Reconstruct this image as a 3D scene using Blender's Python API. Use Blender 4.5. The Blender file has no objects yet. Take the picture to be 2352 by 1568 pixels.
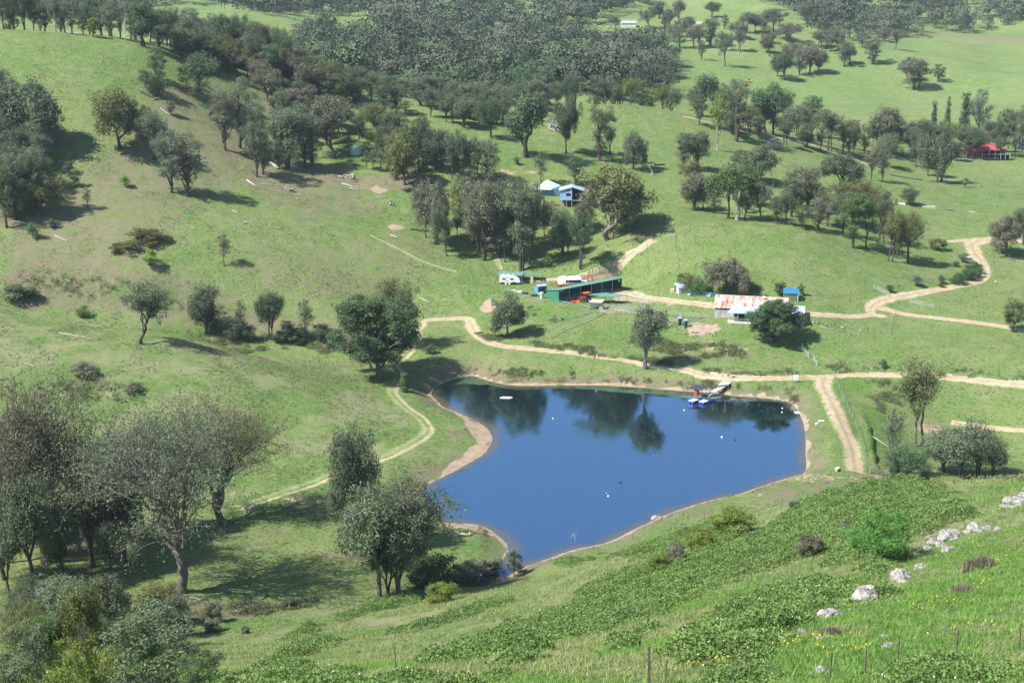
import bpy, bmesh, math, random
import numpy as np
from mathutils import Vector, Matrix
random.seed(7); RNG = np.random.default_rng(7)
S = bpy.context.scene; COL = S.collection
R = math.radians
# ------------------------------------------------------------------ camera, sky, sun, exposure
HC = 101.0; PITCH = R(15.14); FPX = 2352 * 50 / 36.0
cam_d = bpy.data.cameras.new("camera"); cam = bpy.data.objects.new("camera", cam_d); COL.objects.link(cam)
cam.location = (0, 0, HC); cam.rotation_euler = (math.pi / 2 - PITCH, 0, 0)
cam_d.lens = 50; cam_d.sensor_width = 36; cam_d.clip_start = 0.5; cam_d.clip_end = 12000
cam_d.dof.use_dof = False
S.camera = cam
W = bpy.data.worlds.new("World"); S.world = W; W.use_nodes = True
nt = W.node_tree; bg = nt.nodes['Background']; sky = nt.nodes.new('ShaderNodeTexSky')
sky.sky_type = 'NISHITA'; sky.sun_disc = False
SUN_EL = R(50); SH_AZ = R(22)            # shadows fall to the right and a little away
sky.sun_elevation = SUN_EL
sky.sun_rotation = math.atan2(-math.cos(SH_AZ), -math.sin(SH_AZ)) % (2 * math.pi)
sky.air_density = 1.0; sky.dust_density = 0.6; sky.ozone_density = 1.5; sky.altitude = 600
nt.links.new(sky.outputs[0], bg.inputs[0]); bg.inputs[1].default_value = 0.095
sd = bpy.data.lights.new("sun", 'SUN'); sun = bpy.data.objects.new("sun", sd); COL.objects.link(sun)
sd.energy = 5.0; sd.angle = R(0.55); sd.color = (1.0, 0.955, 0.89)
sdir = Vector((math.cos(SH_AZ) * math.cos(SUN_EL), math.sin(SH_AZ) * math.cos(SUN_EL), -math.sin(SUN_EL)))
sun.rotation_euler = sdir.to_track_quat('-Z', 'Y').to_euler(); sun.location = (-200, 100, 300)
S.view_settings.view_transform = 'Standard'; S.view_settings.look = 'None'
S.view_settings.exposure = 0.88; S.view_settings.gamma = 1
S.render.engine = 'CYCLES'
S.cycles.max_bounces = 6; S.cycles.diffuse_bounces = 2; S.cycles.glossy_bounces = 2
S.cycles.transparent_max_bounces = 6; S.cycles.volume_bounces = 0
S.cycles.use_denoising = True
# ------------------------------------------------------------------ numpy noise
def _h(ix, iy, s):
    n = (ix.astype(np.int64) * 374761393 + iy.astype(np.int64) * 668265263 + s * 974634777) & 0xffffffff
    n = ((n ^ (n >> 13)) * 1274126177) & 0xffffffff
    return ((n ^ (n >> 16)) & 0xffff) / 65535.0
def vnoise(x, y, s=0):
    x = np.asarray(x, float); y = np.asarray(y, float)
    ix = np.floor(x); iy = np.floor(y); fx = x - ix; fy = y - iy
    fx = fx * fx * (3 - 2 * fx); fy = fy * fy * (3 - 2 * fy)
    a = _h(ix, iy, s); b = _h(ix + 1, iy, s); c = _h(ix, iy + 1, s); d = _h(ix + 1, iy + 1, s)
    return (a * (1 - fx) + b * fx) * (1 - fy) + (c * (1 - fx) + d * fx) * fy
def fbm(x, y, s=0, o=4, lac=2.1, g=0.5):
    t = 0; a = 1; n = 0
    for k in range(o):
        t = t + a * vnoise(x, y, s + k * 17); n += a; a *= g; x = x * lac + 13.7; y = y * lac + 7.3
    return t / n
def sstep(a, b, v):
    t = np.clip((v - a) / (b - a), 0, 1); return t * t * (3 - 2 * t)
# ------------------------------------------------------------------ sight lines: a photo position -> a ray
CP, SP = math.cos(PITCH), math.sin(PITCH)
def ray(U, V):
    dx = (U - 1176) / FPX; dy = (784 - V) / FPX
    return dx, CP + dy * SP, -SP + dy * CP
def at_y(U, V, y):
    d = ray(U, V); t = y / d[1]; return d[0] * t, y, HC + d[2] * t
def at_z(U, V, z):
    d = ray(U, V); t = (z - HC) / d[2]; return d[0] * t, d[1] * t, z
# ------------------------------------------------------------------ terrain control points (U, V, mode, value)
CT = """
1176 1568 y 55|1700 1568 y 52|2352 1568 y 45|600 1568 y 60|0 1568 y 68|2352 1105 y 150|2352 1330 y 80|2000 1130 y 182|2000 1330 y 98
1700 1200 y 184|1400 1290 y 190|1400 1400 y 125|1100 1400 y 168|1100 1500 y 92|700 1440 y 180|700 1520 y 110|350 1500 y 150
1250 1330 y 188|1850 1250 y 128|2200 1200 y 118
600 1400 z 5|0 1450 z 8|300 1430 z 6|70 1350 z 6|420 1350 z 5.5|200 1250 z 4.5|700 1250 z 3|800 1190 z 2.5|500 1200 z 3|1050 1250 z 1.5|900 1350 z 3|1050 1330 z 1
1180 1320 z 1
1567 1190 z 3|1700 1150 z 2.5|1820 1120 z 2.5|1900 1100 z 2.5|2020 1100 z 2|1300 1290 z 3|1450 1240 z 2.5
650 1130 z 3|780 1085 z 3|900 1040 z 2.6|985 985 z 2.2|905 900 z 2.6|930 860 z 3|940 800 z 4|960 750 z 4.8|1040 1010 z 1.2|960 1090 z 1.6
0 715 y 330|400 762 y 336|800 850 y 334|0 900 y 286|300 900 y 291|600 900 y 297|700 1000 z 4.5|0 1050 y 258|0 1130 y 249|300 1080 y 262|500 1150 z 3.2|870 862 z 3.2
500 745 y 362|650 760 y 362|0 672 y 362|250 710 y 362
300 620 y 374|300 450 y 412|300 300 y 450|200 95 y 500|0 620 y 371|0 450 y 407|0 300 y 442|0 70 y 500|340 118 y 500
600 600 y 386|600 450 y 432|600 300 y 490|600 200 y 530|600 150 y 560|700 175 y 565|830 232 y 545|950 290 y 512|1100 325 y 500|1000 400 y 465
817 357 y 480|1150 420 y 466|1200 380 y 480|750 700 y 373|700 560 y 400|900 680 y 388|900 600 y 401|1000 500 y 440
1400 240 y 560|1250 250 y 555|1600 266 y 568|1900 336 y 580|2050 395 y 568|1400 320 y 520|1400 400 y 482|1300 480 y 450|1700 420 y 482|1700 350 y 532|1900 450 y 472|2050 450 y 482
1480 496 y 430|1650 505 y 427|1820 525 y 415|1650 600 y 393|1480 570 y 405|1400 540 y 427|1950 565 y 412|1650 490 y 446|1300 440 y 462
1330 612 y 404|1200 610 y 410|1170 640 z 11|1050 650 y 396|1080 735 z 5.5|1310 690 z 10|1500 690 z 10.5|1700 690 z 11.5|1740 745 z 9.5|1600 745 z 8.6|1850 720 z 11|1700 650 y 376
1411 672 z 9.8|1330 664 z 9.9|1360 690 z 9.5|1440 692 z 9.7|1290 664 z 10|1240 676 z 10|1400 655 z 11|1300 760 z 6.6|1300 808 z 4.6|1300 850 z 2.4|1160 770 z 6|1450 832 z 4|1500 800 z 5|1700 868 z 3|1860 868 z 2.6|1780 780 z 6.6|1940 862 z 2.6|1890 920 z 2.5|1930 990 z 2.5|1962 1080 z 2.5
2000 720 z 9.4|2240 640 y 400|2240 570 y 432|2270 550 y 440|2352 700 y 376|2352 850 y 327|2100 850 z 4|2100 780 z 7|2352 880 z 3.2|2352 780 y 350
1985 900 z 1.5|2025 960 z 0|2100 1010 z -4|2200 960 z -2.5|2250 1090 z -4|2100 1090 z -3|2352 988 z -1.5|2352 1090 z -3|2200 900 z 1
2200 460 y 492|2260 362 y 620|2100 420 y 535|2352 460 y 490|2100 330 y 640|1950 250 y 800|1900 200 y 900|2200 200 y 905|2200 100 y 1100|2352 75 y 1240|2352 0 y 1500|2352 250 y 790
1750 230 y 845|1600 130 y 1000|1600 40 y 1250|1750 0 y 1500|1900 60 y 1150|1500 60 y 1130
1300 215 y 690|1300 130 y 900|1300 60 y 1150|1300 0 y 1500|1000 0 y 1700|1000 180 y 760|1000 120 y 960|900 90 y 1080|600 50 y 1050|500 0 y 1500|800 140 y 850|200 0 y 1500
0 -140 y 2300|600 -150 y 2300|1176 -150 y 2400|1800 -150 y 2300|2352 -160 y 2300
"""
HID = [(-190, 545, 70), (-130, 560, 68), (-160, 650, 45), (-120, 800, 38), (-60, 620, 44), (-40, 680, 33), (10, 610, 33), (60, 640, 31), (-280, 700, 60), (-300, 520, 80),
       (130, 650, 22), (-100, 229, 4.5), (120, 225, 0.5), (90, 222, 2.4), (60, 226, 1.0),
       (0, 0, 99.3), (0, 20, 89), (30, 20, 88), (-30, 20, 90), (150, 20, 95), (-150, 20, 96), (-60, 30, 84), (-90, 120, 40), (-160, 110, 50), (-150, 200, 14), (200, 120, 58), (240, 180, 42),
       (230, 300, -2), (260, 400, 14), (-200, 300, 24), (-230, 360, 32), (-260, 430, 60)]
pts = []; CTU = []
for seg in CT.replace("\n", "|").split("|"):
    q = seg.split()
    if len(q) != 4: continue
    U, V, v = float(q[0]), float(q[1]), float(q[3])
    p = at_y(U, V, v) if q[2] == 'y' else at_z(U, V, v)
    pts.append(p); CTU.append((U, V, p))
for U_, V_0, y_ in ((0, 700, 347), (200, 730, 348), (450, 768, 349), (600, 780, 349), (750, 792, 348)):
    q_ = at_y(U_, V_0, y_); HID.append((q_[0], q_[1], q_[2] - 3.6))
pts += HID
pts = np.array(pts, float)
def warp(x, y):
    yy = np.maximum(y, 0) + 25.0
    return np.asarray(x) / (yy + 40) * 420, 420 * np.log(yy / 300)
def tps(ax, ay, bx, by):
    r2 = (ax[:, None] - bx[None]) ** 2 + (ay[:, None] - by[None]) ** 2
    return 0.5 * r2 * np.log(r2 + 1e-9)
_a, _b = warp(pts[:, 0], pts[:, 1]); n = len(pts)
K = tps(_a, _b, _a, _b) + np.eye(n) * 25.0
Pm = np.c_[np.ones(n), _a, _b]
A = np.block([[K, Pm], [Pm.T, np.zeros((3, 3))]])
sol = np.linalg.solve(A, np.r_[pts[:, 2], 0, 0, 0])
def smooth_height(x, y):
    a, b = warp(x, y); out = np.empty(len(a))
    for i in range(0, len(a), 20000):
        s = slice(i, i + 20000)
        out[s] = tps(a[s], b[s], _a, _b) @ sol[:n] + sol[n] + sol[n + 1] * a[s] + sol[n + 2] * b[s]
    return out
# ------------------------------------------------------------------ polygons in the ground plane
def poly_sd(px, py, poly):
    """signed distance, positive outside"""
    poly = np.array(poly, float); m = len(poly)
    d = np.full(len(px), 1e18); ins = np.zeros(len(px), bool)
    for i in range(m):
        x1, y1 = poly[i]; x2, y2 = poly[(i + 1) % m]
        ex, ey = x2 - x1, y2 - y1
        t = np.clip(((px - x1) * ex + (py - y1) * ey) / (ex * ex + ey * ey + 1e-12), 0, 1)
        d = np.minimum(d, (px - x1 - t * ex) ** 2 + (py - y1 - t * ey) ** 2)
        c = ((y1 > py) != (y2 > py)) & (px < ex * (py - y1) / (ey if abs(ey) > 1e-12 else 1e-12) + x1)
        ins ^= c
    d = np.sqrt(d); return np.where(ins, -d, d)
def line_d(px, py, line):
    line = np.array(line, float); d = np.full(len(px), 1e18)
    for i in range(len(line) - 1):
        x1, y1 = line[i]; x2, y2 = line[i + 1]; ex, ey = x2 - x1, y2 - y1
        t = np.clip(((px - x1) * ex + (py - y1) * ey) / (ex * ex + ey * ey + 1e-12), 0, 1)
        d = np.minimum(d, (px - x1 - t * ex) ** 2 + (py - y1 - t * ey) ** 2)
    return np.sqrt(d)
def smooth_line(p, n=6, closed=False):
    p = np.array(p, float); out = []; m = len(p)
    rng = range(m if closed else m - 1)
    for i in rng:
        if closed: a, b, c, d = p[(i - 1) % m], p[i], p[(i + 1) % m], p[(i + 2) % m]
        else: a, b, c, d = p[max(i - 1, 0)], p[i], p[i + 1], p[min(i + 2, m - 1)]
        for k in range(n):
            t = k / n
            out.append(0.5 * (2 * b + (c - a) * t + (2 * a - 5 * b + 4 * c - d) * t * t + (3 * b - a - 3 * c + d) * t ** 3))
    if not closed: out.append(p[-1])
    return np.array(out)
SH = """1000 916|991 906|998 893|1018 879|1057 867|1084 862|1101 867|1134 877|1184 885|1284 885|1384 885|1451 888|1551 896|1634 902|1694 909|1734 912|1784 917|1814 924|1830 939|1840 959|1847 979|1850 1005|1850 1042|1850 1082|1817 1095|1767 1110|1700 1133|1634 1148|1567 1168|1517 1187|1484 1202|1451 1218|1417 1235|1384 1248|1317 1262|1251 1285|1201 1302|1160 1325|1104 1338|1095 1330|1121 1312|1145 1296|1161 1276|1167 1258|1161 1245|1144 1230|1124 1215|1104 1207|1077 1202|1024 1200|990 1199|950 1196|915 1185|905 1172|934 1148|961 1125|997 1105|1044 1082|1074 1065|1101 1050|1116 1038|1124 1026|1130 1012|1128 996|1118 982|1101 971|1078 959|1051 947|1018 934"""
shore = [at_z(float(s.split()[0]), float(s.split()[1]), 0)[:2] for s in SH.split("|")]
SHORE = smooth_line(shore, 4, True)
# ------------------------------------------------------------------ height grid: a fan that widens with distance
NA, NB = 760, 1150
AX = np.linspace(-0.72, 0.72, NA); YB = np.exp(np.linspace(math.log(9.0), math.log(5200.0), NB))
gy = np.repeat(YB, NA); gx = np.tile(AX, NB) * (gy + 22)
gz = smooth_height(gx, gy)
# small natural unevenness
gz += (fbm(gx / 26, gy / 26, 3, 3) - .5) * 1.1 * sstep(60, 200, gy) * (0.4 + sstep(380, 480, gy)) + (fbm(gx / 5, gy / 5, 9, 3) - .5) * 0.5
gz += (fbm(gx / 1.3, gy / 1.3, 19, 2) - .5) * 0.22 * (1 - sstep(400, 700, gy))
gz += (fbm(gx / 220, gy / 220, 31, 3) - .5) * 90 * sstep(1900, 3600, gy) - 40 * sstep(2600, 5200, gy)
gz += (fbm(gx / 170, gy / 150, 131, 2) - .5) * 44 * sstep(980, 1500, gy) + (fbm(gx / 90 + 4, gy / 110, 137, 2) - .5) * 16 * sstep(640, 900, gy)
# level pad cut for the machinery shed and its yard
_u = (gx - 12.8) * math.cos(R(39)) + (gy - 379.4) * math.sin(R(39)); _v = -(gx - 12.8) * math.sin(R(39)) + (gy - 379.4) * math.cos(R(39))
_k = sstep(-7, -1, _u) * (1 - sstep(27, 34, _u)) * sstep(-9, -3, _v) * (1 - sstep(7, 12, _v)); gz = gz * (1 - _k) + _k * 9.45
near = (gy > 200) & (gy < 360) & (np.abs(gx) < 110)
sd_shore = np.full(len(gx), 500.0)
sd_shore[near] = poly_sd(gx[near], gy[near], SHORE)
w = sstep(0, 7, sd_shore)
bank = 0.02 + 0.13 * np.maximum(sd_shore, 0)
gz = np.where(sd_shore > 0, w * np.maximum(gz, np.where(sd_shore < 14, 0.1 * sd_shore, -99)) + (1 - w) * bank, -0.03 + 0.16 * np.maximum(sd_shore, -16))
GZ = gz.reshape(NB, NA)
L0, L1 = math.log(9.0), math.log(5200.0)
def T(x, y):
    x = np.asarray(x, float); y = np.asarray(y, float)
    fa = np.clip((x / (y + 22) + 0.72) / 1.44 * (NA - 1), 0, NA - 1.001)
    fb = np.clip((np.log(np.maximum(y, 9.0)) - L0) / (L1 - L0) * (NB - 1), 0, NB - 1.001)
    ia = fa.astype(int); ib = fb.astype(int); u = fa - ia; v = fb - ib
    return (GZ[ib, ia] * (1 - u) + GZ[ib, ia + 1] * u) * (1 - v) + (GZ[ib + 1, ia] * (1 - u) + GZ[ib + 1, ia + 1] * u) * v
YS = np.exp(np.linspace(math.log(30.0), math.log(4500.0), 4200))
def P(U, V, ymin=30):
    """where the sight line through a photo position meets the ground"""
    d = ray(U, V); ys = YS[YS >= ymin]; t = ys / d[1]; x = d[0] * t; zr = HC + d[2] * t
    below = zr < T(x, ys)
    i = int(np.argmax(below)) if below.any() else len(ys) - 1
    i = max(i, 1); f0 = zr[i - 1] - float(T(x[i - 1], ys[i - 1])); f1 = zr[i] - float(T(x[i], ys[i]))
    k = f0 / (f0 - f1) if f0 != f1 else 0
    y = ys[i - 1] + (ys[i] - ys[i - 1]) * min(max(k, 0), 1); xx = d[0] * y / d[1]
    return Vector((xx, y, float(T(xx, y))))
def PL(s, ymin=30):
    return [tuple(P(float(a.split()[0]), float(a.split()[1]), ymin))[:2] for a in s.split("|")]
def mpp(y, z=10):       # metres covered by one unit of the 2352-wide photo at this place
    return math.hypot(y, HC - z) / FPX
# ------------------------------------------------------------------ node helpers
def new_mat(name, rough=0.8, spec=0.3, base=None):
    m = bpy.data.materials.new(name); m.use_nodes = True; b = m.node_tree.nodes['Principled BSDF']
    b.inputs['Roughness'].default_value = rough; b.inputs['Specular IOR Level'].default_value = spec
    if base: b.inputs['Base Color'].default_value = (*base, 1)
    m.diffuse_color = (*(base or (.5, .5, .5)), 1)
    return m, m.node_tree, b
class N:
    def __init__(s, t): s.t = t
    def node(s, k, **kw):
        n = s.t.nodes.new(k)
        for a, v in kw.items(): setattr(n, a, v)
        return n
    def put(s, sock, v):
        if hasattr(v, 'is_output') or isinstance(v, bpy.types.NodeSocket): s.t.links.new(v, sock)
        else:
            try: sock.default_value = v
            except Exception: sock.default_value = (*v, 1)
    def noise(s, scale, detail=3, rough=.55, vec=None, dist=0):
        n = s.node('ShaderNodeTexNoise'); n.inputs['Scale'].default_value = scale; n.inputs['Detail'].default_value = detail
        n.inputs['Roughness'].default_value = rough; n.inputs['Distortion'].default_value = dist
        if vec is not None: s.t.links.new(vec, n.inputs['Vector'])
        return n.outputs['Fac']
    def ramp(s, v, a, b, ca=0., cb=1.):
        n = s.node('ShaderNodeMapRange'); n.interpolation_type = 'SMOOTHSTEP'
        s.put(n.inputs[0], v); n.inputs[1].default_value = a; n.inputs[2].default_value = b; n.inputs[3].default_value = ca; n.inputs[4].default_value = cb
        return n.outputs[0]
    def mix(s, f, a, b, mode='MIX'):
        n = s.node('ShaderNodeMix', data_type='RGBA', blend_type=mode); s.put(n.inputs[0], f); s.put(n.inputs[6], a); s.put(n.inputs[7], b); return n.outputs[2]
    def math(s, op, a, b=0., clamp=False):
        n = s.node('ShaderNodeMath', operation=op, use_clamp=clamp); s.put(n.inputs[0], a); s.put(n.inputs[1], b); return n.outputs[0]
    def coord(s, k='Object'):
        return s.node('ShaderNodeTexCoord').outputs[k]
    def bump(s, h, strength, dist, bsdf):
        n = s.node('ShaderNodeBump'); n.inputs['Strength'].default_value = strength; n.inputs['Distance'].default_value = dist
        s.t.links.new(h, n.inputs['Height']); s.t.links.new(n.outputs[0], bsdf.inputs['Normal'])
def c3(*v): return (*v, 1.0)
# ------------------------------------------------------------------ object helpers
def tag(o, label=None, cat=None, group=None, kind=None):
    if label: o['label'] = label
    if cat: o['category'] = cat
    if group: o['group'] = group
    if kind: o['kind'] = kind
    return o
def link(name, mesh, mat=None, parent=None, loc=None, rz=None):
    o = bpy.data.objects.new(name, mesh); COL.objects.link(o)
    if mat is not None and not len(mesh.materials): mesh.materials.append(mat)
    if parent is not None: o.parent = parent
    if loc is not None: o.location = loc
    if rz is not None: o.rotation_euler = (0, 0, rz)
    return o
def empty(name, loc=(0, 0, 0), rz=0):
    o = bpy.data.objects.new(name, None); COL.objects.link(o); o.location = loc; o.rotation_euler = (0, 0, rz)
    o.empty_display_size = .5; return o
def raw_mesh(name, verts, faces_flat, nper, mat_idx=None, smooth=False):
    """verts (n,3); faces_flat: flat vertex indices, nper vertices per face"""
    me = bpy.data.meshes.new(name); verts = np.asarray(verts, np.float32); f = np.asarray(faces_flat, np.int32).ravel()
    me.vertices.add(len(verts)); me.vertices.foreach_set('co', verts.ravel())
    nf = len(f) // nper
    me.loops.add(len(f)); me.loops.foreach_set('vertex_index', f)
    me.polygons.add(nf); me.polygons.foreach_set('loop_start', np.arange(0, len(f), nper, dtype=np.int32))
    try: me.polygons.foreach_set('loop_total', np.full(nf, nper, np.int32))
    except Exception: pass
    if mat_idx is not None: me.polygons.foreach_set('material_index', np.asarray(mat_idx, np.int32))
    me.polygons.foreach_set('use_smooth', np.full(nf, smooth, bool))
    me.update(calc_edges=True); me.validate(); return me
def color_attr(me, name, rgb):
    a = me.color_attributes.new(name, 'FLOAT_COLOR', 'POINT'); d = np.ones((len(me.vertices), 4), np.float32); d[:, :3] = rgb
    a.data.foreach_set('color', d.ravel())
# ------------------------------------------------------------------ what covers the ground
vx, vy = gx, gy
def EL(U, V, rU, rV, n=14):
    return [tuple(P(U + rU * math.cos(k / n * 6.283), V + rV * math.sin(k / n * 6.283)))[:2] for k in range(n)]
dry = np.zeros(len(vx)); dirt = np.zeros(len(vx)); lush = np.zeros(len(vx))
wob = (fbm(vx / 4, vy / 4, 41, 3) - .5)
def paint(arr, poly, strength=1., soft=4., wobble=10.):
    poly = np.array(poly); lo = poly.min(0) - soft - wobble; hi = poly.max(0) + soft + wobble
    m = np.where((vx > lo[0]) & (vx < hi[0]) & (vy > lo[1]) & (vy < hi[1]))[0]
    if not len(m): return
    d = poly_sd(vx[m], vy[m], poly) + wob[m] * wobble
    arr[m] = np.maximum(arr[m], strength * (1 - sstep(-soft, soft, d)))
for s, st in (("340 150|420 200|560 300|800 420|900 480|700 520|560 430|480 470|330 620|0 690|0 450|130 420|230 330|330 250", .56),
              ("1010 560|900 520|760 560|560 540|450 700|900 740|960 700|1040 640", .42),
              ("0 500|300 560|520 640|800 740|440 770|200 720|0 690", .52), ("350 790|520 800|430 850|330 830", .45),
              ("1500 250|1600 262|1900 330|2040 390|2000 400|1850 340|1600 290", .45),
              ("1240 830|1480 845|1530 880|1300 875|1130 860|1060 820|1010 840|980 800|1000 750|1080 745|1130 790", .42),
              ("1020 960|1110 990|1120 1010|1080 1050|960 1110|910 1150|880 1110|960 1050|1020 1010", .6),
              ("1560 845|1700 855|1860 860|1850 880|1700 880|1570 862", .5), ("1850 1090|2040 1085|2000 1130|1850 1140|1700 1170|1500 1225|1470 1240|1700 1140", .65),
              ("1150 520|1280 570|1480 560|1420 620|1200 620|1010 590|1000 540", .3)):
    paint(dry, PL(s), st, 8, 16)
for U, V, a, b, st in ((540, 340, 110, 26, .75), (690, 405, 120, 28, .8), (900, 420, 140, 22, .8), (470, 215, 120, 18, .8), (620, 250, 120, 30, .6), (330, 350, 70, 20, .7),
                       (80, 320, 90, 26, .8), (90, 505, 110, 26, .8), (420, 440, 70, 14, .6), (860, 240, 60, 12, .8), (1130, 420, 120, 16, .6), (700, 180, 100, 20, .6),
                       (1050, 540, 90, 20, .5), (1290, 560, 110, 26, .4), (2000, 360, 60, 10, .6), (1900, 345, 40, 8, .7), (150, 1252, 80, 32, .8), (450, 1400, 170, 34, .75),
                       (560, 1230, 140, 30, .45), (640, 1190, 80, 20, .4), (820, 1270, 60, 24, .7), (330, 1430, 110, 20, .7), (2300, 95, 80, 14, .5), (2120, 85, 160, 10, .5),
                       (2150, 985, 40, 26, .6), (1620, 820, 130, 12, .6), (1300, 1235, 1, 1, 0), (640, 810, 60, 18, .35), (1550, 370, 60, 24, .35), (1620, 330, 60, 20, .3), (1690, 410, 70, 16, .3)):
    paint(dry, EL(U, V, a, b), st, 4, 12)
for s, st in (("1051 947|1131 1000|1110 1045|997 1105|911 1165|905 1160|950 1120|1020 1085|1061 1045|1090 1018|1080 990|1062 966", .95),
              ("990 1199|1077 1202|1124 1215|1150 1232|1100 1222|1010 1208", .95), ("1109 690|1128 680|1140 700|1125 720|1100 712", .9),
              ("1411 668|1500 684|1560 694|1560 700|1480 694|1415 690", .9)):
    paint(dirt, PL(s), st, 1.0, 2.5)
for U, V, a, b, st in ((1610, 757, 44, 9, .95), (1665, 802, 52, 6, .9), (1590, 750, 20, 5, .8), (1420, 715, 50, 8, .6), (1390, 590, 26, 8, .3), (2140, 985, 40, 12, .6), (870, 437, 22, 8, .6),
                       (960, 405, 30, 6, .5), (1180, 395, 50, 3, .8), (1230, 760, 1, 1, 0), (1900, 1096, 130, 12, .5), (1700, 1136, 60, 5, .5), (2000, 1080, 90, 5, .5), (690, 1152, 90, 8, .8),
                       (830, 365, 30, 6, .5), (700, 405, 28, 6, .4), (2150, 1075, 100, 6, .6), (1290, 765, 30, 4, .5), (1065, 835, 60, 6, .5), (1255, 520, 40, 8, .3), (1930, 1100, 50, 8, .4),
                       (2040, 1090, 50, 8, .5), (1125, 400, 60, 4, .6), (1480, 545, 20, 8, .5), (1560, 380, 20, 6, .3), (905, 520, 24, 7, .7), (1340, 575, 70, 10, .3), (1740, 868, 120, 4, .4)):
    if st: paint(dirt, EL(U, V, a, b), st, 1.2, 5)
for U, V, a, b, st in ((368, 682, 38, 20, .95), (276, 665, 22, 10, .8), (420, 760, 60, 7, .7), (430, 775, 30, 5, .8), (1110, 650, 200, 20, .25), (1960, 880, 100, 20, .4), (1120, 1262, 30, 30, .6), (1120, 790, 50, 16, .3),
                       (1250, 720, 130, 22, .4), (1460, 770, 130, 26, .45), (1650, 640, 140, 30, .35), (1700, 570, 120, 30, .3), (1760, 890, 90, 12, .5), (1880, 970, 30, 60, .5), (2000, 990, 40, 60, .5), (2300, 300, 200, 30, .1)):
    paint(lush, EL(U, V, a, b), st, 3, 8)
LUSH_HILL = PL("2360 1150|2270 1200|2110 1300|1900 1410|1780 1480|1560 1545|1480 1610|2360 1610")
paint(lush, LUSH_HILL, .55, 3, 4)
paint(lush, PL("1300 1130|1200 1130|1100 1130|1000 1130") if False else EL(300, 950, 330, 90), .22, 10, 14)
# bare margin of the dam
mg = (sd_shore < 30)
dirt[mg] = np.maximum(dirt[mg], (1 - sstep(.3, 1.0, sd_shore[mg] + wob[mg] * 2.2)))
dry[mg] = np.maximum(dry[mg], .75 * (1 - sstep(2.0, 7, sd_shore[mg] + wob[mg] * 5)))
hill = 1 - sstep(0, 30, vy - (230 + 0 * vx)); hill = hill * sstep(2.0, 12, gz)      # the near hillside
# woodland floor in the far valley
def world_noise_forest(x, y): return fbm(x / 45, y / 45, 77, 3)
FOREST_UV = ["560 95|640 130|760 200|860 220|1000 270|1160 235|1250 232|1540 240|1560 180|1500 150|1480 105|1400 95|1330 120|1250 150|1100 150|1070 120|960 105|900 70|720 40|560 0|540 -120|1820 -130|1480 10|1300 60|1180 90|1000 100|860 95|700 70"]
ground_me = raw_mesh("ground", np.c_[gx, gy, gz], np.stack([(np.arange(NB - 1)[:, None] * NA + np.arange(NA - 1)[None]).ravel() + k for k in (0, 1, NA + 1, NA)], 1), 4, None, True)
color_attr(ground_me, "cover", np.c_[dry, dirt, lush]); MEADOW = PL('0 718|200 735|400 765|600 800|800 848|868 872|905 925|978 992|900 1040|650 1122|500 1150|0 1150|-40 900')
md = np.zeros(len(vx)); paint(md, MEADOW, 1., 1.5, 3); dry = dry * (1 - .85 * md); lush = np.maximum(lush, md * .16); hill = np.maximum(hill, md * .8)
paint(dry, PL('0 560|300 600|520 680|800 745|900 790|790 800|640 775|470 758|250 722|0 704'), .62, 3, 8)
color_attr(ground_me, "cover", np.c_[dry, dirt, lush]) if False else ground_me.color_attributes['cover'].data.foreach_set('color', np.c_[dry, dirt, lush, np.ones(len(vx))].astype(np.float32).ravel())
color_attr(ground_me, "zone", np.c_[hill, sstep(500, 800, vy), np.clip(-sd_shore / 8, 0, 1)])
def grass_color(nn, co, cov=None, zone=None):
    big = nn.noise(.018, 4, .6, co); mid = nn.noise(.22, 6, .72, co); fine = nn.noise(1.5, 5, .75, co); vf = nn.noise(7, 3, .7, co)
    col = nn.mix(nn.ramp(big, .38, .62), c3(.130, .240, .050), c3(.190, .275, .080))
    col = nn.mix(nn.math('MULTIPLY', nn.ramp(mid, .47, .62), .6), col, c3(.26, .275, .13))
    col = nn.mix(nn.math('MULTIPLY', nn.ramp(mid, .5, .36), .5), col, c3(.095, .195, .035))
    col = nn.mix(nn.math('MULTIPLY', nn.ramp(fine, .5, .62), .7), col, c3(.27, .25, .15))
    col = nn.mix(nn.math('MULTIPLY', nn.ramp(fine, .49, .38), .75), col, c3(.065, .105, .035))
    col = nn.mix(nn.math('MULTIPLY', nn.ramp(vf, .5, .75), .35), col, c3(.30, .30, .17))
    return col, big, mid, fine, vf
def dirt_color(nn, co):
    a = nn.noise(.6, 4, .6, co); b = nn.noise(5, 3, .6, co)
    c = nn.mix(nn.ramp(a, .3, .7), c3(.38, .285, .195), c3(.50, .395, .285))
    return nn.mix(nn.math('MULTIPLY', nn.ramp(b, .5, .7), .4), c, c3(.33, .25, .17))
M = {}
m, t, b = new_mat("pasture", .95, .1); nn = N(t); co = nn.coord()
att = nn.node('ShaderNodeVertexColor', layer_name='cover').outputs[0]; sep = nn.node('ShaderNodeSeparateColor'); t.links.new(att, sep.inputs[0])
zat = nn.node('ShaderNodeVertexColor', layer_name='zone').outputs[0]; zsep = nn.node('ShaderNodeSeparateColor'); t.links.new(zat, zsep.inputs[0])
col, big, mid, fine, vf = grass_color(nn, co)
br = nn.noise(.35, 4, .7, co)
dryc = nn.mix(nn.ramp(br, .35, .65), c3(.185, .195, .095), c3(.245, .215, .14))
dryc = nn.mix(nn.math('MULTIPLY', nn.ramp(fine, .45, .3), .5), dryc, c3(.14, .125, .08))
dm = nn.math('ADD', sep.outputs[0], nn.math('MULTIPLY', nn.math('SUBTRACT', br, .5), 1.2))
dm = nn.math('ADD', dm, nn.math('MULTIPLY', nn.math('SUBTRACT', fine, .5), .8))
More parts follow.
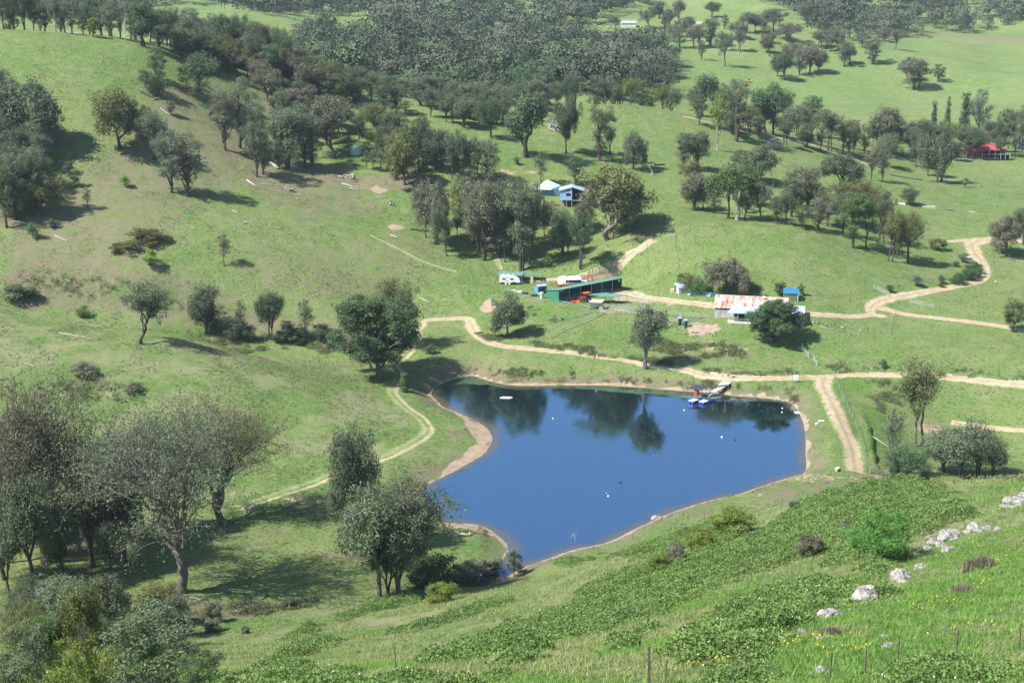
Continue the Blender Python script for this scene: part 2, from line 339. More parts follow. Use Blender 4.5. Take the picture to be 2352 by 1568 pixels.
dm = nn.math('MULTIPLY', nn.ramp(dm, .28, .72), nn.ramp(sep.outputs[0], 0., .12))
base_dry = nn.math('MULTIPLY', nn.ramp(nn.math('ADD', nn.math('MULTIPLY', br, .55), nn.math('MULTIPLY', nn.noise(.05, 3, .6, co), .6)), .62, .80), .38)
col = nn.mix(nn.math('MAXIMUM', dm, base_dry), col, dryc)
col = nn.mix(nn.math('MULTIPLY', sep.outputs[2], .85), col, nn.mix(nn.ramp(fine, .35, .65), c3(.055, .15, .02), c3(.10, .24, .035)))
# tracks worn and seed heads on the near hillside
seed = nn.math('MULTIPLY', nn.math('MULTIPLY', nn.ramp(nn.noise(.09, 4, .6, co), .45, .6), zsep.outputs[0]), .6)
col = nn.mix(seed, col, c3(.33, .32, .185))
dd = nn.math('ADD', sep.outputs[1], nn.math('MULTIPLY', nn.math('SUBTRACT', nn.noise(1.1, 4, .65, co), .5), .9))
dd = nn.math('MULTIPLY', nn.ramp(dd, .4, .62), nn.ramp(sep.outputs[1], 0, .15))
col = nn.mix(dd, col, dirt_color(nn, co))
col = nn.mix(zsep.outputs[2], col, c3(.10, .075, .04))
t.links.new(col, b.inputs[0])
nn.bump(nn.math('ADD', nn.math('MULTIPLY', fine, .7), nn.math('ADD', vf, mid)), .9, .35, b)
M['pasture'] = m
ground = link("ground", ground_me, m); tag(ground, kind='structure')
ground['label'] = 'rolling green pasture hills around the dam'
# ------------------------------------------------------------------ water
m, t, b = new_mat("dam_water", .04, .5, (.02, .045, .09)); nn = N(t); co = nn.coord()
b.inputs['IOR'].default_value = 1.33
gl = nn.node('ShaderNodeBsdfGlossy'); gl.inputs['Color'].default_value = c3(.41, .62, .82); gl.inputs['Roughness'].default_value = .015
df = nn.node('ShaderNodeBsdfDiffuse'); df.inputs[0].default_value = c3(.02, .035, .05)
mx = nn.node('ShaderNodeMixShader'); mx.inputs[0].default_value = .78
mp = nn.node('ShaderNodeMapping'); t.links.new(co, mp.inputs[0]); mp.inputs['Scale'].default_value = (1, .55, 1)
n1 = nn.noise(2.2, 3, .6, mp.outputs[0]); n2 = nn.noise(.18, 2, .5, co)
bm_ = nn.node('ShaderNodeBump'); bm_.inputs['Strength'].default_value = .07; bm_.inputs['Distance'].default_value = .10
t.links.new(nn.math('MULTIPLY', n1, nn.ramp(n2, .35, .6, .35, 1.)), bm_.inputs['Height']); t.links.new(bm_.outputs[0], gl.inputs['Normal'])
shl = nn.node('ShaderNodeVertexColor', layer_name='shallow').outputs[0]; nn.put(df.inputs[0], nn.mix(shl, c3(.02, .035, .05), c3(.11, .095, .05))); nn.put(mx.inputs[0], nn.ramp(shl, 0., 1., .78, .42))
t.links.new(df.outputs[0], mx.inputs[1]); t.links.new(gl.outputs[0], mx.inputs[2]); t.links.new(mx.outputs[0], t.nodes['Material Output'].inputs[0])
M['water'] = m
_c = SHORE.mean(0); _sh = SHORE + (SHORE - _c) / np.linalg.norm(SHORE - _c, axis=1)[:, None] * 0.0
def tri_fill(poly2, z, name):
    bm = bmesh.new(); vs = [bm.verts.new((p[0], p[1], z)) for p in poly2]; bm.faces.new(vs)
    bmesh.ops.triangulate(bm, faces=bm.faces[:]); me = bpy.data.meshes.new(name); bm.to_mesh(me); bm.free(); return me
def offset_poly(poly, d):
    p = np.array(poly); a = np.roll(p, 1, 0); c = np.roll(p, -1, 0); t_ = c - a; t_ /= np.linalg.norm(t_, axis=1)[:, None] + 1e-9
    nrm = np.c_[t_[:, 1], -t_[:, 0]]
    area = 0.5 * np.sum(p[:, 0] * c[:, 1] - c[:, 0] * p[:, 1])
    return p + nrm * d * (1 if area > 0 else -1)
_lo = SHORE.min(0) - 2; _hi = SHORE.max(0) + 2; _nx = int((_hi[0] - _lo[0]) / .7); _ny = int((_hi[1] - _lo[1]) / .7)
_X, _Y = np.meshgrid(np.linspace(_lo[0], _hi[0], _nx), np.linspace(_lo[1], _hi[1], _ny)); _X = _X.ravel(); _Y = _Y.ravel(); _sd = poly_sd(_X, _Y, SHORE)
_q = np.stack([(np.arange(_ny - 1)[:, None] * _nx + np.arange(_nx - 1)[None]).ravel() + k for k in (0, 1, _nx + 1, _nx)], 1); _q = _q[(_sd[_q] < .9).all(1)]
_used, _inv = np.unique(_q, return_inverse=True); wme = raw_mesh("water", np.c_[_X[_used], _Y[_used], np.zeros(len(_used))], _inv.reshape(-1), 4, None, True)
_s = 1 - sstep(.2, 3.6, -_sd[_used] + (fbm(_X[_used] / 5, _Y[_used] / 5, 15, 3) - .5) * 3); color_attr(wme, "shallow", np.c_[_s, _s, _s])
water = link("water", wme, M['water']); tag(water, kind='structure'); water['label'] = 'still blue farm dam water'
# ------------------------------------------------------------------ dirt tracks
WSIDE = (.38, 1.)
def track_mat(name, two_wheel, bare):
    m, t, b = new_mat(name, .95, .1); nn = N(t); co = nn.coord()
    uv = nn.node('ShaderNodeVertexColor', layer_name='across').outputs[0]; sp = nn.node('ShaderNodeSeparateColor'); t.links.new(uv, sp.inputs[0])
    e = sp.outputs[0]      # 0 at the middle, 1 at the edge
    col, big, mid, fine, vf = grass_color(nn, co); dc = dirt_color(nn, co)
    nz = nn.math('MULTIPLY', nn.math('SUBTRACT', nn.noise(.7, 6, .75, co), .5), 1.5)
    if two_wheel:
        a = nn.math('ABSOLUTE', nn.math('SUBTRACT', e, .46)); f = nn.math('MULTIPLY', nn.ramp(nn.math('ADD', a, nn.math('MULTIPLY', nz, .6)), .10, .36, .95, 0.), nn.ramp(sp.outputs[1], .45, .55, WSIDE[0], WSIDE[1]))
    else:
        f = nn.ramp(nn.math('ADD', e, nz), .62, .86, 1., 0.)
    if not two_wheel: f = nn.math('MULTIPLY', f, nn.ramp(nn.math('ADD', e, nn.math('MULTIPLY', nz, .35)), .0, .26, .45, 1.))
    f = nn.math('MULTIPLY', f, nn.ramp(e, .86, .99, 1., 0.)); f = nn.math('MULTIPLY', f, nn.ramp(nn.noise(.08, 3, .6, co), .30, .42, bare, 1.))
    col = nn.mix(f, col, dc); t.links.new(col, b.inputs[0]); nn.bump(nn.math('ADD', fine, vf), .6, .15, b); return m
M['track'] = track_mat("farm_track", False, .85); M['wheel'] = track_mat("two_wheel_track", True, .6); M['grassy'] = track_mat("grassy_track", False, .22)
def path(name, uv, width, mat, label, lift=.05, ymin=30, step=1.0):
    c = smooth_line([tuple(P(float(a.split()[0]), float(a.split()[1]), ymin))[:2] for a in uv.split("|")], 8)
    seg = np.r_[0, np.cumsum(np.linalg.norm(np.diff(c, axis=0), axis=1))]; nS = max(int(seg[-1] / step), 4); s = np.linspace(0, seg[-1], nS)
    c = np.c_[np.interp(s, seg, c[:, 0]), np.interp(s, seg, c[:, 1])]; t_ = np.gradient(c, axis=0); t_ /= np.linalg.norm(t_, axis=1)[:, None] + 1e-9
    nr = np.c_[-t_[:, 1], t_[:, 0]]; K_ = 10; k = np.linspace(-1, 1, K_ + 1)
    wd = (np.interp(s, np.linspace(0, seg[-1], len(width)), width) if hasattr(width, '__len__') else np.full(nS, width)) * .5 * 1.08
    x = c[:, 0][:, None] + nr[:, 0][:, None] * k * wd[:, None]; y = c[:, 1][:, None] + nr[:, 1][:, None] * k * wd[:, None]
    z = T(x, y) + lift - .03 * np.abs(k) ** 4
    me = raw_mesh(name, np.c_[x.ravel(), y.ravel(), z.ravel()], np.stack([(np.arange(nS - 1)[:, None] * (K_ + 1) + np.arange(K_)[None]).ravel() + q for q in (0, 1, K_ + 2, K_ + 1)], 1), 4, None, True)
    color_attr(me, "across", np.c_[np.tile(np.abs(k), nS), np.tile(k, nS) * .5 + .5, np.zeros(nS * (K_ + 1))])
    o = link(name, me, mat); tag(o, kind='structure'); o['label'] = label; return o
PATHS = [
 ("dirt_road", "2520 546|2352 551|2275 551|2235 560|2238 579|2255 606|2263 626|2255 643|2218 654|2151 666|2085 678|2041 686|2008 699|1998 713|2010 724|2034 725", [3, 4, 6, 5.5, 5.5, 5, 3.6, 3.2, 3.2, 3.4, 4.4, 4, 2.4], 'track', 'pale winding dirt road down to the woolshed'),
 ("dirt_road", "2012 722|1968 727|1918 725|1861 721|1800 716|1740 710|1690 706|1644 703|1601 698|1567 694|1518 688|1468 679|1430 672|1400 670", [2.6, 2.6, 2.6, 3, 3.4, 3, 2.8, 3.2, 4, 6], 'track', 'dirt road past the rusty roofed woolshed'),
 ("dirt_road", "2012 706|2040 712|2068 719|2135 728|2201 736|2268 744|2335 756|2540 790", 2.8, 'track', 'narrow dirt road running off to the right'),
 ("dirt_track", "2175 555|2210 552|2275 551", 2.0, 'track', 'thin dirt track joining the road top'),
 ("dirt_track", "961 760|971 741|998 734|1045 732|1075 733|1082 745|1090 760|1105 776|1130 788|1160 796|1218 801|1285 808|1368 818|1451 831|1475 836|1518 840|1569 848|1601 858|1651 864|1701 867|1801 869|1868 867", [2.6, 2.6, 3, 4, 3.4, 3, 2.6, 2.4, 2.4, 2.4, 2.4, 2.6, 3, 3.4, 3.6], 'grassy', 'grassy dirt track above the far bank'),
 ("dirt_track", "1868 867|1934 863|1984 861|2035 862|2101 863|2168 866|2235 872|2301 879|2540 900", 3.0, 'track', 'straight dirt track right of the dam'),
 ("dirt_track", "971 741|961 757|955 775|941 806|918 828|904 842|918 858|912 876|901 899|910 914|928 932|958 953|977 972|985 989|971 1005|934 1026|891 1048|840 1066|780 1087|717 1111|655 1131|600 1150|540 1168", 3.2, 'wheel', 'two wheel track along the left bank'),
 ("dam_wall_road", "1897 864|1890 885|1901 908|1918 940|1934 979|1951 1013|1958 1043|1962 1064|1964 1084", [5, 4.4, 4.4, 4.4, 4.4, 4.4, 4.6], 'track', 'bare dirt road along the dam wall'),
 ("dirt_track", "1501 551|1468 573|1434 596|1401 619|1368 631|1318 639|1260 642|1180 646", [3.4, 3.2, 3, 2.6, 1.6, 1.4], 'track', 'dirt track climbing behind the green shed'),
 ("dirt_track", "1568 268|1618 279|1668 294|1718 303|1784 316|1851 329|1894 344|1968 368|2030 392", 2.4, 'track', 'dirt track along the knoll ridge'),
 ("dirt_track", "2540 1010|2370 989|2301 985|2235 977|2185 970", 2.6, 'track', 'dirt track in the gully below the wall'),
 ("dirt_track", "1112 530|1135 580|1150 620", 1.6, 'wheel', 'worn track between the gum trees'),
 ("dirt_track", "850 540|920 575|970 600|1050 625", 1.4, 'wheel', 'faint cattle track across the slope'),
]
for nm, uv, wd, mt, lb in PATHS: path(nm, uv, wd, M[mt], lb)
# ------------------------------------------------------------------ foliage and bark materials
LEAF_GAIN = 1.25
def leaf_mat(name, c1, c2, tr=.28, vary=.12):
    c1 = tuple(x * LEAF_GAIN for x in c1); c2 = tuple(x * LEAF_GAIN for x in c2)
    m = bpy.data.materials.new(name); m.use_nodes = True; t = m.node_tree; b = t.nodes['Principled BSDF']; nn = N(t)
    oi = nn.node('ShaderNodeObjectInfo'); geo = nn.node('ShaderNodeNewGeometry'); co = nn.coord()
    isl = geo.outputs['Random Per Island']
    col = nn.mix(isl, c3(*c1), c3(*c2))
    col = nn.mix(nn.math('MULTIPLY', nn.ramp(nn.noise(.45, 2, .5, co), .42, .62), .45), col, c3(*[x * 1.35 for x in c2]))
    h = nn.node('ShaderNodeHueSaturation'); t.links.new(col, h.inputs['Color'])
    nn.put(h.inputs['Value'], nn.math('ADD', nn.math('MULTIPLY', oi.outputs['Random'], vary * 2.6), 1 - vary * 1.3))
    nn.put(h.inputs['Hue'], nn.math('ADD', nn.math('MULTIPLY', oi.outputs['Random'], .03), .485))
    t.links.new(h.outputs[0], b.inputs['Base Color']); b.inputs['Roughness'].default_value = .62; b.inputs['Specular IOR Level'].default_value = .25
    tl = nn.node('ShaderNodeBsdfTranslucent'); mx = nn.node('ShaderNodeMixShader'); mx.inputs[0].default_value = tr
    t.links.new(h.outputs[0], tl.inputs[0]); t.links.new(b.outputs[0], mx.inputs[1]); t.links.new(tl.outputs[0], mx.inputs[2])
    t.links.new(mx.outputs[0], t.nodes['Material Output'].inputs[0]); m.diffuse_color = (*c2, 1); return m
LM = {
 'g': leaf_mat("gum_leaves_grey_green", (.078, .108, .058), (.140, .175, .098)),
 'd': leaf_mat("gum_leaves_dark_green", (.050, .085, .042), (.098, .150, .068)),
 'o': leaf_mat("gum_leaves_olive", (.095, .115, .040), (.165, .180, .070)),
 'b': leaf_mat("gum_leaves_brown_grey", (.105, .112, .068), (.170, .175, .112)),
 's': leaf_mat("gum_leaves_silvery", (.090, .118, .074), (.165, .190, .122)),
 'y': leaf_mat("leaves_yellow_green", (.095, .140, .024), (.175, .220, .045)),
 'G': leaf_mat("leaves_bright_green", (.058, .118, .036), (.105, .190, .058)),
 'v': leaf_mat("leaves_vivid_green", (.050, .140, .028), (.105, .225, .045)),
 'l': leaf_mat("leaves_lime", (.115, .205, .030), (.190, .290, .055)),
 'f': leaf_mat("leaves_dark_glossy", (.035, .075, .030), (.085, .145, .055)),
 'B': leaf_mat("leaves_bronze", (.070, .078, .022), (.130, .120, .035)),
 'm': leaf_mat("mistletoe_leaves", (.110, .085, .012), (.170, .125, .020)),
 'R': leaf_mat("rush_blades_brown", (.140, .130, .055), (.240, .210, .100)),
 'T': leaf_mat("dry_tussock_blades", (.140, .130, .085), (.230, .215, .145)),
}
def bark_mat(name, c1, c2):
    m, t, b = new_mat(name, .9, .15); nn = N(t); co = nn.coord()
    mp = nn.node('ShaderNodeMapping'); t.links.new(co, mp.inputs[0]); mp.inputs['Scale'].default_value = (4, 4, .8)
    col = nn.mix(nn.ramp(nn.noise(2.5, 4, .65, mp.outputs[0]), .35, .65), c3(*c1), c3(*c2)); t.links.new(col, b.inputs[0]); return m
BM = {'k': bark_mat("dark_bark", (.05, .042, .036), (.12, .10, .085)), 'p': bark_mat("pale_bark", (.22, .20, .175), (.50, .475, .43)), 'w': bark_mat("bleached_wood", (.30, .28, .26), (.58, .55, .52)),
      'c': bark_mat("brown_bark", (.10, .088, .076), (.24, .215, .19))}
# ------------------------------------------------------------------ tubes and leaf cards
class Tubes:
    def __init__(s, sides=6): s.v = []; s.f = []; s.n = 0; s.k = sides
    def path(s, pts, rad):
        pts = np.array(pts, float); k = s.k; m = len(pts)
        t_ = np.gradient(pts, axis=0); t_ /= np.linalg.norm(t_, axis=1)[:, None] + 1e-9
        up = np.array([1., 0, 0]) if abs(t_[0][0]) < .8 else np.array([0, 1., 0])
        base = s.n; an = np.arange(k) / k * 2 * math.pi
        for i in range(m):
            u = np.cross(t_[i], up); u /= np.linalg.norm(u) + 1e-9; w_ = np.cross(t_[i], u)
            s.v.append(pts[i] + rad[i] * (np.cos(an)[:, None] * u + np.sin(an)[:, None] * w_))
        for i in range(m - 1):
            for j in range(k):
                a = base + i * k + j; b_ = base + i * k + (j + 1) % k
                s.f.append((a, b_, b_ + k, a + k))
        s.n += m * k
        s.v.append(pts[-1][None] + t_[-1] * rad[-1] * .5); e = s.n; s.n += 1     # close the end
        for j in range(0, k): s.f.append((e - k + j, e - k + (j + 1) % k, e, e))
    def mesh(s, name):
        bm = bmesh.new(); vs = [bm.verts.new(p) for p in np.vstack(s.v)]
        for f in s.f:
            try: bm.faces.new([vs[i] for i in dict.fromkeys(f)])
            except ValueError: pass
        for f in bm.faces: f.smooth = True
        me = bpy.data.meshes.new(name); bm.to_mesh(me); bm.free(); return me
def cards(rng, c, size, asp=.5, droop=.35, nrm=None, jit=.55):
    """leaf sprays: one small folded quad per centre"""
    n_ = len(c); a = rng.normal(size=(n_, 3)); a[:, 2] -= droop; a /= np.linalg.norm(a, axis=1)[:, None] + 1e-9
    if nrm is not None:
        m_ = nrm + rng.normal(size=(n_, 3)) * jit; m_ /= np.linalg.norm(m_, axis=1)[:, None] + 1e-9; a -= (a * m_).sum(1)[:, None] * m_; a /= np.linalg.norm(a, axis=1)[:, None] + 1e-9
        b = np.cross(m_, a)
    else: b = rng.normal(size=(n_, 3))
    b -= (b * a).sum(1)[:, None] * a; b /= np.linalg.norm(b, axis=1)[:, None] + 1e-9
    nn_ = np.cross(a, b); L = size * rng.uniform(.6, 1.35, n_)[:, None]; w_ = L * asp
    q = np.stack([c - a * L * .5, c + b * w_ * .5 + nn_ * w_ * .15, c + a * L * .5, c - b * w_ * .5 + nn_ * w_ * .15], 1)
    return q.reshape(-1, 3)
def card_mesh(name, q):
    return raw_mesh(name, q, np.arange(len(q)), 4)
def limb(rng, p0, p1, r0, r1, n_=5, wob=.06, sag=0.0):
    p0 = np.array(p0, float); p1 = np.array(p1, float); L = np.linalg.norm(p1 - p0); t_ = np.linspace(0, 1, n_)
    pts_ = p0[None] * (1 - t_)[:, None] + p1[None] * t_[:, None]
    off = rng.normal(size=3) * L * wob; off2 = rng.normal(size=3) * L * wob
    pts_ += np.sin(t_ * math.pi)[:, None] * off + np.sin(t_ * 2 * math.pi)[:, None] * off2 * .6
    pts_[:, 2] += np.sin(t_ * math.pi) * L * sag
    return pts_, r0 + (r1 - r0) * t_ ** .8
def tree_mesh(seed, H=10., W_=8., base=.30, lobes=14, lr=.17, trunks=1, cl=20, cpc=12, leaf=.42, asp=.5, shape='dome', spread=.0, tr=.028, low=0., flat=.8, lean=0., fill=.5, csz=.26, droop=.35, ends=3, sides=6, gap=0.):
    """returns (trunk mesh, crown mesh). base: fraction of H where the crown starts"""
    rng = np.random.default_rng(seed); T_ = Tubes(sides); ct = []; nm_ = []
    zc0 = H * base; tries = 0; Lb = []
    while len(Lb) < lobes and tries < 4000:
        tries += 1; h = rng.uniform(0, 1); z = zc0 + (H - zc0) * h
        if shape == 'dome': rr = math.sqrt(max(0, 1 - (max(h - .35, 0) / .65) ** 2)) * (.55 + .45 * min(h / .35, 1))
        elif shape == 'vase': rr = (.25 + .75 * h ** .8) * math.sqrt(max(0, 1 - (max(h - .7, 0) / .32) ** 2))
        elif shape == 'oval': rr = math.sqrt(max(0, 1 - ((h - .5) / .52) ** 2))
        elif shape == 'col': rr = (1 - h) ** .4 * min(1, .5 + h * 4)
        elif shape == 'cone': rr = (1 - h) * .9 + .1
        else: rr = 1
        a = rng.uniform(0, 6.283); q = rng.uniform(0, 1) ** .5 * rr; r_ = lr * H * rng.uniform(.65, 1.3)
        R_ = max(W_ / 2 - r_ * .8, .05 * W_)
        p = np.array([math.cos(a) * q * R_ + lean * z, math.sin(a) * q * R_, min(z, H - r_ * flat * .9)])
        if any(np.linalg.norm((p - o[0]) * (1, 1, 1.15)) < (r_ + o[1]) * (.62 + gap) for o in Lb): continue
        Lb.append((p, r_))
    tb = []
    for k in range(trunks):
        a = rng.uniform(0, 6.283); o = np.array([math.cos(a), math.sin(a), 0]) * (spread * W_ * rng.uniform(.3, 1) if trunks > 1 else 0)
        ht = H * (base + (1 - base) * rng.uniform(.35, .6)); top = o * (1.8 if trunks > 1 else 1) + np.array([lean * ht + rng.normal() * .02 * H, rng.normal() * .02 * H, ht])
        r0 = tr * H * rng.uniform(.85, 1.15) * (.75 if trunks > 1 else 1)
        pp, rd = limb(rng, o * .5 + (0, 0, -.04 * H), top, r0, r0 * .42, 7, .018); rd[0] *= 1.45
        T_.path(pp, rd); tb.append((pp, rd))
    for p, r_ in Lb:
        pp, rd = min(tb, key=lambda q: np.linalg.norm(q[0][3][:2] - p[:2])); f = rng.uniform(.35, .95)
        zt = min(max(p[2] * f - .08 * H, pp[1][2]), pp[-1][2]); i = int(np.argmin(abs(pp[:, 2] - zt))); rr = rd[i] * .55
        l, lrd = limb(rng, pp[i], p, rr, rr * .25, 5, .08, .03); T_.path(l, lrd)
        for _ in range(ends):
            e = p + rng.normal(size=3) * r_ * .5; l2, rd2 = limb(rng, l[3], e, rr * .4, rr * .1, 4, .1); T_.path(l2, rd2)
        n_ = max(4, int(cl * (r_ / (lr * H)) ** 2)); d = rng.normal(size=(n_, 3)); d[:, 2] = d[:, 2] * .8 + .18; d /= np.linalg.norm(d, axis=1)[:, None]
        rad = r_ * rng.uniform(fill, 1.02, n_)[:, None]; cc = p + d * rad * (1, 1, flat)
        off = rng.normal(size=(n_, cpc, 3)) * r_ * csz * (1, 1, .8); q_ = (cc[:, None] + off).reshape(-1, 3); ct.append(q_); v_ = (q_ - p + (0, 0, .15 * r_)) * (1, 1, 1.3); nm_.append(v_ / (np.linalg.norm(v_, axis=1)[:, None] + 1e-9))
    c = np.vstack(ct); nm = np.vstack(nm_); k = c[:, 2] > low
    return T_, c[k], (leaf, asp, droop, nm[k]), rng
def make_tree(name, seed, **k):
    T_, c, (leaf, asp, droop, nm), rng = tree_mesh(seed, **k)
    q = cards(rng, c, leaf, asp, droop, nm)
    ext = np.percentile(q[:, :2], 98.5, axis=0) - np.percentile(q[:, :2], 1.5, axis=0)
    return T_.mesh(name + "_trunk"), card_mesh(name + "_crown", q), float(np.percentile(q[:, 2], 99.7)), float(ext.mean())
def fan_tree(name, seed, H=20., levels=4, kids=(5, 4, 4, 3), ang=(32, 34, 36, 40), trunk=.22, ratio=.74, tr=.024, cpc=26, leaf=.36, asp=.32, cs=.5, up=.25, wide=1., droop=.5, trunks=1, sides=7, keep=.8):
    rng = np.random.default_rng(seed); T_ = Tubes(sides); cc = []; nv = []
    def grow(p, d, L_, r, lv):
        L_ = L_ * rng.uniform(.75, 1.25); e = p + d * L_; pts_, rd = limb(rng, p, e, r, r * .62, 5 if lv < 3 else 4, .07)
        if lv == 0: pts_[0][2] -= .3; rd[0] *= 1.4
        T_.k = max(3, sides - lv); T_.path(pts_, rd)
        if lv >= levels - 1 or (lv == levels - 2 and rng.uniform() < .35):
            for q in (pts_[-1], pts_[len(pts_) // 2]):
                if rng.uniform() < keep: o_ = np.clip(rng.normal(size=(cpc, 3)), -1.5, 1.5) * cs * rng.uniform(.6, 1.3) * (1, 1, .9); cc.append(q + o_); nv.append(o_ / (np.linalg.norm(o_, axis=1)[:, None] + 1e-9) + (0, 0, .25))
        if lv < levels:
            k = kids[lv] + (1 if rng.uniform() < .3 else 0); a0 = rng.uniform(0, 6.283)
            for i in range(k):
                th = R(ang[lv]) * rng.uniform(.45, 1.3) * wide; a = a0 + i / k * 6.283 + rng.normal() * .4
                u = np.cross(d, (0.3, .1, 1.)); u /= np.linalg.norm(u) + 1e-9; w_ = np.cross(d, u)
                nd = d * math.cos(th) + (u * math.cos(a) + w_ * math.sin(a)) * math.sin(th); nd[2] += up * (.5 if lv < 2 else .2); nd /= np.linalg.norm(nd)
                j = len(pts_) - 1 if i < 2 else rng.integers(max(1, len(pts_) - 3), len(pts_)); grow(pts_[j], nd, L_ * ratio, r * (.58 if lv == 0 else .52), lv + 1)
    for k in range(trunks):
        d = np.array([rng.normal() * .12, rng.normal() * .12, 1.]); d /= np.linalg.norm(d); grow(np.array([rng.normal() * .02 * H * (trunks > 1), rng.normal() * .02 * H * (trunks > 1), 0.]), d, H * trunk, tr * H * (.8 if trunks > 1 else 1), 0)
    q = cards(rng, np.vstack(cc), leaf, asp, droop, np.vstack(nv)); ext = np.percentile(q[:, :2], 98, axis=0) - np.percentile(q[:, :2], 2, axis=0)
    return T_.mesh(name + "_trunk"), card_mesh(name + "_crown", q), float(np.percentile(q[:, 2], 99.5)), float(ext.mean())
VAR = {}
def V_(kind, seeds, **k): VAR[kind] = [make_tree(kind, s, **k) for s in seeds]
V_('gum', (11, 12, 13, 14, 15, 16), H=14, W_=12, base=.28, lobes=22, lr=.12, cl=22, cpc=19, leaf=.34, ends=2, csz=.21, gap=.06)
V_('tall', (21, 22, 23, 24, 25, 26), H=16, W_=8, base=.22, lobes=20, lr=.105, cl=22, cpc=19, leaf=.34, shape='oval', trunks=1, ends=2, csz=.21, gap=.05)
V_('vase', (31, 32, 33, 34, 35), H=15, W_=9, base=.18, lobes=23, lr=.105, cl=22, cpc=19, leaf=.34, csz=.21, gap=.05, shape='vase', trunks=2, spread=.05, ends=2)
VAR['airy'] = [fan_tree('airy', s_, 14, 4, (4, 3, 3, 3), (32, 38, 42, 45), .24, .74, .024, 22, .40, .42, .46, up=.2, wide=1.05, trunks=1 + (s_ % 2), sides=6) for s_ in (321, 322, 323, 324)]
VAR['wide'] = [fan_tree('wide', s_, 13, 4, (5, 4, 3, 3), (44, 42, 42, 45), .20, .76, .028, 30, .42, .45, .52, up=.12, wide=1.1, sides=6) for s_ in (331, 332, 333)]
V_('thin', (51, 52, 53), H=11, W_=5, base=.42, lobes=9, lr=.13, cl=18, cpc=12, leaf=.4, shape='oval', tr=.016, ends=1)
V_('bush', (61, 62, 63), H=3, W_=4, base=.05, lobes=12, lr=.24, cl=22, cpc=12, leaf=.24, shape='dome', tr=.02, low=.05, ends=1, sides=4)
V_('poplar', (71, 72), H=18, W_=4, base=.04, lobes=24, lr=.07, cl=22, cpc=12, leaf=.5, shape='col', tr=.016, flat=1.6, droop=-.6, ends=1)
V_('fig', (81,), H=10.5, W_=12, base=.26, lobes=46, lr=.13, cl=34, cpc=22, leaf=.30, shape='dome', tr=.03, flat=.75, fill=.7, csz=.2, asp=.65)
V_('round', (91, 92), H=8, W_=6, base=.2, lobes=20, lr=.14, cl=26, cpc=16, leaf=.32, shape='oval', tr=.03, ends=2)
V_('small', (101, 102), H=4, W_=2.6, base=.22, lobes=10, lr=.16, cl=18, cpc=12, leaf=.24, shape='oval', tr=.02, ends=1, sides=5)
V_('oak', (111,), H=17, W_=20, base=.30, lobes=60, lr=.095, cl=40, cpc=20, leaf=.40, shape='dome', tr=.036, ends=3, sides=8)
VAR['river'] = [fan_tree('river', s_, 23, 5, (4, 4, 3, 3, 2), (25, 30, 32, 36, 42), .15, .84, .024, 19, .26, .34, .50, up=.10, wide=1.0, trunks=1 + (s_ == 301), keep=.70) for s_ in (301, 302, 303, 304)]
VAR['river1'] = VAR['river'][1::2] if len(VAR['river']) > 1 else VAR['river']
VAR['near'] = [fan_tree('near', s_, 16, 4, (4, 4, 4, 3), (30, 36, 40, 45), .22, .74, .024, 24, .36, .38, .48, up=.22, wide=1.0, trunks=1 + (s_ % 2), keep=.85) for s_ in (311, 312, 313, 314, 315)]
VAR['tea'] = [fan_tree('tea', s_, 7, 3, (5, 4, 4), (34, 40, 45), .22, .80, .022, 26, .22, .45, .36, up=.25, wide=1.0, trunks=3, sides=5, keep=.62) for s_ in (341, 342, 343)]
V_('lush', (151,), H=7, W_=8.5, base=.12, lobes=38, lr=.11, cl=40, cpc=22, leaf=.22, asp=.55, shape='dome', trunks=3, spread=.06, tr=.022)
V_('shrub', (161, 162, 163), H=3, W_=3.6, base=.05, lobes=22, lr=.17, cl=40, cpc=20, leaf=.13, shape='dome', tr=.02, low=.05, ends=2, sides=5)
V_('leafy', (171, 172, 173), H=3.4, W_=4, base=.05, lobes=26, lr=.11, cl=26, cpc=12, leaf=.10, asp=.6, shape='vase', trunks=5, spread=.08, tr=.012, low=.05, ends=3, sides=5, gap=.05, csz=.3, droop=-.2)
for k_, hh_, sd_ in (('gum', 13, (401, 402, 403, 404)), ('tall', 15, (411, 412, 413)), ('vase', 14, (421, 422, 423))):
    VAR[k_] = VAR[k_][:3] + [fan_tree(k_, s_, hh_, 3, (4, 4, 4) if k_ != 'tall' else (3, 4, 4), (36, 42, 46) if k_ == 'gum' else (24, 34, 42), .26 if k_ != 'vase' else .20, .76, .026, 44, .34, .48, .56, up=.2, trunks=1 + (s_ % 2), sides=6, keep=.82) for s_ in sd_]
def dead_mesh(seed, H=14, W_=10, trunks=1, n1=9, n2=6, tr=.03, base=.3):
    rng = np.random.default_rng(seed); T_ = Tubes(6); pp, rd = limb(rng, (0, 0, -.4), (rng.normal() * .05 * H, rng.normal() * .05 * H, H * .8), tr * H, tr * H * .3, 7, .03); T_.path(pp, rd)
    for k in range(n1):
        i = rng.integers(2, 6); a = rng.uniform(0, 6.283); u = rng.uniform(.5, 1)
        e = pp[i] + np.array([math.cos(a) * W_ * .5 * u, math.sin(a) * W_ * .5 * u, rng.uniform(.05, .3) * H]); l, r_ = limb(rng, pp[i], e, rd[i] * .5, rd[i] * .12, 5, .1); T_.path(l, r_)
        for _ in range(n2):
            j = rng.integers(1, 5); e2 = l[j] + rng.normal(size=3) * (.09 * H) + (0, 0, .05 * H); l2, r2 = limb(rng, l[j], e2, r_[j] * .5, r_[j] * .12 + .01, 4, .12); T_.path(l2, r2)
    return T_.mesh("dead_tree_limbs"), H, W_
DEAD = [dead_mesh(201), dead_mesh(202, 12, 6, n1=6, n2=3), dead_mesh(203, 10, 4, n1=4, n2=2, tr=.022)]
USED = set()
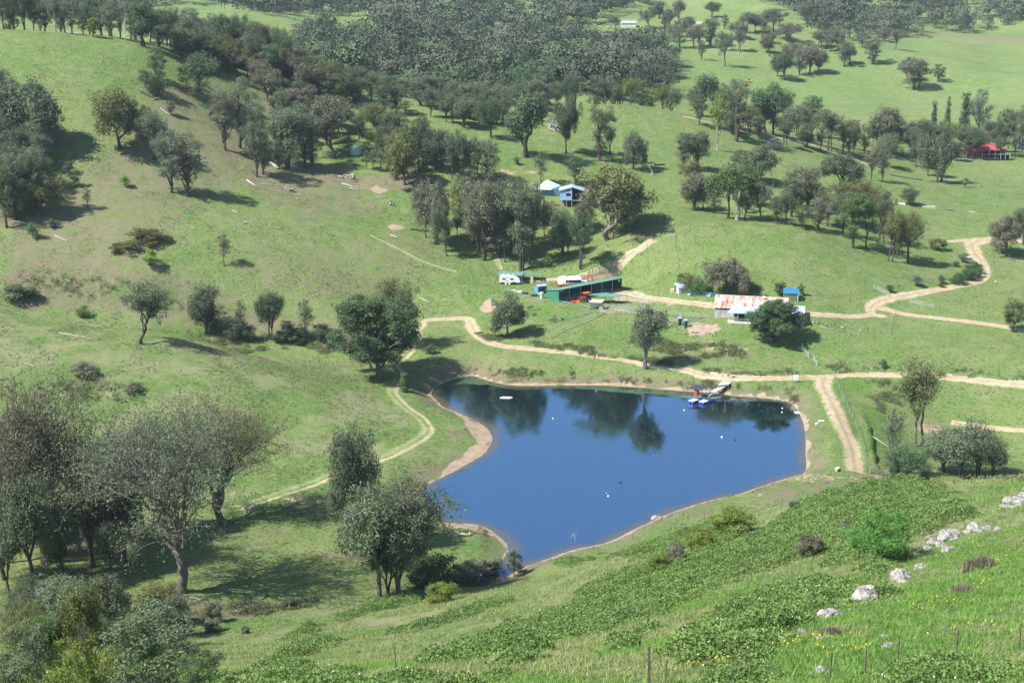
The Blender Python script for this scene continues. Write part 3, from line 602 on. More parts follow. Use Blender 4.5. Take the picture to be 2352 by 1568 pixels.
NAMES = {'bush': 'shrub', 'shrub': 'shrub', 'poplar': 'poplar_tree', 'fig': 'fig_tree', 'dead': 'dead_tree', 'tea': 'tea_tree', 'lush': 'leafy_shrub', 'leafy': 'leafy_shrub', 'small': 'young_tree', 'round': 'tree'}
TREEPOS = []
PENDING = []
def plant(U, Vb, Vt, w, kind, mat, label, group=None, y=None, bark=None, rot=None):
    if y: p = at_y(U, Vb, y); p = Vector((p[0], y, float(T(p[0], y))))
    else: p = P(U, Vb)
    PENDING.append((max(Vb - Vt, 1) * w, (U, Vb, Vt, w, kind, mat, label, group, y, bark, rot), p))
def is_gum(k): return k not in NAMES
def flush_plants():
    gums = sorted([q for q in PENDING if is_gum(q[1][4])], key=lambda q: (q[1][7] is not None, -q[0])); keepers = set(id(q) for q in gums[:300])
    acc = dict(v=[], l=[], t=[], m=[], n=0); mats = []
    for q in PENDING:
        if not is_gum(q[1][4]) or id(q) in keepers: plant_now(*q[1]); continue
        U, Vb, Vt, w, kind, mat, label, group, y, bark, rot = q[1]; p = q[2]
        if kind in ('gum', 'tall', 'vase', 'wide'): w *= .90
        H = max(at_y(U, Vt, p.y)[2] - p.z, .4); W_ = w * mpp(p.y, p.z); rg = random.Random(int(U * 31 + Vb * 17)); a = rg.uniform(0, 6.283); v = VAR[kind][rg.randrange(len(VAR[kind]))]; sx = W_ / v[3]; sz = H / v[2]
        for me, mt in ((v[0], BM[bark or 'k']), (v[1], LM[mat])):
            if mt not in mats: mats.append(mt)
            nv_ = len(me.vertices); co = np.empty(nv_ * 3, np.float32); me.vertices.foreach_get('co', co); co = co.reshape(-1, 3) * (sx, sx, sz); li = np.empty(len(me.loops), np.int32); me.loops.foreach_get('vertex_index', li); lt = np.empty(len(me.polygons), np.int32); me.polygons.foreach_get('loop_total', lt)
            acc['v'].append(np.c_[co[:, 0] * math.cos(a) - co[:, 1] * math.sin(a) + p.x, co[:, 0] * math.sin(a) + co[:, 1] * math.cos(a) + p.y, co[:, 2] + p.z]); acc['l'].append(li + acc['n']); acc['t'].append(lt); acc['m'].append(np.full(len(lt), mats.index(mt), np.int32)); acc['n'] += nv_
    if acc['n']:
        me = bpy.data.meshes.new("small_gums"); vv = np.vstack(acc['v']).astype(np.float32); ll = np.concatenate(acc['l']).astype(np.int32); tt_ = np.concatenate(acc['t']); me.vertices.add(len(vv)); me.vertices.foreach_set('co', vv.ravel()); me.loops.add(len(ll)); me.loops.foreach_set('vertex_index', ll)
        me.polygons.add(len(tt_)); me.polygons.foreach_set('loop_start', np.r_[0, np.cumsum(tt_)[:-1]].astype(np.int32)); me.polygons.foreach_set('material_index', np.concatenate(acc['m'])); me.update(calc_edges=True)
        for m_ in mats: me.materials.append(m_)
        o = link("background_gums", me); tag(o, 'smaller gum trees filling the background woods', None, None, 'stuff')
    print("PLANTED", len(PENDING), len(gums))
def plant_now(U, Vb, Vt, w, kind, mat, label, group=None, y=None, bark=None, rot=None):
    if y: p = at_y(U, Vb, y); p = Vector((p[0], y, float(T(p[0], y))))
    else: p = P(U, Vb)
    if kind in ('gum', 'tall', 'vase', 'wide'): w *= .90
    zt = at_y(U, Vt, p.y)[2]; H = max(zt - p.z, .4); W_ = w * mpp(p.y, p.z)
    rng = random.Random(int(U * 31 + Vb * 17))

    nm = NAMES.get(kind, 'gum_tree'); e = empty(nm, (p.x, p.y, p.z), rng.uniform(0, 6.283) if rot is None else rot)
    tag(e, label, {'shrub': 'shrub', 'leafy_shrub': 'shrub'}.get(nm, 'tree'), group); TREEPOS.append((e, kind, mat, p, group))
    if kind == 'dead':
        v = DEAD[rng.randrange(3) if w > 16 else 2]; s = (W_ / v[2], W_ / v[2], H / v[1]); o = link("bare_limbs", v[0], None, e); 
        if not len(v[0].materials): v[0].materials.append(BM['w'])
        o.scale = s; o.material_slots[0].link = 'OBJECT'; o.material_slots[0].material = BM[bark or 'w']; return e
    vs = VAR[kind]; v = vs[rng.randrange(len(vs))]; sx = W_ / v[3]; sz = H / v[2]
    for me, nm2, mt in ((v[0], 'trunk', BM[bark or 'k']), (v[1], 'crown', LM[mat])):
        if not len(me.materials): me.materials.append(mt)
        o = link(nm2, me, None, e); o.scale = (sx * rng.uniform(.94, 1.06), sx * rng.uniform(.94, 1.06), sz); o.material_slots[0].link = 'OBJECT'; o.material_slots[0].material = mt
    return e
# ------------------------------------------------------------------ single trees: U base top width kind leaf | label     (@ = shares its group's label)
GL = {}
def grp(key, label, group): GL[key] = (label, group)
grp('sky', 'tall gum tree of the wood behind the skyline of the left hill', 'gums behind the left skyline')
grp('crest', 'gum tree of the wood along the crest of the left hill', 'gums on the crest of the left hill')
grp('edge', 'grey green gum tree in the grove at the left photo edge', 'gums at the left edge')
grp('grove', 'slender gum tree of the thicket right of the water tank', 'gums right of the water tank')
grp('valley', 'gum tree in the dark valley wood behind the grassy knoll', 'gums in the valley behind the knoll')
grp('home', 'grey green gum tree of the grove hiding the blue cabin', 'gums around the cabin')
grp('ridge', 'gum tree of the row behind the track on the knoll ridge', 'gums behind the ridge track')
grp('slope', 'gum tree of the open wood on the slope right of the knoll', 'gums on the right slope')
grp('red', 'gum tree beside the far house with the red roof', 'gums around the red roofed house')
grp('pad', 'distant gum tree standing in the upper right paddocks', 'gums in the far paddocks')
grp('creek', 'dark low shrub in the creek below the left hill', 'shrubs along the creek')
grp('river', 'large grey river gum in the grove at lower left', 'river gums at lower left')
grp('dark', 'rounded dark shrub on the inside of the road bend', 'shrubs at the road bend')
grp('brown', 'bronze brown shrub on the grassy left slope', 'bronze shrubs on the slope')
grp('silver', 'small silvery shrub on the shady lower left bank', 'silvery shrubs at lower left')
grp('inlet', 'silvery gum sapling at the tip of the dam inlet', 'saplings at the inlet')
grp('low', 'grey green bushy tree in the lower left corner thicket', 'bushy trees of the lower left thicket')
grp('snag', 'bleached dead tree standing among the crest gums', 'dead trees on the crest')
grp('sap', 'small green sapling scattered on the left hillside', 'saplings on the left hill')
grp('saproad', 'small young tree planted near the road bend', 'young trees near the road bend')
grp('copse', 'green gum tree in the copse above the road bend', 'gums above the road bend')
TT = """
8 56 -28 46 tall g@sky y515|30 58 -18 50 tall d@sky y522|55 60 -30 40 vase g@sky y518|78 60 -25 44 tall g@sky y530|102 63 10 50 gum g@sky y518|128 66 -40 44 tall s@sky y512 p|150 68 0 46 tall g@sky y528|165 69 5 46 gum g@sky y520
190 72 34 34 gum d@sky y512|214 75 40 24 round y|yellow green small tree on the left skyline y507|232 76 15 42 tall g@sky y530|256 79 0 44 tall g@sky y514|276 80 12 30 vase g@sky y530|300 81 5 40 tall g@sky y520|20 57 5 44 gum g@sky y545|90 60 -10 44 gum d@sky y550|140 66 -15 50 gum g@sky y548|205 72 -5 50 gum d@sky y548|250 78 -10 50 gum g@sky y550|310 82 -10 54 tall g@sky y545
287 79 15 26 dead g|pale dead tree among the left skyline gums y509
328 106 4 66 vase d|forked dark gum standing in front of the left skyline|387 108 28 62 tall d@crest|366 109 56 44 vase g@crest|362 187 108 46 tall d|narrow dark gum at the grass edge of the left hill|360 218 165 46 bush d|round dark shrub below the narrow dark gum on left hill|333 190 160 28 bush g|grey shrub left of the narrow dark gum
405 115 10 52 tall d@crest|416 128 42 44 vase b@crest|431 127 46 50 gum d@crest|470 124 20 78 dead g|huge grey dead tree with many limbs on hill crest k|452 208 124 98 wide d|broad rounded dark green gum on the left hill brow|506 172 98 42 tall d@crest|545 176 128 58 gum b|grey brown round gum left of the hill crest log|526 140 32 56 gum d@crest|571 162 72 58 tall g@crest|583 151 58 48 gum g@crest|594 153 62 46 tall d@crest|604 150 52 52 gum o@crest|625 198 102 50 vase d|upright dark gum right of the grey brown round gum|663 173 70 54 tall d@crest|650 160 78 44 gum d@crest|677 156 98 22 dead g@snag|632 132 58 26 dead g@snag|656 168 92 16 dead g@snag
718 228 146 62 airy b|airy brown grey gum with several stems above the tank|682 240 188 46 gum d|low dark bushy gum on the hill crest shade|700 205 150 44 gum b@crest|742 192 136 30 round y|round yellow green crown among the crest gums|724 185 128 44 gum g@crest|755 205 150 40 gum g@crest|780 232 172 52 airy g|thin stemmed gum on the bare spur above the tank|765 190 140 44 gum g@crest|800 215 158 44 gum g@crest|622 241 222 10 small l@sap|635 250 228 14 small g@sap
420 100 20 50 gum g@crest|445 105 18 48 tall g@crest|490 120 30 50 gum g@crest|505 125 40 50 tall d@crest|545 130 38 50 gum g@crest|560 125 34 44 gum d@crest|620 135 60 48 gum g@crest|640 142 62 50 gum o@crest|690 150 80 50 gum g@crest|345 100 12 46 tall g@crest|460 150 70 40 tall g@crest|480 160 92 38 tall g@crest
549 338 178 104 gum g|tall broad grey gum with bare trunk on the left slope|517 345 212 60 tall b|tall gum with long bare trunk left of the broad grey gum|589 406 250 72 gum g|thin dark trunked gum at the lower edge of left wood|604 400 300 50 tall g|shorter gum beside the thin dark trunked gum|660 385 252 74 vase g|dense grey gum left of the pale fallen trunk shade|718 384 264 58 vase g|narrow multi stemmed gum left of the green water tank|762 364 226 98 airy b|tall sparse gum just left of the green water tank|640 388 320 40 tall g@crest|690 300 235 60 gum g@crest|700 384 290 44 tall g@crest
272 341 206 112 wide o|wide olive gum with forked trunk on the left slope|352 368 258 76 gum s|silvery gum behind the twin gums on the left slope|394 442 296 82 gum s|left one of twin gums throwing a long shadow|429 449 304 84 tall s|right one of twin gums throwing a long shadow|393 264 232 20 small g@sap|487 276 254 16 small g@sap|345 300 245 40 gum s|small silvery gum between wide olive gum and twins
5 268 158 66 gum g@edge|72 338 186 138 wide g@edge|20 334 262 84 gum g@edge|46 372 322 94 wide g@edge|35 504 352 74 tall s@edge|58 492 348 62 tall s@edge|78 494 342 84 gum g@edge|93 500 408 88 wide o|flat topped olive gum at the left grove's right end|15 522 366 50 tall g@edge|4 385 250 60 gum g@edge|112 322 238 66 gum g@edge|20 440 330 70 gum s@edge|95 440 340 60 tall s@edge|40 300 190 60 gum g@edge|60 420 340 60 gum g@edge
172 428 392 26 small g@sap|288 430 404 20 small l@sap|202 482 430 20 thin g@sap|118 524 502 24 small g@sap|75 548 510 30 small G@sap|160 400 370 20 small g@sap|300 240 226 12 small g@sap
822 320 238 58 tall g|tall gum rising directly behind the green water tank|811 242 204 40 gum d@valley|883 262 184 56 gum d|dark gum on the spur above the tank grove|931 254 230 34 gum o|small olive gum on the bare spur line|892 335 256 54 gum g@grove|963 392 268 50 tall d|dark ivy clad gum in the tank thicket|930 424 304 82 wide o|olive gum with divided black trunk below the tank grove|857 393 346 26 thin g@grove|862 352 302 32 tall y|bright yellow green gum right of the water tank|843 390 348 18 thin g@grove|905 399 360 22 thin g@grove|915 335 262 50 gum o@grove|967 335 266 46 gum o@grove
982 395 322 32 thin g@grove|998 397 308 38 tall b@grove|1004 389 296 44 tall g@grove|1027 401 308 36 thin g@grove|1037 409 298 42 tall g@grove|1052 412 304 48 tall g@grove|1068 411 316 38 thin g@grove|1082 417 328 42 tall b@grove|1121 420 322 54 tall g@grove|1096 406 312 40 tall g@grove|940 380 320 50 gum g@grove|950 395 340 40 tall g@grove|1015 380 300 40 gum g@grove|1088 338 294 14 dead g|thin dead twin trunks in the thicket below the spur|1126 318 228 58 gum d|leaning dark gum on the grass spur right of the thicket|880 360 290 44 tall d@grove|875 395 340 30 thin g@grove
1208 360 214 82 vase d|tall dark vase shaped gum left of the log pile|1279 248 188 34 tall d|small dark gum on top of the knoll left of track|1258 253 206 34 gum g|small grey gum beside the dark one on the knoll|1299 353 226 52 airy g|slim airy gum right of the log pile|1379 369 240 58 vase g|narrow grey gum casting shadow on the knoll side|1401 354 290 26 tall d|short dark gum behind the narrow grey knoll gum|1454 388 304 54 wide s|rounded grey gum at the right foot of the knoll|1244 426 346 34 thin g|slender gum with bare stem behind the mint roof|1321 426 358 48 tall d|dark gum directly behind the blue cabin|1186 378 360 16 small g|tiny lone sapling on the grass below the knoll|1494 402 372 30 dead g|pale leafless sapling beside the fallen branch|1548 334 284 6 dead g|thin dead pole tree on the knoll slope k
1398 550 376 150 airy o|huge spreading gum right of the blue cabin c|1395 549 400 110 airy b|grey inner stems gum fused with the huge spreading gum c|1001 561 420 74 wide b|leaning brown grey gum at left of the cabin grove|1027 588 460 50 tall g|gum with thin black trunk left of grove centre|1115 597 408 84 airy b|big brown grey gum with thick trunk above the caravan|1090 560 430 60 gum b@home|1199 620 418 84 vase g|tall grey gum directly behind the caravan|1215 605 430 70 gum d@home|1160 602 480 44 thin g@home|1294 588 480 52 tall G|fresh green gum with slim trunk behind the carport|1307 587 500 40 tall g@home|1333 615 490 64 tall d|dark gum with long bare trunk by the hill track|1057 522 412 48 gum y|round yellow green gum behind the cabin grove|1150 535 415 50 tall g@home|1240 520 462 36 tall G@home|1185 500 418 54 gum g@home|1265 505 462 44 gum b@home|1220 560 450 60 tall g@home|1286 565 482 50 gum s@home|1345 530 470 40 gum g@home|1175 580 440 50 vase b@home|1140 575 450 40 thin g@home|1250 540 470 40 gum g@home|1350 540 450 50 gum b@home|978 545 425 50 gum b@home|1075 530 420 40 gum g@home|1440 520 420 60 gum o@home|1110 520 425 44 gum g@home
975 600 425 1 thin g@home
1141 262 180 78 gum g@valley y612|1201 240 162 52 gum d@valley y640|1174 250 186 34 tall g@valley y625|1251 235 150 46 tall g@valley y650|1366 238 176 42 tall g@valley y600|1388 238 180 38 tall g@valley y604|1450 244 176 46 tall y|yellow tufted gum on the knoll skyline y590|1495 250 202 38 gum y|low yellow green gum on the knoll skyline y592|1522 252 190 34 tall o@valley y600|1428 242 190 38 tall d@valley y610|1410 240 186 38 gum g@valley y620|1375 240 150 20 dead g|white antlered dead tree above the knoll skyline y605
840 235 170 56 gum d@valley y575|860 245 165 50 gum g@valley y600|905 255 175 60 gum d@valley y590|930 262 180 54 tall g@valley y585|955 268 178 56 gum g@valley y600|985 280 190 56 tall d@valley y585|1010 285 195 52 gum g@valley y580|1035 290 200 50 tall g@valley y590|1060 300 205 50 gum d@valley y580|1085 300 205 50 tall g@valley y590|1110 300 215 46 gum s@valley y575|1165 280 200 50 gum g@valley y600|1225 262 185 50 gum d@valley y620|930 235 196 12 dead g|white dead trunk in the valley wood y570|890 230 165 56 gum g@valley y640|975 250 175 60 gum g@valley y640|1045 260 185 56 gum g@valley y640|1100 265 190 56 gum d@valley y650|1010 300 250 44 gum g@valley y548|1065 312 262 50 bush s@valley y540|1130 300 240 40 gum g@valley y570|1320 240 165 50 gum g@valley y660|1475 240 185 44 gum d@valley y620|1545 252 200 40 gum g@valley y640|1300 245 175 44 gum d@valley y640|820 205 150 54 gum g@valley y600|860 210 150 54 gum b@valley y660
1611 268 170 58 vase d|dark gum left end of the knoll ridge row|1648 274 188 52 gum g@ridge|1691 324 182 62 tall g|dark stemmed gum beside the leaning lime topped tree|1647 346 212 40 thin y|leaning bare tree with yellow green top by the track p|1668 290 200 50 gum d@ridge|1759 306 205 48 vase d@ridge|1777 308 190 50 vase d@ridge|1805 308 206 38 tall g@ridge|1864 316 220 48 tall d@ridge|1792 300 268 28 round y|yellow green bush behind the ridge track row|1735 290 235 50 gum s@ridge y590|1830 312 240 50 gum s@ridge y605|1850 318 250 44 gum g@ridge y600|1600 262 205 46 gum g@ridge y590
1901 346 248 52 tall g@ridge|1909 348 262 42 thin g@ridge|1934 349 276 60 gum o|olive round topped gum at the ridge track end|2015 352 274 50 tall d@ridge|2041 354 248 84 wide b|wide brown grey gum at the right end of ridge row|1998 414 320 46 tall b|tall gum left of the small dark gum below the ridge|2026 414 344 34 tall d|small dark gum at the ridge foot by the long log|1960 350 280 40 gum g@ridge|1985 352 285 40 gum o@ridge|1886 335 250 40 gum b@ridge|2035 385 310 46 gum g@ridge
2103 384 298 50 tall g|slim gum standing alone left of the paddock cluster|2131 404 320 40 gum g@red|2152 419 308 66 wide g|multi trunked gum in the right paddock with long shadow|2161 418 318 54 tall s@red|2218 431 408 20 small g|small young tree alone in the right paddock|2143 300 232 13 poplar d|left slim poplar on the far paddock edge|2174 300 222 12 poplar d|right slim poplar on the far paddock edge|2213 310 212 22 poplar d|thick dark poplar beside the silvery crown|2245 312 206 64 gum s|silvery broad crown right of the thick poplar
2120 356 274 62 gum g@red|2178 356 282 62 gum y|yellow tinted gum left of the red roofed house|2231 358 290 62 gum g@red|2205 350 285 56 gum g@red|2301 360 250 52 gum d@red|2330 362 254 50 gum g@red|2270 345 300 50 gum g@red|2150 350 290 50 gum b@red|2100 350 290 40 gum s@red|2346 350 240 40 gum g@red|2285 330 280 40 gum d@red|2236 366 300 36 tall d@red|2292 366 310 26 tall g@red
2096 206 134 60 vase b|bushy brown clump standing alone in the far green paddock|2110 204 140 50 gum b|right half of the bushy clump in far green paddock|2082 190 132 36 airy g|sparse left limb tree of the far paddock clump|2155 189 148 36 gum d|dark small tree right of the far paddock clump
2056 113 68 42 gum g@pad|2004 148 86 46 vase b@pad|1938 154 94 46 gum g@pad|1953 148 104 34 gum g@pad|1801 184 124 44 gum d@pad|1786 176 130 40 gum g@pad|1836 173 114 46 gum b@pad|1859 171 106 52 gum b@pad|1878 168 120 30 tall g@pad|1820 150 100 50 gum b@pad|1850 140 95 50 gum g@pad|1768 130 72 36 tall b@pad|1666 153 72 46 gum g@pad|1698 119 70 30 tall b@pad|1631 111 42 44 tall d@pad|1611 138 92 20 tall g@pad|1593 112 56 40 gum b@pad|1713 78 28 52 gum g@pad|1636 41 4 36 gum d@pad|1735 75 34 34 gum d@pad|1754 74 30 42 gum g@pad|1851 58 2 46 gum g@pad|1778 72 20 50 gum g@pad|1815 96 52 60 gum b@pad|1880 110 70 44 gum g@pad|1905 120 80 44 gum g@pad|1560 110 62 44 gum b@pad|1490 65 15 40 gum g@pad|1415 70 40 34 gum d@pad|1290 92 52 40 gum g@pad|1540 70 20 40 gum g@pad|1690 90 50 40 gum b@pad|1920 100 60 40 gum b@pad|1980 110 75 40 gum g@pad|2030 95 60 40 gum b@pad|1790 60 20 44 gum s@pad|1510 170 118 50 gum b@pad|1530 150 105 50 gum g@pad
1603 392 304 58 vase g@slope|1569 392 304 36 tall g@slope|1619 464 394 22 dead g|forked black dead tree on the right slope k|1593 484 402 52 vase b|brown grey gum left of the forked dead tree|1692 504 374 104 airy G|green gum with white forked trunk on the mid slope p|1672 500 380 60 airy g@slope|1748 509 428 60 gum b@slope|1755 424 334 88 wide g|broad grey gum below the bleached root mass|1774 430 384 14 dead g|thin dead stem right of the broad grey gum|1818 498 410 58 vase g@slope|1803 516 440 58 gum g@slope|1854 482 388 68 vase b|tall brown grey gum on the right slope|1928 438 354 86 wide g|broad crowned gum below the ridge track end|1841 525 470 44 gum g@slope|1882 528 454 70 gum b@slope|1711 504 448 36 gum b@slope|1640 490 440 40 gum g@slope|1900 520 450 56 gum g@slope|1690 420 350 44 gum g@slope|1830 455 390 44 gum g@slope
1958 569 446 62 vase G|bright green gum at left of the copse above the bend|1990 569 450 62 gum G@copse|1970 522 414 112 gum o@copse|2045 600 484 48 tall o@copse|2060 592 492 46 gum o@copse|2083 605 484 62 gum o|olive gum with dark trunk at right of the copse|2089 470 430 38 round g|small round lone gum left of the white slabs|2030 560 440 56 gum g@copse|1935 540 440 50 gum g@copse|2020 545 440 44 gum b@copse
2316 590 496 78 wide b|brown grey gum at right edge beyond the fence|2348 562 474 44 gum d|dark gum cut by the right photo edge|2323 760 684 50 round o|dense olive tree alone by the right photo edge|2028 846 824 18 bush G|small bush on the cut bank above the straight track
2198 652 627 34 bush f@dark|2224 643 611 36 bush f@dark|2237 628 600 34 bush f@dark|2243 637 612 24 bush f@dark|2211 602 580 22 bush g|grey shrub beside the small tank at the bend|2104 657 630 24 small s@saproad|2161 651 632 15 small g@saproad|2043 671 654 17 small G@saproad|2163 659 650 15 bush B@saproad|2168 574 550 18 small G@saproad|2148 573 546 30 bush o@saproad|2195 612 600 16 small g@saproad
1671 675 594 98 wide b|leaning grey gum behind the woolshed|1584 668 626 50 gum o|olive tree right of the grey tin shed|1602 673 640 46 bush G|leafy green vine bush beside the grey tin shed|1568 655 628 26 bush d|dark bush behind the grey tin shed|1791 679 648 24 round d|cone shaped dark tree behind the woolshed|1839 679 652 17 small d|small dark tree behind the blue roofed shed|1620 672 655 26 bush G|low green bush at the garden mesh fence|1778 784 694 106 fig f|dense dark fig tree in front of the woolshed
322 788 652 94 airy g|lone gum with spreading stems on the left rise|474 769 660 64 vase g|leafy gum at the left end of the creek row|515 777 700 28 thin g|slight gum second in the creek row|555 783 690 30 thin s|slight silvery gum in the middle of the creek row|620 778 670 58 gum d|dark green gum in the creek row|660 787 735 28 thin s|low silvery gum right of the dark creek gum|702 787 686 36 thin g|thin open gum at the right of the creek row|741 783 744 42 bush d|dark spreading bush near the right of the creek row|497 764 732 28 bush d@creek|537 782 735 42 bush d@creek|570 785 750 30 bush d@creek|672 782 744 56 bush d@creek|689 790 774 26 bush d@creek|640 788 760 30 bush g@creek|765 795 765 34 bush g@creek
515 611 536 29 thin b|small round topped tree alone on the left slope|347 615 574 36 small l|bright lime sapling with shadow below the bronze shrubs|190 727 702 28 bush l|lime green bush on the left rise|335 549 526 72 bush B@brown|349 567 548 34 bush B@brown|384 555 540 26 bush B@brown|264 582 561 24 bush B@brown|292 573 553 56 bush B@brown|40 688 652 70 bush g|wide grey green bush patch at left edge|70 682 658 40 bush d@creek|193 862 834 62 bush b|low brown grey bush on the front left rise|306 901 880 44 bush b|smaller low grey bush right of the brown grey bush
868 866 684 184 oak f|large dense gum at the track beside the cove c|905 800 640 96 gum o|olive gum standing behind the large cove gum|928 899 856 19 poplar G|small upright green tree by the cove track|1164 773 678 68 wide g|squat forked gum on the bank left of yards c|1480 846 710 68 vase g|slender grey gum above the far shore c|988 812 790 26 bush g|little grey bush right of the cove gum shadow
107 1292 858 196 river b@river|80 1364 1100 110 near g@river|215 1304 1005 140 near b@river|255 1325 1195 70 near g@river|417 1358 885 330 river g|biggest grey gum with thick trunk at lower left c|510 1200 895 230 river o|olive crowned gum leaning right behind the biggest gum c|182 1264 1020 130 near b@river p|2 1295 1000 110 river b@river p|10 1330 1140 80 near d@river|330 1230 985 130 near b@river|40 1250 1080 100 near g@river|140 1240 1000 120 river b@river p|240 1270 1020 110 near b@river|60 1200 940 120 near b@river|290 1290 1060 90 near g@river|20 1380 1200 80 near g@river|150 1330 1130 80 near g@river
814 1253 983 108 near g|upright gum with white trunk left of dam inlet p|871 1371 1130 140 near g|left stemmed gum of the trio below the inlet c|913 1363 1116 190 near g|widest gum of the trio reaching over the water c|889 1366 1200 120 near d|middle dark gum of the trio below the inlet|850 1290 1170 90 near b|brown grey gum behind the trio|1000 1338 1272 92 bush d|dark dense shrub right of the trio trunks|970 1350 1300 60 bush d|lower dark shrub touching the trio trunks|830 1150 1080 50 thin g|thin gum crown behind the white trunked gum
1085 1334 1288 62 bush s@inlet|1055 1338 1296 50 bush s@inlet|1135 1318 1282 44 small s@inlet|1180 1324 1260 34 small s@inlet|1189 1314 1290 22 small s@inlet|1110 1328 1285 34 small s@inlet
2111 1024 826 104 tall o|large gum standing below the dam wall c|2046 1076 936 44 thin s|thin stemmed small gum left of the large wall gum|2170 1085 985 84 tea g|left grey thicket tree in the gully|2210 1100 966 86 tea g|middle grey thicket tree in the gully|2250 1100 970 80 tea g|tallest right grey thicket tree in the gully|2280 1098 1002 56 tea g|small grey thicket tree at gully right end|2081 1108 1018 76 near d|dark shrubby gum at the foot of the wall road|2115 1104 1060 50 bush g|low grey shrub under the dark shrubby gum|2060 1100 1065 36 bush g|grey shrub left of the dark shrubby gum
2034 1290 1172 130 leafy v|vivid green bush beside the white rocks|1992 1275 1215 96 leafy v|left spreading branches bush joined to the vivid bush|1681 1234 1170 84 shrub y|largest round yellow green shrub below the dam wall|1612 1267 1214 64 shrub y|second round yellow green shrub on the front slope|1508 1314 1272 46 shrub y|third small yellow green shrub on the front slope|1556 1292 1248 44 shrub b|brown green shrub between two yellow shrubs|1014 1384 1338 62 shrub y|yellow green shrub near the trio of gums|1825 1176 1152 23 shrub s|small grey shrub below the dam wall corner|1861 1278 1232 52 shrub b|dry brown thorn shrub on the bramble slope|1945 1225 1195 30 shrub b@brown
490 1428 1384 40 shrub s@silver|487 1450 1422 36 shrub s@silver|397 1457 1430 28 shrub s@silver|427 1457 1428 26 shrub s@silver|440 1507 1478 36 shrub s@silver|563 1454 1438 20 shrub s@silver|300 1427 1384 44 shrub s@silver|665 1395 1372 26 shrub s@silver
150 1478 1338 124 near g|bushy grey green tree in the lower left corner wood|232 1500 1322 110 near g|taller bushy green tree in the lower left corner wood|120 1540 1400 110 near o|low olive tree nearest the lower left corner|330 1625 1440 200 leafy g|large grey green leafy shrub filling the bottom left|60 1620 1450 140 leafy g|grey green leafy shrub at the bottom left corner|200 1640 1470 120 leafy y|lower yellow green shrub at the bottom left edge|455 1600 1500 90 leafy d|small green leafy shrub on the bottom edge left|205 1552 1340 80 airy o|half dead tree with orange leaf tips lower left p|60 1480 1370 80 near g|dark tree behind the lower left corner shrubs
"""
rest = TT.replace("\n", "|")
toks = rest.strip("|").split("|"); recs = []; i = 0
while i < len(toks):
    a = toks[i].strip()
    if not a: i += 1; continue
    if '@' in a: recs.append((a, None)); i += 1
    else: recs.append((a, toks[i + 1].strip())); i += 2
NTREE = 0
for a, lb in recs:
    opt = {}
    if lb is None:
        head, tail = a.split('@'); tq = tail.split(); label, group = GL[tq[0]]; ex = tq[1:]
    else:
        head = a; q = lb.split(); ex = []
        while q and (q[-1] in ('k', 'p', 'c', 'w') or (q[-1][0] == 'y' and q[-1][1:].isdigit())): ex.append(q.pop())
        label = ' '.join(q); group = None
    h = head.split()
    for e_ in ex:
        if e_[0] == 'y' and e_[1:].isdigit(): opt['y'] = float(e_[1:])
        else: opt['bark'] = e_
    U, Vb, Vt, w = map(float, h[:4])
    if w <= 2: continue
    plant(U, Vb, Vt, w, h[4], h[5], label, group, **opt); NTREE += 1
# further gums of the woods, standing between the ones listed
def infill(poly, n_, key, hpx, mats, kinds, gap, seed):
    global NTREE
    rg = random.Random(seed); pl = np.array([[float(x) for x in a.split()] for a in poly.split("|")]); got = []; lo, hi = pl.min(0), pl.max(0); tries = 0
    while len(got) < n_ and tries < 4000:
        tries += 1; u, v = rg.uniform(lo[0], hi[0]), rg.uniform(lo[1], hi[1])
        if poly_sd(np.array([u]), np.array([v]), pl)[0] > 0: continue
        if any(abs(u - a) + 2.2 * abs(v - b) < gap for a, b in got): continue
        if any(abs(u - a) < 12 and abs(v - b) < 6 for a, b in HAVE) or (key == 'home' and 1225 < u < 1350): continue
        got.append((u, v)); h_ = hpx * rg.uniform(.75, 1.2); kd = rg.choice(kinds); plant(u, v, v - h_, h_ * {'tall': .5, 'thin': .42, 'near': .7, 'bush': 1.3}.get(kd, .72), kd, rg.choice(mats), *GL[key]); NTREE += 1
HAVE = [(float(a.split()[0]), float(a.split()[1])) for a, _ in recs]
infill("400 110|520 130|640 150|760 190|840 240|780 250|700 215|600 185|500 165|420 140", 64, 'crest', 62, 'gggdobs', ('gum', 'tall', 'vase', 'tall'), 17, 1)
infill("600 200|720 250|800 280|760 350|660 320|620 260", 24, 'crest', 66, 'ggbs', ('tall', 'vase', 'airy'), 24, 2)
infill("840 300|960 330|1100 390|1120 420|1040 405|940 380|850 350", 12, 'grove', 66, 'ggbo', ('tall', 'thin', 'vase'), 30, 3)
infill("-10 330|100 330|110 470|60 500|-10 510", 9, 'edge', 90, 'gsgb', ('gum', 'vase', 'tall'), 44, 4)
infill("1000 480|1260 470|1350 540|1280 590|1060 585", 10, 'home', 92, 'ggbd', ('tall', 'vase', 'thin'), 44, 5)
infill("1560 280|1700 300|1900 330|2060 350|2060 372|1900 352|1700 318|1560 290", 12, 'ridge', 60, 'ggod', ('gum', 'tall', 'vase'), 36, 6)
infill("2080 330|2352 340|2352 372|2200 372|2090 360", 10, 'red', 58, 'gdgs', ('gum', 'tall', 'vase'), 34, 7)
infill("1560 420|1720 470|1900 480|1960 530|1800 522|1640 498|1570 470", 9, 'slope', 66, 'gbgo', ('gum', 'vase', 'tall'), 46, 8)
infill("1480 20|1660 60|1860 100|2040 100|1960 130|1800 130|1620 120|1500 90", 14, 'pad', 42, 'ggb', ('gum', 'tall', 'vase'), 40, 9)
infill("0 1400|250 1390|420 1450|420 1560|0 1560", 15, 'low', 110, 'gogGd', ('near', 'bush', 'near'), 60, 10)
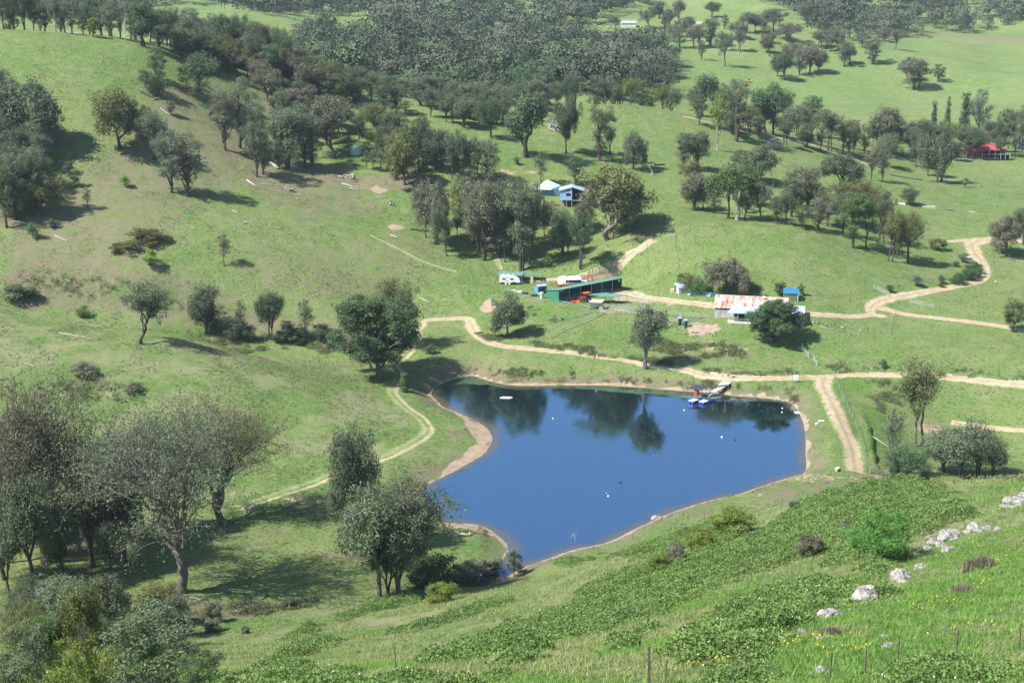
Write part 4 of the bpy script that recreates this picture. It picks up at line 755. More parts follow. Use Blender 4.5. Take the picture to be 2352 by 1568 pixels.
infill("330 70|420 90|560 110|640 130|560 140|440 125|350 100", 20, 'crest', 58, 'ggd', ('gum', 'tall', 'vase'), 18, 11)
infill("820 225|960 285|1150 300|1250 262|1250 240|1100 250|960 240|840 205", 34, 'valley', 62, 'ggdgs', ('gum', 'tall', 'vase'), 18, 12)
flush_plants()
print("TREES", NTREE)
# ------------------------------------------------------------------ far woods: one mass that nobody could count
def project(x, y, z):
    dz = z - HC; f = y * CP - dz * SP; up = y * SP + dz * CP
    return 1176 + FPX * x / f, 784 - FPX * up / f
def in_poly(px, py, poly): return poly_sd(px, py, poly) < 0
FOREST = [[(330, -160), (1560, -160), (1500, -10), (1490, 10), (1440, 22), (1400, 48), (1330, 60), (1270, 80), (1250, 93), (1150, 98), (1090, 106), (1040, 123), (1000, 116), (960, 92), (860, 62), (784, 44), (700, 32), (620, 36), (540, 24), (420, 10), (330, 20)],
          [(690, 92), (780, 96), (880, 112), (960, 120), (1040, 137), (1110, 134), (1200, 108), (1280, 102), (1340, 107), (1400, 112), (1480, 102), (1530, 130), (1526, 190), (1548, 232), (1400, 228), (1250, 220), (1170, 230), (1000, 250), (850, 225), (780, 200), (700, 150)],
          [(1850, 48), (1880, 84), (1960, 98), (2060, 86), (2160, 84), (2260, 74), (2370, 52), (2370, -160), (1560, -160), (1640, -30), (1740, 2), (1800, 22)],
          [(-60, -160), (330, -160), (330, 40), (-60, 40)]]
rng = np.random.default_rng(5)
def forest_points():
    out = []
    for (x0, x1, y0, y1, sp) in ((-330, 260, 600, 960, 8.6), (-500, 520, 960, 1450, 11.5), (-900, 900, 1450, 2900, 17)):
        nx = int((x1 - x0) / sp); ny = int((y1 - y0) / sp); X, Y = np.meshgrid(np.arange(nx), np.arange(ny))
        x = x0 + (X.ravel() + rng.uniform(-.5, 1.5, nx * ny)) * sp; y = y0 + (Y.ravel() + rng.uniform(-.5, 1.5, nx * ny)) * sp; z = T(x, y)
        U, V = project(x, y, z); k = np.zeros(len(x), bool)
        for f in FOREST: k |= in_poly(U, V, f)
        k &= fbm(x / 60, y / 60, 88, 3) > (.375 if y0 < 1400 else .36); out.append(np.c_[x[k], y[k], z[k]])
    return np.vstack(out)
FP = forest_points(); print("FOREST", len(FP))
def puff(rng, nl, per, size):
    """unit tree 1 high, 1 wide"""
    c = []
    for _ in range(nl):
        a = rng.uniform(0, 6.283); h = rng.uniform(.42, .88); r = rng.uniform(.05, .36) * (1 if h < .72 else .75)
        p = np.array([math.cos(a) * r, math.sin(a) * r, h]); d = rng.normal(size=(per, 3)); d /= np.linalg.norm(d, axis=1)[:, None]
        c.append(p + d * rng.uniform(.5, 1, per)[:, None] * (.20, .20, .12))
    return cards(rng, np.vstack(c), size, .7, .1)
def thinned(me, n_, k):
    co = np.empty(len(me.vertices) * 3, np.float32); me.vertices.foreach_get('co', co); q = co.reshape(-1, 4, 3); q = q[rng.choice(len(q), n_, False)]
    ext = np.percentile(q.reshape(-1, 3)[:, :2], 97, axis=0) - np.percentile(q.reshape(-1, 3)[:, :2], 3, axis=0); c = q.mean(1)[:, None]; q = (c + (q - c) * k).reshape(-1, 3)
    c = q.reshape(-1, 4, 3).mean(1) / (ext.mean(), ext.mean(), q[:, 2].max()); v = c - (0, 0, .48); v /= np.linalg.norm(v, axis=1)[:, None] + 1e-9
    return cards(rng, c, .055 * k, .75, .1, v, .32)
SRC = [v[1] for kd in ('gum', 'vase', 'tall', 'wide', 'gum', 'airy') for v in VAR[kd]]
HI = [thinned(me, min(600, len(me.polygons)), 1.3) for me in SRC]; LO = [thinned(me, 240, 1.9) for me in SRC]
vs, cs = [], []; tv = []
for (x, y, z) in FP:
    q = (HI if y < 1000 else LO)[rng.integers(len(SRC))]; H = (7 + 15 * rng.uniform() ** 1.3) if y < 1400 else rng.uniform(11, 25); w_ = H ** .75 * rng.uniform(1.3, 2.2) * (1 if y < 1000 else 1.15); a = rng.uniform(0, 6.283)
    ca, sa = math.cos(a) * w_, math.sin(a) * w_
    vs.append(np.c_[q[:, 0] * ca - q[:, 1] * sa + x, q[:, 0] * sa + q[:, 1] * ca + y, q[:, 2] * H + z])
    tone = float(np.clip(.5 * rng.uniform() + 1.1 * (fbm(np.array([x / 70]), np.array([y / 90]), 143, 3)[0] - .28), 0, 1)); cs.append(np.repeat([[tone, rng.uniform(0, 1), 0]], len(q), 0))
    r = .25; lx = rng.normal() * .06 * H
    for (ax_, ay_) in ((r, 0), (0, r)):
        tv.append(np.array([(x - ax_, y - ay_, z - .3), (x + ax_, y + ay_, z - .3), (x + lx + ax_ * .5, y + ay_ * .5, z + H * .7), (x + lx - ax_ * .5, y - ay_ * .5, z + H * .7)]))
vs = np.vstack(vs); cs = np.vstack(cs); tv = np.vstack(tv); nc = len(vs)
allv = np.vstack([vs, tv]); fm = raw_mesh("forest", allv, np.arange(len(allv)), 4, np.r_[np.zeros(nc // 4), np.ones(len(tv) // 4)])
color_attr(fm, "tone", np.vstack([cs, np.zeros((len(tv), 3))]))
m, t, b = new_mat("far_gum_canopy", .7, .15); nn = N(t); at = nn.node('ShaderNodeVertexColor', layer_name='tone').outputs[0]; sp = nn.node('ShaderNodeSeparateColor'); t.links.new(at, sp.inputs[0])
isl = nn.node('ShaderNodeNewGeometry').outputs['Random Per Island']
col = nn.mix(nn.ramp(sp.outputs[0], .0, 1.), c3(.058, .090, .052), c3(.115, .128, .080)); col = nn.mix(nn.math('MULTIPLY', nn.ramp(sp.outputs[1], .7, 1.), .8), col, c3(.09, .16, .06))
col = nn.mix(nn.math('MULTIPLY', isl, .12), col, c3(.16, .19, .12)); t.links.new(col, b.inputs[0])
fm.materials.append(m); fm.materials.append(BM['c']); fo = link("far_forest", fm); tag(fo, 'hazy grey green gum forest filling the valley and far hills', None, None, 'stuff')
# ------------------------------------------------------------------ near hillside: brambles, grass, flowers
BR = ["1912 1127|1990 1107|2120 1107|2200 1150|2270 1180|2200 1205|2120 1235|2080 1290|2040 1330|1960 1330|1880 1262|1800 1240|1740 1225|1800 1180|1860 1150",
      "1740 1225|1860 1270|1700 1330|1560 1390|1440 1440|1250 1480|1050 1530|960 1530|1000 1500|1150 1440|1280 1400|1330 1350|1480 1300|1600 1260",
      "1960 1330|2030 1365|1960 1400|1860 1440|1760 1490|1660 1530|1560 1525|1500 1500|1620 1420|1760 1360|1880 1320",
      "1390 1272|1470 1248|1600 1218|1680 1200|1660 1240|1560 1262|1440 1290", "1270 1292|1370 1280|1335 1300|1282 1306", "770 1414|830 1382|900 1372|970 1367|960 1387|880 1402|790 1427",
      "885 1457|1018 1410|1100 1384|1184 1371|1178 1384|1084 1417|950 1454", "634 1470|680 1442|745 1434|730 1452|650 1477", "610 1507|700 1477|780 1464|775 1480|700 1507|620 1522",
      "1115 1534|1180 1502|1265 1484|1260 1502|1180 1532", "1380 1480|1450 1455|1540 1440|1500 1470|1420 1500"]
FG = ["1990 1556|2060 1535|2140 1520|2200 1530|2260 1540|2360 1530|2360 1600|1990 1600", "560 1560|640 1540|740 1532|800 1545|820 1600|560 1600", "1090 1560|1150 1545|1190 1560|1190 1600|1090 1600",
      "-20 1556|60 1545|200 1540|420 1552|560 1566|560 1600|-20 1600", "1640 1500|1760 1490|1790 1530|1760 1600|1600 1600|1640 1540", "820 1560|1000 1552|1090 1570|1090 1600|820 1600"]
def scatter(poly, dens, rng):
    p = np.array(poly); lo = p.min(0); hi = p.max(0); n_ = int((hi - lo).prod() * dens); x = rng.uniform(lo[0], hi[0], n_); y = rng.uniform(lo[1], hi[1], n_)
    d = poly_sd(x, y, p) + (fbm(x / 3, y / 3, 61, 3) - .5) * 5; k = d < 0; return x[k], y[k], -d[k]
rng = np.random.default_rng(9); q1 = []; fl = []
for i, s in enumerate(BR + FG):
    near_ = i >= len(BR); x, y, d = scatter(PL(s), 95 if not near_ else 260, rng)
    hh = np.minimum(1, d / 1.6) * (.10 + 1.9 * fbm(x / 2.6, y / 2.6, 71, 3) ** 1.7) * (1.0 if not near_ else .75)
    keep = fbm(x / 1.1, y / 1.1, 73, 2) > .34; x, y, hh = x[keep], y[keep], hh[keep]
    z = T(x, y) + hh * rng.uniform(.35, 1.05, len(x)); c = np.c_[x, y, z]
    q1.append(cards(rng, c, .20 if not near_ else .13, .75, -.2)); m_ = rng.uniform(size=len(x)) < (.006 if not near_ else .005)
    fl.append(np.c_[x[m_], y[m_], T(x[m_], y[m_]) + hh[m_] * 1.08])
q1 = np.vstack(q1); print("BRAMBLE", len(q1) // 4)
bo = link("bramble_thicket", card_mesh("brambles", q1), leaf_mat("bramble_leaves", (.075, .155, .035), (.160, .270, .075), .3)); tag(bo, 'green blackberry brambles sprawling over the near hillside', None, None, 'stuff')
fl = np.vstack(fl); m, t, b = new_mat("white_petals", .6, .2, (.75, .72, .68)); fo2 = link("white_bramble_flowers", card_mesh("petals", cards(rng, fl, .075, .9, -1)), m); tag(fo2, 'tiny white flowers dotted over the brambles', None, None, 'stuff')
def tufts(x, y, size, rng, blades=4, lean=.5):
    n_ = len(x); x = np.repeat(x, blades); y = np.repeat(y, blades); s = np.repeat(size, blades) if hasattr(size, '__len__') else np.full(n_ * blades, size)
    x = x + rng.normal(size=len(x)) * s * .3; y = y + rng.normal(size=len(x)) * s * .3; z = T(x, y) - .03; h = s * rng.uniform(.5, 1.2, len(x)); a = rng.uniform(0, 6.283, len(x)); w_ = s * .10
    lx = rng.normal(size=len(x)) * h * lean; ly = rng.normal(size=len(x)) * h * lean
    p0 = np.c_[x - np.cos(a) * w_, y - np.sin(a) * w_, z]; p1 = np.c_[x + np.cos(a) * w_, y + np.sin(a) * w_, z]; p2 = np.c_[x + lx, y + ly, z + h]
    return np.stack([p0, p1, p2], 1).reshape(-1, 3)
def hill_pts(n_, y0, y1, k=.56):
    yy = rng.uniform(y0 ** 2, y1 ** 2, n_) ** .5; xx = rng.uniform(-k, k, n_) * yy; z = T(xx, yy); ok = z > 3.0 + 0 * xx; return xx[ok], yy[ok]
xx, yy = hill_pts(125000, 38, 110); t1 = tufts(xx, yy, rng.uniform(.14, .34, len(xx)), rng, 4)
x2, y2 = hill_pts(78000, 110, 215); ok = (T(x2, y2) > 5) & (fbm(x2 / 6, y2 / 6, 91, 3) > .40); x2, y2 = x2[ok], y2[ok]; t2 = tufts(x2, y2, rng.uniform(.25, .5, len(x2)), rng, 3)
tt = np.vstack([t1, t2]); m = leaf_mat("grass_straw_blades", (.15, .22, .065), (.28, .32, .135), .35); m2 = leaf_mat("grass_fresh_blades", (.10, .21, .040), (.17, .31, .065), .35)
c_ = tt.reshape(-1, 3, 3)[:, 0]; inl = (poly_sd(c_[:, 0], c_[:, 1], LUSH_HILL) + (fbm(c_[:, 0] / 5, c_[:, 1] / 5, 33, 3) - .5) * 16 < 0) | (fbm(c_[:, 0] / 9, c_[:, 1] / 9, 35, 3) > .56)
gme = raw_mesh("grass", tt, np.arange(len(tt)), 3, inl.astype(int)); gme.materials.append(m); gme.materials.append(m2); go = link("hillside_grass", gme); tag(go, 'long green and straw coloured grass on the near hillside', None, None, 'stuff')
YF = [("2180 1380|2260 1325|2300 1340|2220 1400|2150 1420|2100 1410", 7), ("1560 1535|1700 1505|1840 1470|1900 1480|1780 1505|1640 1530|1560 1560", 9), ("1840 1500|1930 1480|1980 1490|1900 1520|1830 1520", 10), ("2140 1440|2300 1410|2340 1430|2200 1470|2130 1475", 5),
      ("1200 1330|1290 1295|1330 1300|1260 1325|1180 1345", 5), ("1240 1300|1360 1270|1420 1275|1330 1290", 3), ("1480 1230|1570 1215|1540 1225|1500 1235", 8), ("820 1470|960 1400|1100 1350|1130 1360|1000 1410|880 1460", 2.0),
      ("2240 1180|2352 1160|2352 1230|2280 1230", 3), ("1960 1400|2080 1370|2060 1400|1980 1430", 2), ("1960 1110|2352 1105|2352 1120|2000 1125", 1.5), ("640 1500|760 1480|720 1510|640 1520", 2), ("2180 1210|2352 1240|2352 1330|2250 1300", 1)]
fp = []
for s, dn in YF:
    x, y, d = scatter(PL(s), dn, rng); kk = fbm(x / 1.5, y / 1.5, 95, 2) > .42; x, y = x[kk], y[kk]; kk = rng.uniform(size=len(x)) < .9; x, y = x[kk], y[kk]; fp.append(np.c_[x, y, T(x, y) + rng.uniform(.18, .42, len(x))])
fp = np.vstack(fp); m, t, b = new_mat("yellow_petals", .6, .2, (.80, .55, .04)); yo = link("yellow_wildflowers", card_mesh("flowers", cards(rng, fp, .075, .9, -1)), m); tag(yo, 'yellow wildflowers scattered through the hillside grass', None, None, 'stuff')
# tussocks on the farther slopes
n_ = 160000; yy = rng.uniform(235, 620, n_); xx = rng.uniform(-.42, .42, n_) * yy; ok = (fbm(xx / 9, yy / 9, 97, 3) > .52) & (T(xx, yy) > .6); xx, yy = xx[ok], yy[ok]
U, V = project(xx, yy, T(xx, yy)); wgt = np.where(U < 1000, 1., .45); ok = rng.uniform(size=len(xx)) < wgt; xx, yy = xx[ok], yy[ok]
d_ = np.full(len(xx), 99.)
for nm, uv, wd, mt, lb in PATHS: d_ = np.minimum(d_, line_d(xx, yy, PL(uv)))
xx, yy = xx[d_ > 3.2], yy[d_ > 3.2]
tz = tufts(xx, yy, rng.uniform(.25, .6, len(xx)), rng, 4, .7)
to = link("grass_tussocks", raw_mesh("tussocks", tz, np.arange(len(tz)), 3), leaf_mat("tussock_grass", (.065, .085, .036), (.20, .18, .11), .2)); tag(to, 'low tussocks speckling the grazed slopes', None, None, 'stuff')
# rough weeds along banks, cuttings and the creek
WD = [("1090 765|1200 785|1300 792|1480 818|1560 836|1560 846|1470 833|1290 803|1120 788", 5, .5), ("1495 772|1600 785|1730 800|1720 820|1620 826|1530 812|1480 795", 6, .55), ("1560 836|1700 852|1860 850|1860 858|1700 862|1560 850", 3, .4), ("1985 868|2060 880|2070 930|2030 950|2000 920", 6, .8), ("430 758|560 776|780 792|800 815|620 795|440 775", 5, .8),
      ("1120 868|1300 872|1500 882|1640 892|1760 905|1760 898|1640 882|1480 870|1300 858|1130 858", 4, .4), ("1060 830|1180 850|1330 855|1330 865|1180 862|1080 850", 3, .4), ("1690 880|1800 885|1850 905|1830 925|1760 900|1690 895", 5, .5), ("1130 690|1260 720|1280 740|1180 735|1130 715", 3, .45), ("1600 640|1700 650|1760 662|1740 675|1620 668", 5, .6),
      ("40 610|200 640|420 690|430 720|200 690|40 650", 2.5, .6), ("0 870|300 880|330 920|100 930|0 910", 2, .5), ("540 1380|640 1390|800 1345|820 1365|640 1410|520 1410", 5, .7), ("250 1370|480 1390|520 1440|300 1450", 4, .9), ("1030 1330|1150 1300|1180 1315|1060 1345", 6, .6), ("2000 1085|2352 1095|2352 1108|2000 1106", 6, .8), ("2110 835|2352 870|2352 862|2110 828", 2.5, .5), ("1870 830|2100 848|2100 856|1900 850", 3, .4)]
wv = []
for s, dn, hh in WD:
    x, y, d = scatter(PL(s), dn, rng); kk = fbm(x / 4, y / 4, 53, 3) > .47; x, y = x[kk], y[kk]; n_ = 16; xr = np.repeat(x, n_); yr = np.repeat(y, n_); sz_ = np.repeat(rng.uniform(.5, 1.3, len(x)) * hh, n_)
    o_ = np.clip(rng.normal(size=(len(xr), 3)), -1.6, 1.6); px_ = xr + o_[:, 0] * sz_ * .7; py_ = yr + o_[:, 1] * sz_ * .7; wv.append(cards(rng, np.c_[px_, py_, T(px_, py_) + sz_ * (.45 + .3 * o_[:, 2])], .26, .6, .1, o_ * (1, 1, .6) + (0, 0, .6)))
wv = np.vstack(wv); wo = link("bank_weeds", card_mesh("weeds", wv), leaf_mat("weed_leaves", (.075, .115, .045), (.155, .175, .085))); tag(wo, 'rough grey green weeds along the banks and cuttings', None, None, 'stuff')
# rushes on the margin
RU = ["1105 1212|1122 1225|1132 1245|1128 1262|1112 1262|1110 1240|1098 1220", "1085 1285|1100 1285|1100 1300|1080 1305", "1040 1298|1070 1300|1060 1330|1035 1325", "1540 885|1600 880|1640 885|1640 893|1560 893", "1145 862|1240 868|1320 872|1300 878|1180 876", "1055 1090|1075 1080|1060 1100|1030 1108"]
rp = []
for s in RU: x, y, d = scatter(PL(s), 5, rng); rp.append(tufts(x, y, rng.uniform(.3, .6, len(x)), rng, 6, .4))
rp = np.vstack(rp); ro = link("rushes", raw_mesh("rushes", rp, np.arange(len(rp)), 3), LM['R']); tag(ro, 'brown rushes along the dam margin', None, None, 'stuff')
# big isolated tussocks of the near slope
for U, V, r_, lb in ((2248, 1306, .8, 'large grey brown tussock on the bright green slope'), (1904, 1457, .45, 'grey tussock beside the small white stones'), (2208, 1360, .5, 'thin grey weed clump among yellow flowers')):
    p = P(U, V); x = p.x + rng.normal(size=160) * r_ * .35; y = p.y + rng.normal(size=160) * r_ * .35; q = tufts(x, y, rng.uniform(.6, 1.1, 160) * r_ * 1.1, rng, 7, .22)
    o = link("tussock", raw_mesh("tussock", q - np.array(p), np.arange(len(q)), 3), LM['T'], None, p); tag(o, lb, 'tussock')
# ------------------------------------------------------------------ pale rocks
m, t, b = new_mat("pale_limestone", .9, .2); nn = N(t); co = nn.coord(); col = nn.mix(nn.ramp(nn.noise(3, 5, .7, co), .35, .65), c3(.17, .16, .145), c3(.44, .425, .40)); t.links.new(col, b.inputs[0]); nn.bump(nn.noise(6, 4, .7, co), .8, .12, b); M['rock'] = m
def rock_mesh(seed):
    bm = bmesh.new(); bmesh.ops.create_icosphere(bm, subdivisions=4, radius=.5); r = np.random.default_rng(seed); o = r.uniform(0, 50, 3)
    for v in bm.verts:
        p = np.array(v.co); n1 = float(vnoise(p[0] * 3.1 + o[0] + p[2] * 2, p[1] * 3.1 + o[1])); n2 = float(vnoise(p[0] * 9 + o[2] - p[2] * 5, p[1] * 9 + o[0] + p[2] * 4))
        st = math.floor((p[2] + n2 * .2) * 5) / 5
        v.co = v.co * (.62 + .75 * n1 + .2 * n2) + Vector((0, 0, (st - p[2]) * .25))
    me = bpy.data.meshes.new("rock"); bm.to_mesh(me); bm.free(); me.materials.append(M['rock']); return me
ROCKM = [rock_mesh(k) for k in range(6)]
RK = """1994 1368 72 long pale rock ledge at the bramble edge|2074 1324 54 slanting pale rock above the long ledge|2114 1302 34 mossy pale rock below the vivid bush|2131 1258 26|2148 1243 34|2161 1250 30|2184 1233 40|2194 1222 30|2168 1220 16|2138 1220 18|2114 1258 18|2134 1234 18|2235 1209 34 round topped rock at the head of the outcrop|2251 1216 26|2262 1213 24|2291 1216 20|2224 1222 20|2176 1262 20|2187 1258 14
2322 1147 34 bright white rock at the right photo edge|2336 1143 26|2346 1150 30|2350 1138 22|2308 1162 18|2328 1163 18|2342 1160 16|1900 1410 40 flat grey rock between tussock and brambles|1925 1408 20|1954 1399 10|1854 1422 12|1843 1448 20 upright grey rock above the lone square rock|1794 1470 26 lone square pale rock on the slope|1906 1462 13|1881 1463 12|1871 1451 10|1778 1535 20 leaning rock near the bottom fence|1751 1545 13|1888 1540 28 big rock close to the bottom edge|1866 1548 12|2034 1462 16|2041 1484 30 flat stone in a bare patch of grass|1887 1275 6|2154 1277 6|2172 1275 8
1511 1189 20 grey boulder at the water's edge|1506 1192 10|1166 1248 5|1163 1257 5|1166 1266 5|1160 1272 5|1780 917 6|1800 920 6|1735 911 6|1620 901 5|1540 843 6
1640 800 8|1668 803 9|1700 800 7|1600 797 6|1635 785 10|1878 740 8|1897 743 7|1935 752 8|1977 758 8|2000 762 6|2019 764 6|1340 720 3|1352 717 4|1362 715 4|1375 712 4"""
for e_ in RK.replace("\n", "|").split("|"):
    q = e_.split(); U, V, w_ = float(q[0]), float(q[1]), float(q[2]); p = P(U, V + w_ * .12); s = w_ * mpp(p.y, p.z) ; r = random.Random(int(U * 7 + V))
    o = link("rock", ROCKM[r.randrange(6)], None, None, (p.x, p.y, p.z + s * .03), r.uniform(0, 6.28)); o.scale = (s * 1.15, s * .85, s * .62)
    if len(q) > 3: tag(o, ' '.join(q[3:]), 'rock')
    elif U > 2290: tag(o, 'white stone in the outcrop at the right photo edge', 'rock', 'white stones at the right edge')
    elif U > 2100 and V > 1200: tag(o, 'pale rock of the outcrop beside the vivid bush', 'rock', 'rocks of the outcrop')
    elif V > 1400: tag(o, 'small grey stone lying on the lower right slope', 'rock', 'small stones on the slope')
    elif V > 880 and U < 1900 and not 1500 < U < 1520: tag(o, 'little pale stone on the dam shoreline', 'rock', 'stones on the shoreline')
    elif 1500 < U < 1520: tag(o, 'small stone beside the water edge boulder', 'rock')
    elif U > 1870 and V < 800: tag(o, 'pale stone in the row on the grass right of the fig', 'rock', 'row of pale stones')
    else: tag(o, 'rough stone near the farm yards and tracks', 'rock', 'stones near the yards')
# ------------------------------------------------------------------ building materials
def plain(name, c, rough=.6, spec=.3, var=.12, sc=1.5):
    m, t, b = new_mat(name, rough, spec); nn = N(t); co = nn.coord()
    t.links.new(nn.mix(nn.ramp(nn.noise(sc, 4, .6, co), .3, .7), c3(*[x * (1 - var) for x in c]), c3(*[min(1, x * (1 + var)) for x in c])), b.inputs[0]); return m
def corrugated(name, c, axis='X', rough=.45, rust=None, pitch=9.0, metal=0.0, amt=.5):
    m, t, b = new_mat(name, rough, .4); nn = N(t); co = nn.coord()
    w_ = nn.node('ShaderNodeTexWave', wave_type='BANDS', bands_direction=axis, wave_profile='SIN'); w_.inputs['Scale'].default_value = pitch / 6.283 * 3.14; t.links.new(co, w_.inputs[0])
    col = nn.mix(nn.ramp(nn.noise(.8, 4, .6, co), .3, .7), c3(*[x * .88 for x in c]), c3(*[min(1, x * 1.1) for x in c]))
    if rust:
        mp = nn.node('ShaderNodeMapping'); t.links.new(co, mp.inputs[0]); mp.inputs['Scale'].default_value = (1.3, .28, .28)
        f = nn.ramp(nn.noise(.9, 5, .7, mp.outputs[0]), .5 - amt * .12, .5 + amt * .14); col = nn.mix(f, col, c3(*rust))
    t.links.new(col, b.inputs[0]); b.inputs['Metallic'].default_value = metal; nn.bump(w_.outputs['Fac'], .5, .03, b); return m
K = dict(green_roof=corrugated("green_roof_sheet", (.12, .29, .235), 'Y'), green_wall=corrugated("green_wall_sheet", (.05, .20, .13), 'X'), grey=plain("galvanised_steel", (.42, .46, .48), .4, .5), steel=plain("steel_rail", (.36, .41, .42), .5, .4),
         rusty=corrugated("rusty_roof_sheet", (.66, .55, .49), 'X', .7, (.30, .105, .06), 7, amt=1.0), tin=corrugated("weathered_tin", (.50, .54, .60), 'X', .5, (.40, .36, .33), 8, amt=.4), bluegrey=corrugated("pale_blue_roof", (.42, .54, .66), 'X', .35),
         blueroof=corrugated("blue_roof_sheet", (.02, .17, .34), 'X'), white=plain("white_paint", (.80, .80, .78), .4, .5, .03), cream=plain("cream_paint", (.70, .66, .55), .6), dark=plain("dark_parts_and_shade", (.02, .025, .03), .9, .1), orange=plain("orange_paint", (.62, .075, .02), .4, .5, .08), orange2=plain("bright_orange_canopy", (.85, .12, .02), .5, .4, .03),  # dark: near-black that paints shade into openings and verandas; also plain dark parts
         rackred=plain("orange_red_steel", (.60, .11, .03), .5), tyre=plain("black_rubber", (.025, .025, .027), .8), concrete=plain("concrete", (.46, .42, .37), .9, .2, .2), timber=plain("grey_timber", (.34, .32, .29), .9, .2, .25, 4), oldwood=plain("dark_timber", (.16, .14, .12), .9, .2, .25, 4), board=plain("pale_decking", (.50, .50, .48), .8, .2, .1, 5),
         blue=plain("blue_plastic", (.02, .06, .50), .4, .4), bluep=plain("bright_blue_paint", (.10, .30, .62), .5), navy=plain("navy_steel", (.05, .09, .16), .5), lightblue=corrugated("light_blue_wall", (.38, .56, .86), 'X', .6), mint=plain("mint_roof", (.50, .66, .60), .5, .3, .06), teal=plain("teal_mesh", (.03, .20, .20), .8), tank=corrugated("pale_green_tank_steel", (.42, .60, .50), 'Z', .5, None, 14),
         red=plain("red_slide_plastic", (.55, .035, .03), .4, .4), redroof=corrugated("pinkish_red_roof", (.44, .09, .10), 'X'), brick=plain("red_brick", (.30, .13, .10), .9, .2, .2, 6), sail=plain("dark_shade_cloth", (.045, .055, .075), .8), glass=plain("dark_glass", (.03, .04, .05), .1, .6), wire=plain("fence_wire", (.20, .20, .20), .6), post=plain("weathered_post", (.15, .13, .115), .9, .1, .3), redp=plain("red_plastic", (.55, .03, .05), .5), yellow=plain("yellow_machine_paint", (.75, .42, .03), .5),
         cone=plain("cream_buoy", (.80, .76, .60), .5), black=plain("black_feathers", (.015, .015, .018), .8), bluetarp=plain("blue_lid", (.05, .20, .70), .5), dkgreen=plain("dark_green_drum", (.03, .10, .07), .5), purple=corrugated("blue_grey_cladding", (.16, .26, .34), 'X'))
class MB:
    def __init__(s): s.v = []; s.f = []
    def add(s, vs, fs): n_ = len(s.v); s.v += [tuple(v) for v in vs]; s.f += [tuple(i + n_ for i in f) for f in fs]; return s
    def box(s, x0, x1, y0, y1, z0, z1):
        return s.add([(x0, y0, z0), (x1, y0, z0), (x1, y1, z0), (x0, y1, z0), (x0, y0, z1), (x1, y0, z1), (x1, y1, z1), (x0, y1, z1)], [(0, 3, 2, 1), (4, 5, 6, 7), (0, 1, 5, 4), (1, 2, 6, 5), (2, 3, 7, 6), (3, 0, 4, 7)])
    def slab(s, q, th):         # q: four corners of the top, th: thickness downwards
        b_ = [(x, y, z - th) for x, y, z in q]; n_ = len(q); return s.add(list(q) + b_, [tuple(range(n_)), tuple(range(2 * n_ - 1, n_ - 1, -1))] + [(i, i + n_, (i + 1) % n_ + n_, (i + 1) % n_) for i in range(n_)])
    def prism(s, prof, y0, y1):  # profile in x,z pulled along y
        n_ = len(prof); return s.add([(x, y0, z) for x, z in prof] + [(x, y1, z) for x, z in prof], [tuple(range(n_)), tuple(range(2 * n_ - 1, n_ - 1, -1))] + [(i, i + n_, (i + 1) % n_ + n_, (i + 1) % n_) for i in range(n_)])
    def prismx(s, prof, x0, x1):  # profile in y,z pulled along x
        n_ = len(prof); return s.add([(x0, y, z) for y, z in prof] + [(x1, y, z) for y, z in prof], [tuple(range(n_)), tuple(range(2 * n_ - 1, n_ - 1, -1))] + [(i, i + n_, (i + 1) % n_ + n_, (i + 1) % n_) for i in range(n_)])
    def bar(s, a, b_, r, k=6):
        a = Vector(a); b_ = Vector(b_); d = (b_ - a).normalized(); u = d.orthogonal().normalized(); w_ = d.cross(u); r0, r1 = r if hasattr(r, '__len__') else (r, r)
        c = [(math.cos(i / k * 6.2832) * u + math.sin(i / k * 6.2832) * w_) for i in range(k)]
        return s.add([a + q * r0 for q in c] + [b_ + q * r1 for q in c], [(i, (i + 1) % k, (i + 1) % k + k, i + k) for i in range(k)] + [tuple(range(k - 1, -1, -1)), tuple(range(k, 2 * k))])
    def build(s, name, mat, parent=None, loc=None, rz=None, bevel=0, smooth=False):
        bm = bmesh.new(); vs = [bm.verts.new(v) for v in s.v]
        for f in s.f: bm.faces.new([vs[i] for i in f])
        bmesh.ops.recalc_face_normals(bm, faces=bm.faces[:])
        if bevel: bmesh.ops.bevel(bm, geom=bm.edges[:], offset=bevel, segments=2, affect='EDGES')
        if smooth:
            for f in bm.faces: f.smooth = True
        me = bpy.data.meshes.new(name); bm.to_mesh(me); bm.free(); return link(name, me, mat, parent, loc, rz)
def thing(name, U, V, deg, label, cat, group=None, dz=0, ymin=30):
    p = P(U, V, ymin); e = empty(name, (p.x, p.y, p.z + dz), R(deg)); tag(e, label, cat, group); return e
def one(name, mb, mat, U, V, deg, label, cat, group=None, dz=0, **k):
    p = P(U, V); o = mb.build(name, K[mat] if isinstance(mat, str) else mat, None, (p.x, p.y, p.z + dz), R(deg), **k); tag(o, label, cat, group); return o
# ---- long green machinery shed
t = thing("machinery_shed", 1283.8, 694.0, 39, "long green machinery shed with an open front", "shed"); L, D = 24.0, 5.2
MB().prismx([(0, -1.2), (D, -1.2), (D, 2.42), (0, 3.40)], -.05, 0).build("end_wall", K['green_wall'], t); MB().prismx([(.5, -1.2), (D, -1.2), (D, 2.42), (.5, 3.30)], L, L + .05).build("end_wall", K['green_wall'], t); MB().box(0, L, D, D + .05, -1.0, 2.35).build("back_wall", K['green_wall'], t)
MB().slab([(-.3, -.6, 3.62), (L + .5, -.6, 3.62), (L + .5, D + .3, 2.45), (-.3, D + .3, 2.45)], .07).build("roof", K['green_roof'], t)
MB().box(.05, L - .05, .1, D - .1, -1.2, .03).build("floor", K['concrete'], t)
for k in range(1, 6): MB().box(k * L / 6 - .07, k * L / 6 + .07, .05, .19, .03, 3.35).build("post", K['grey'], t)
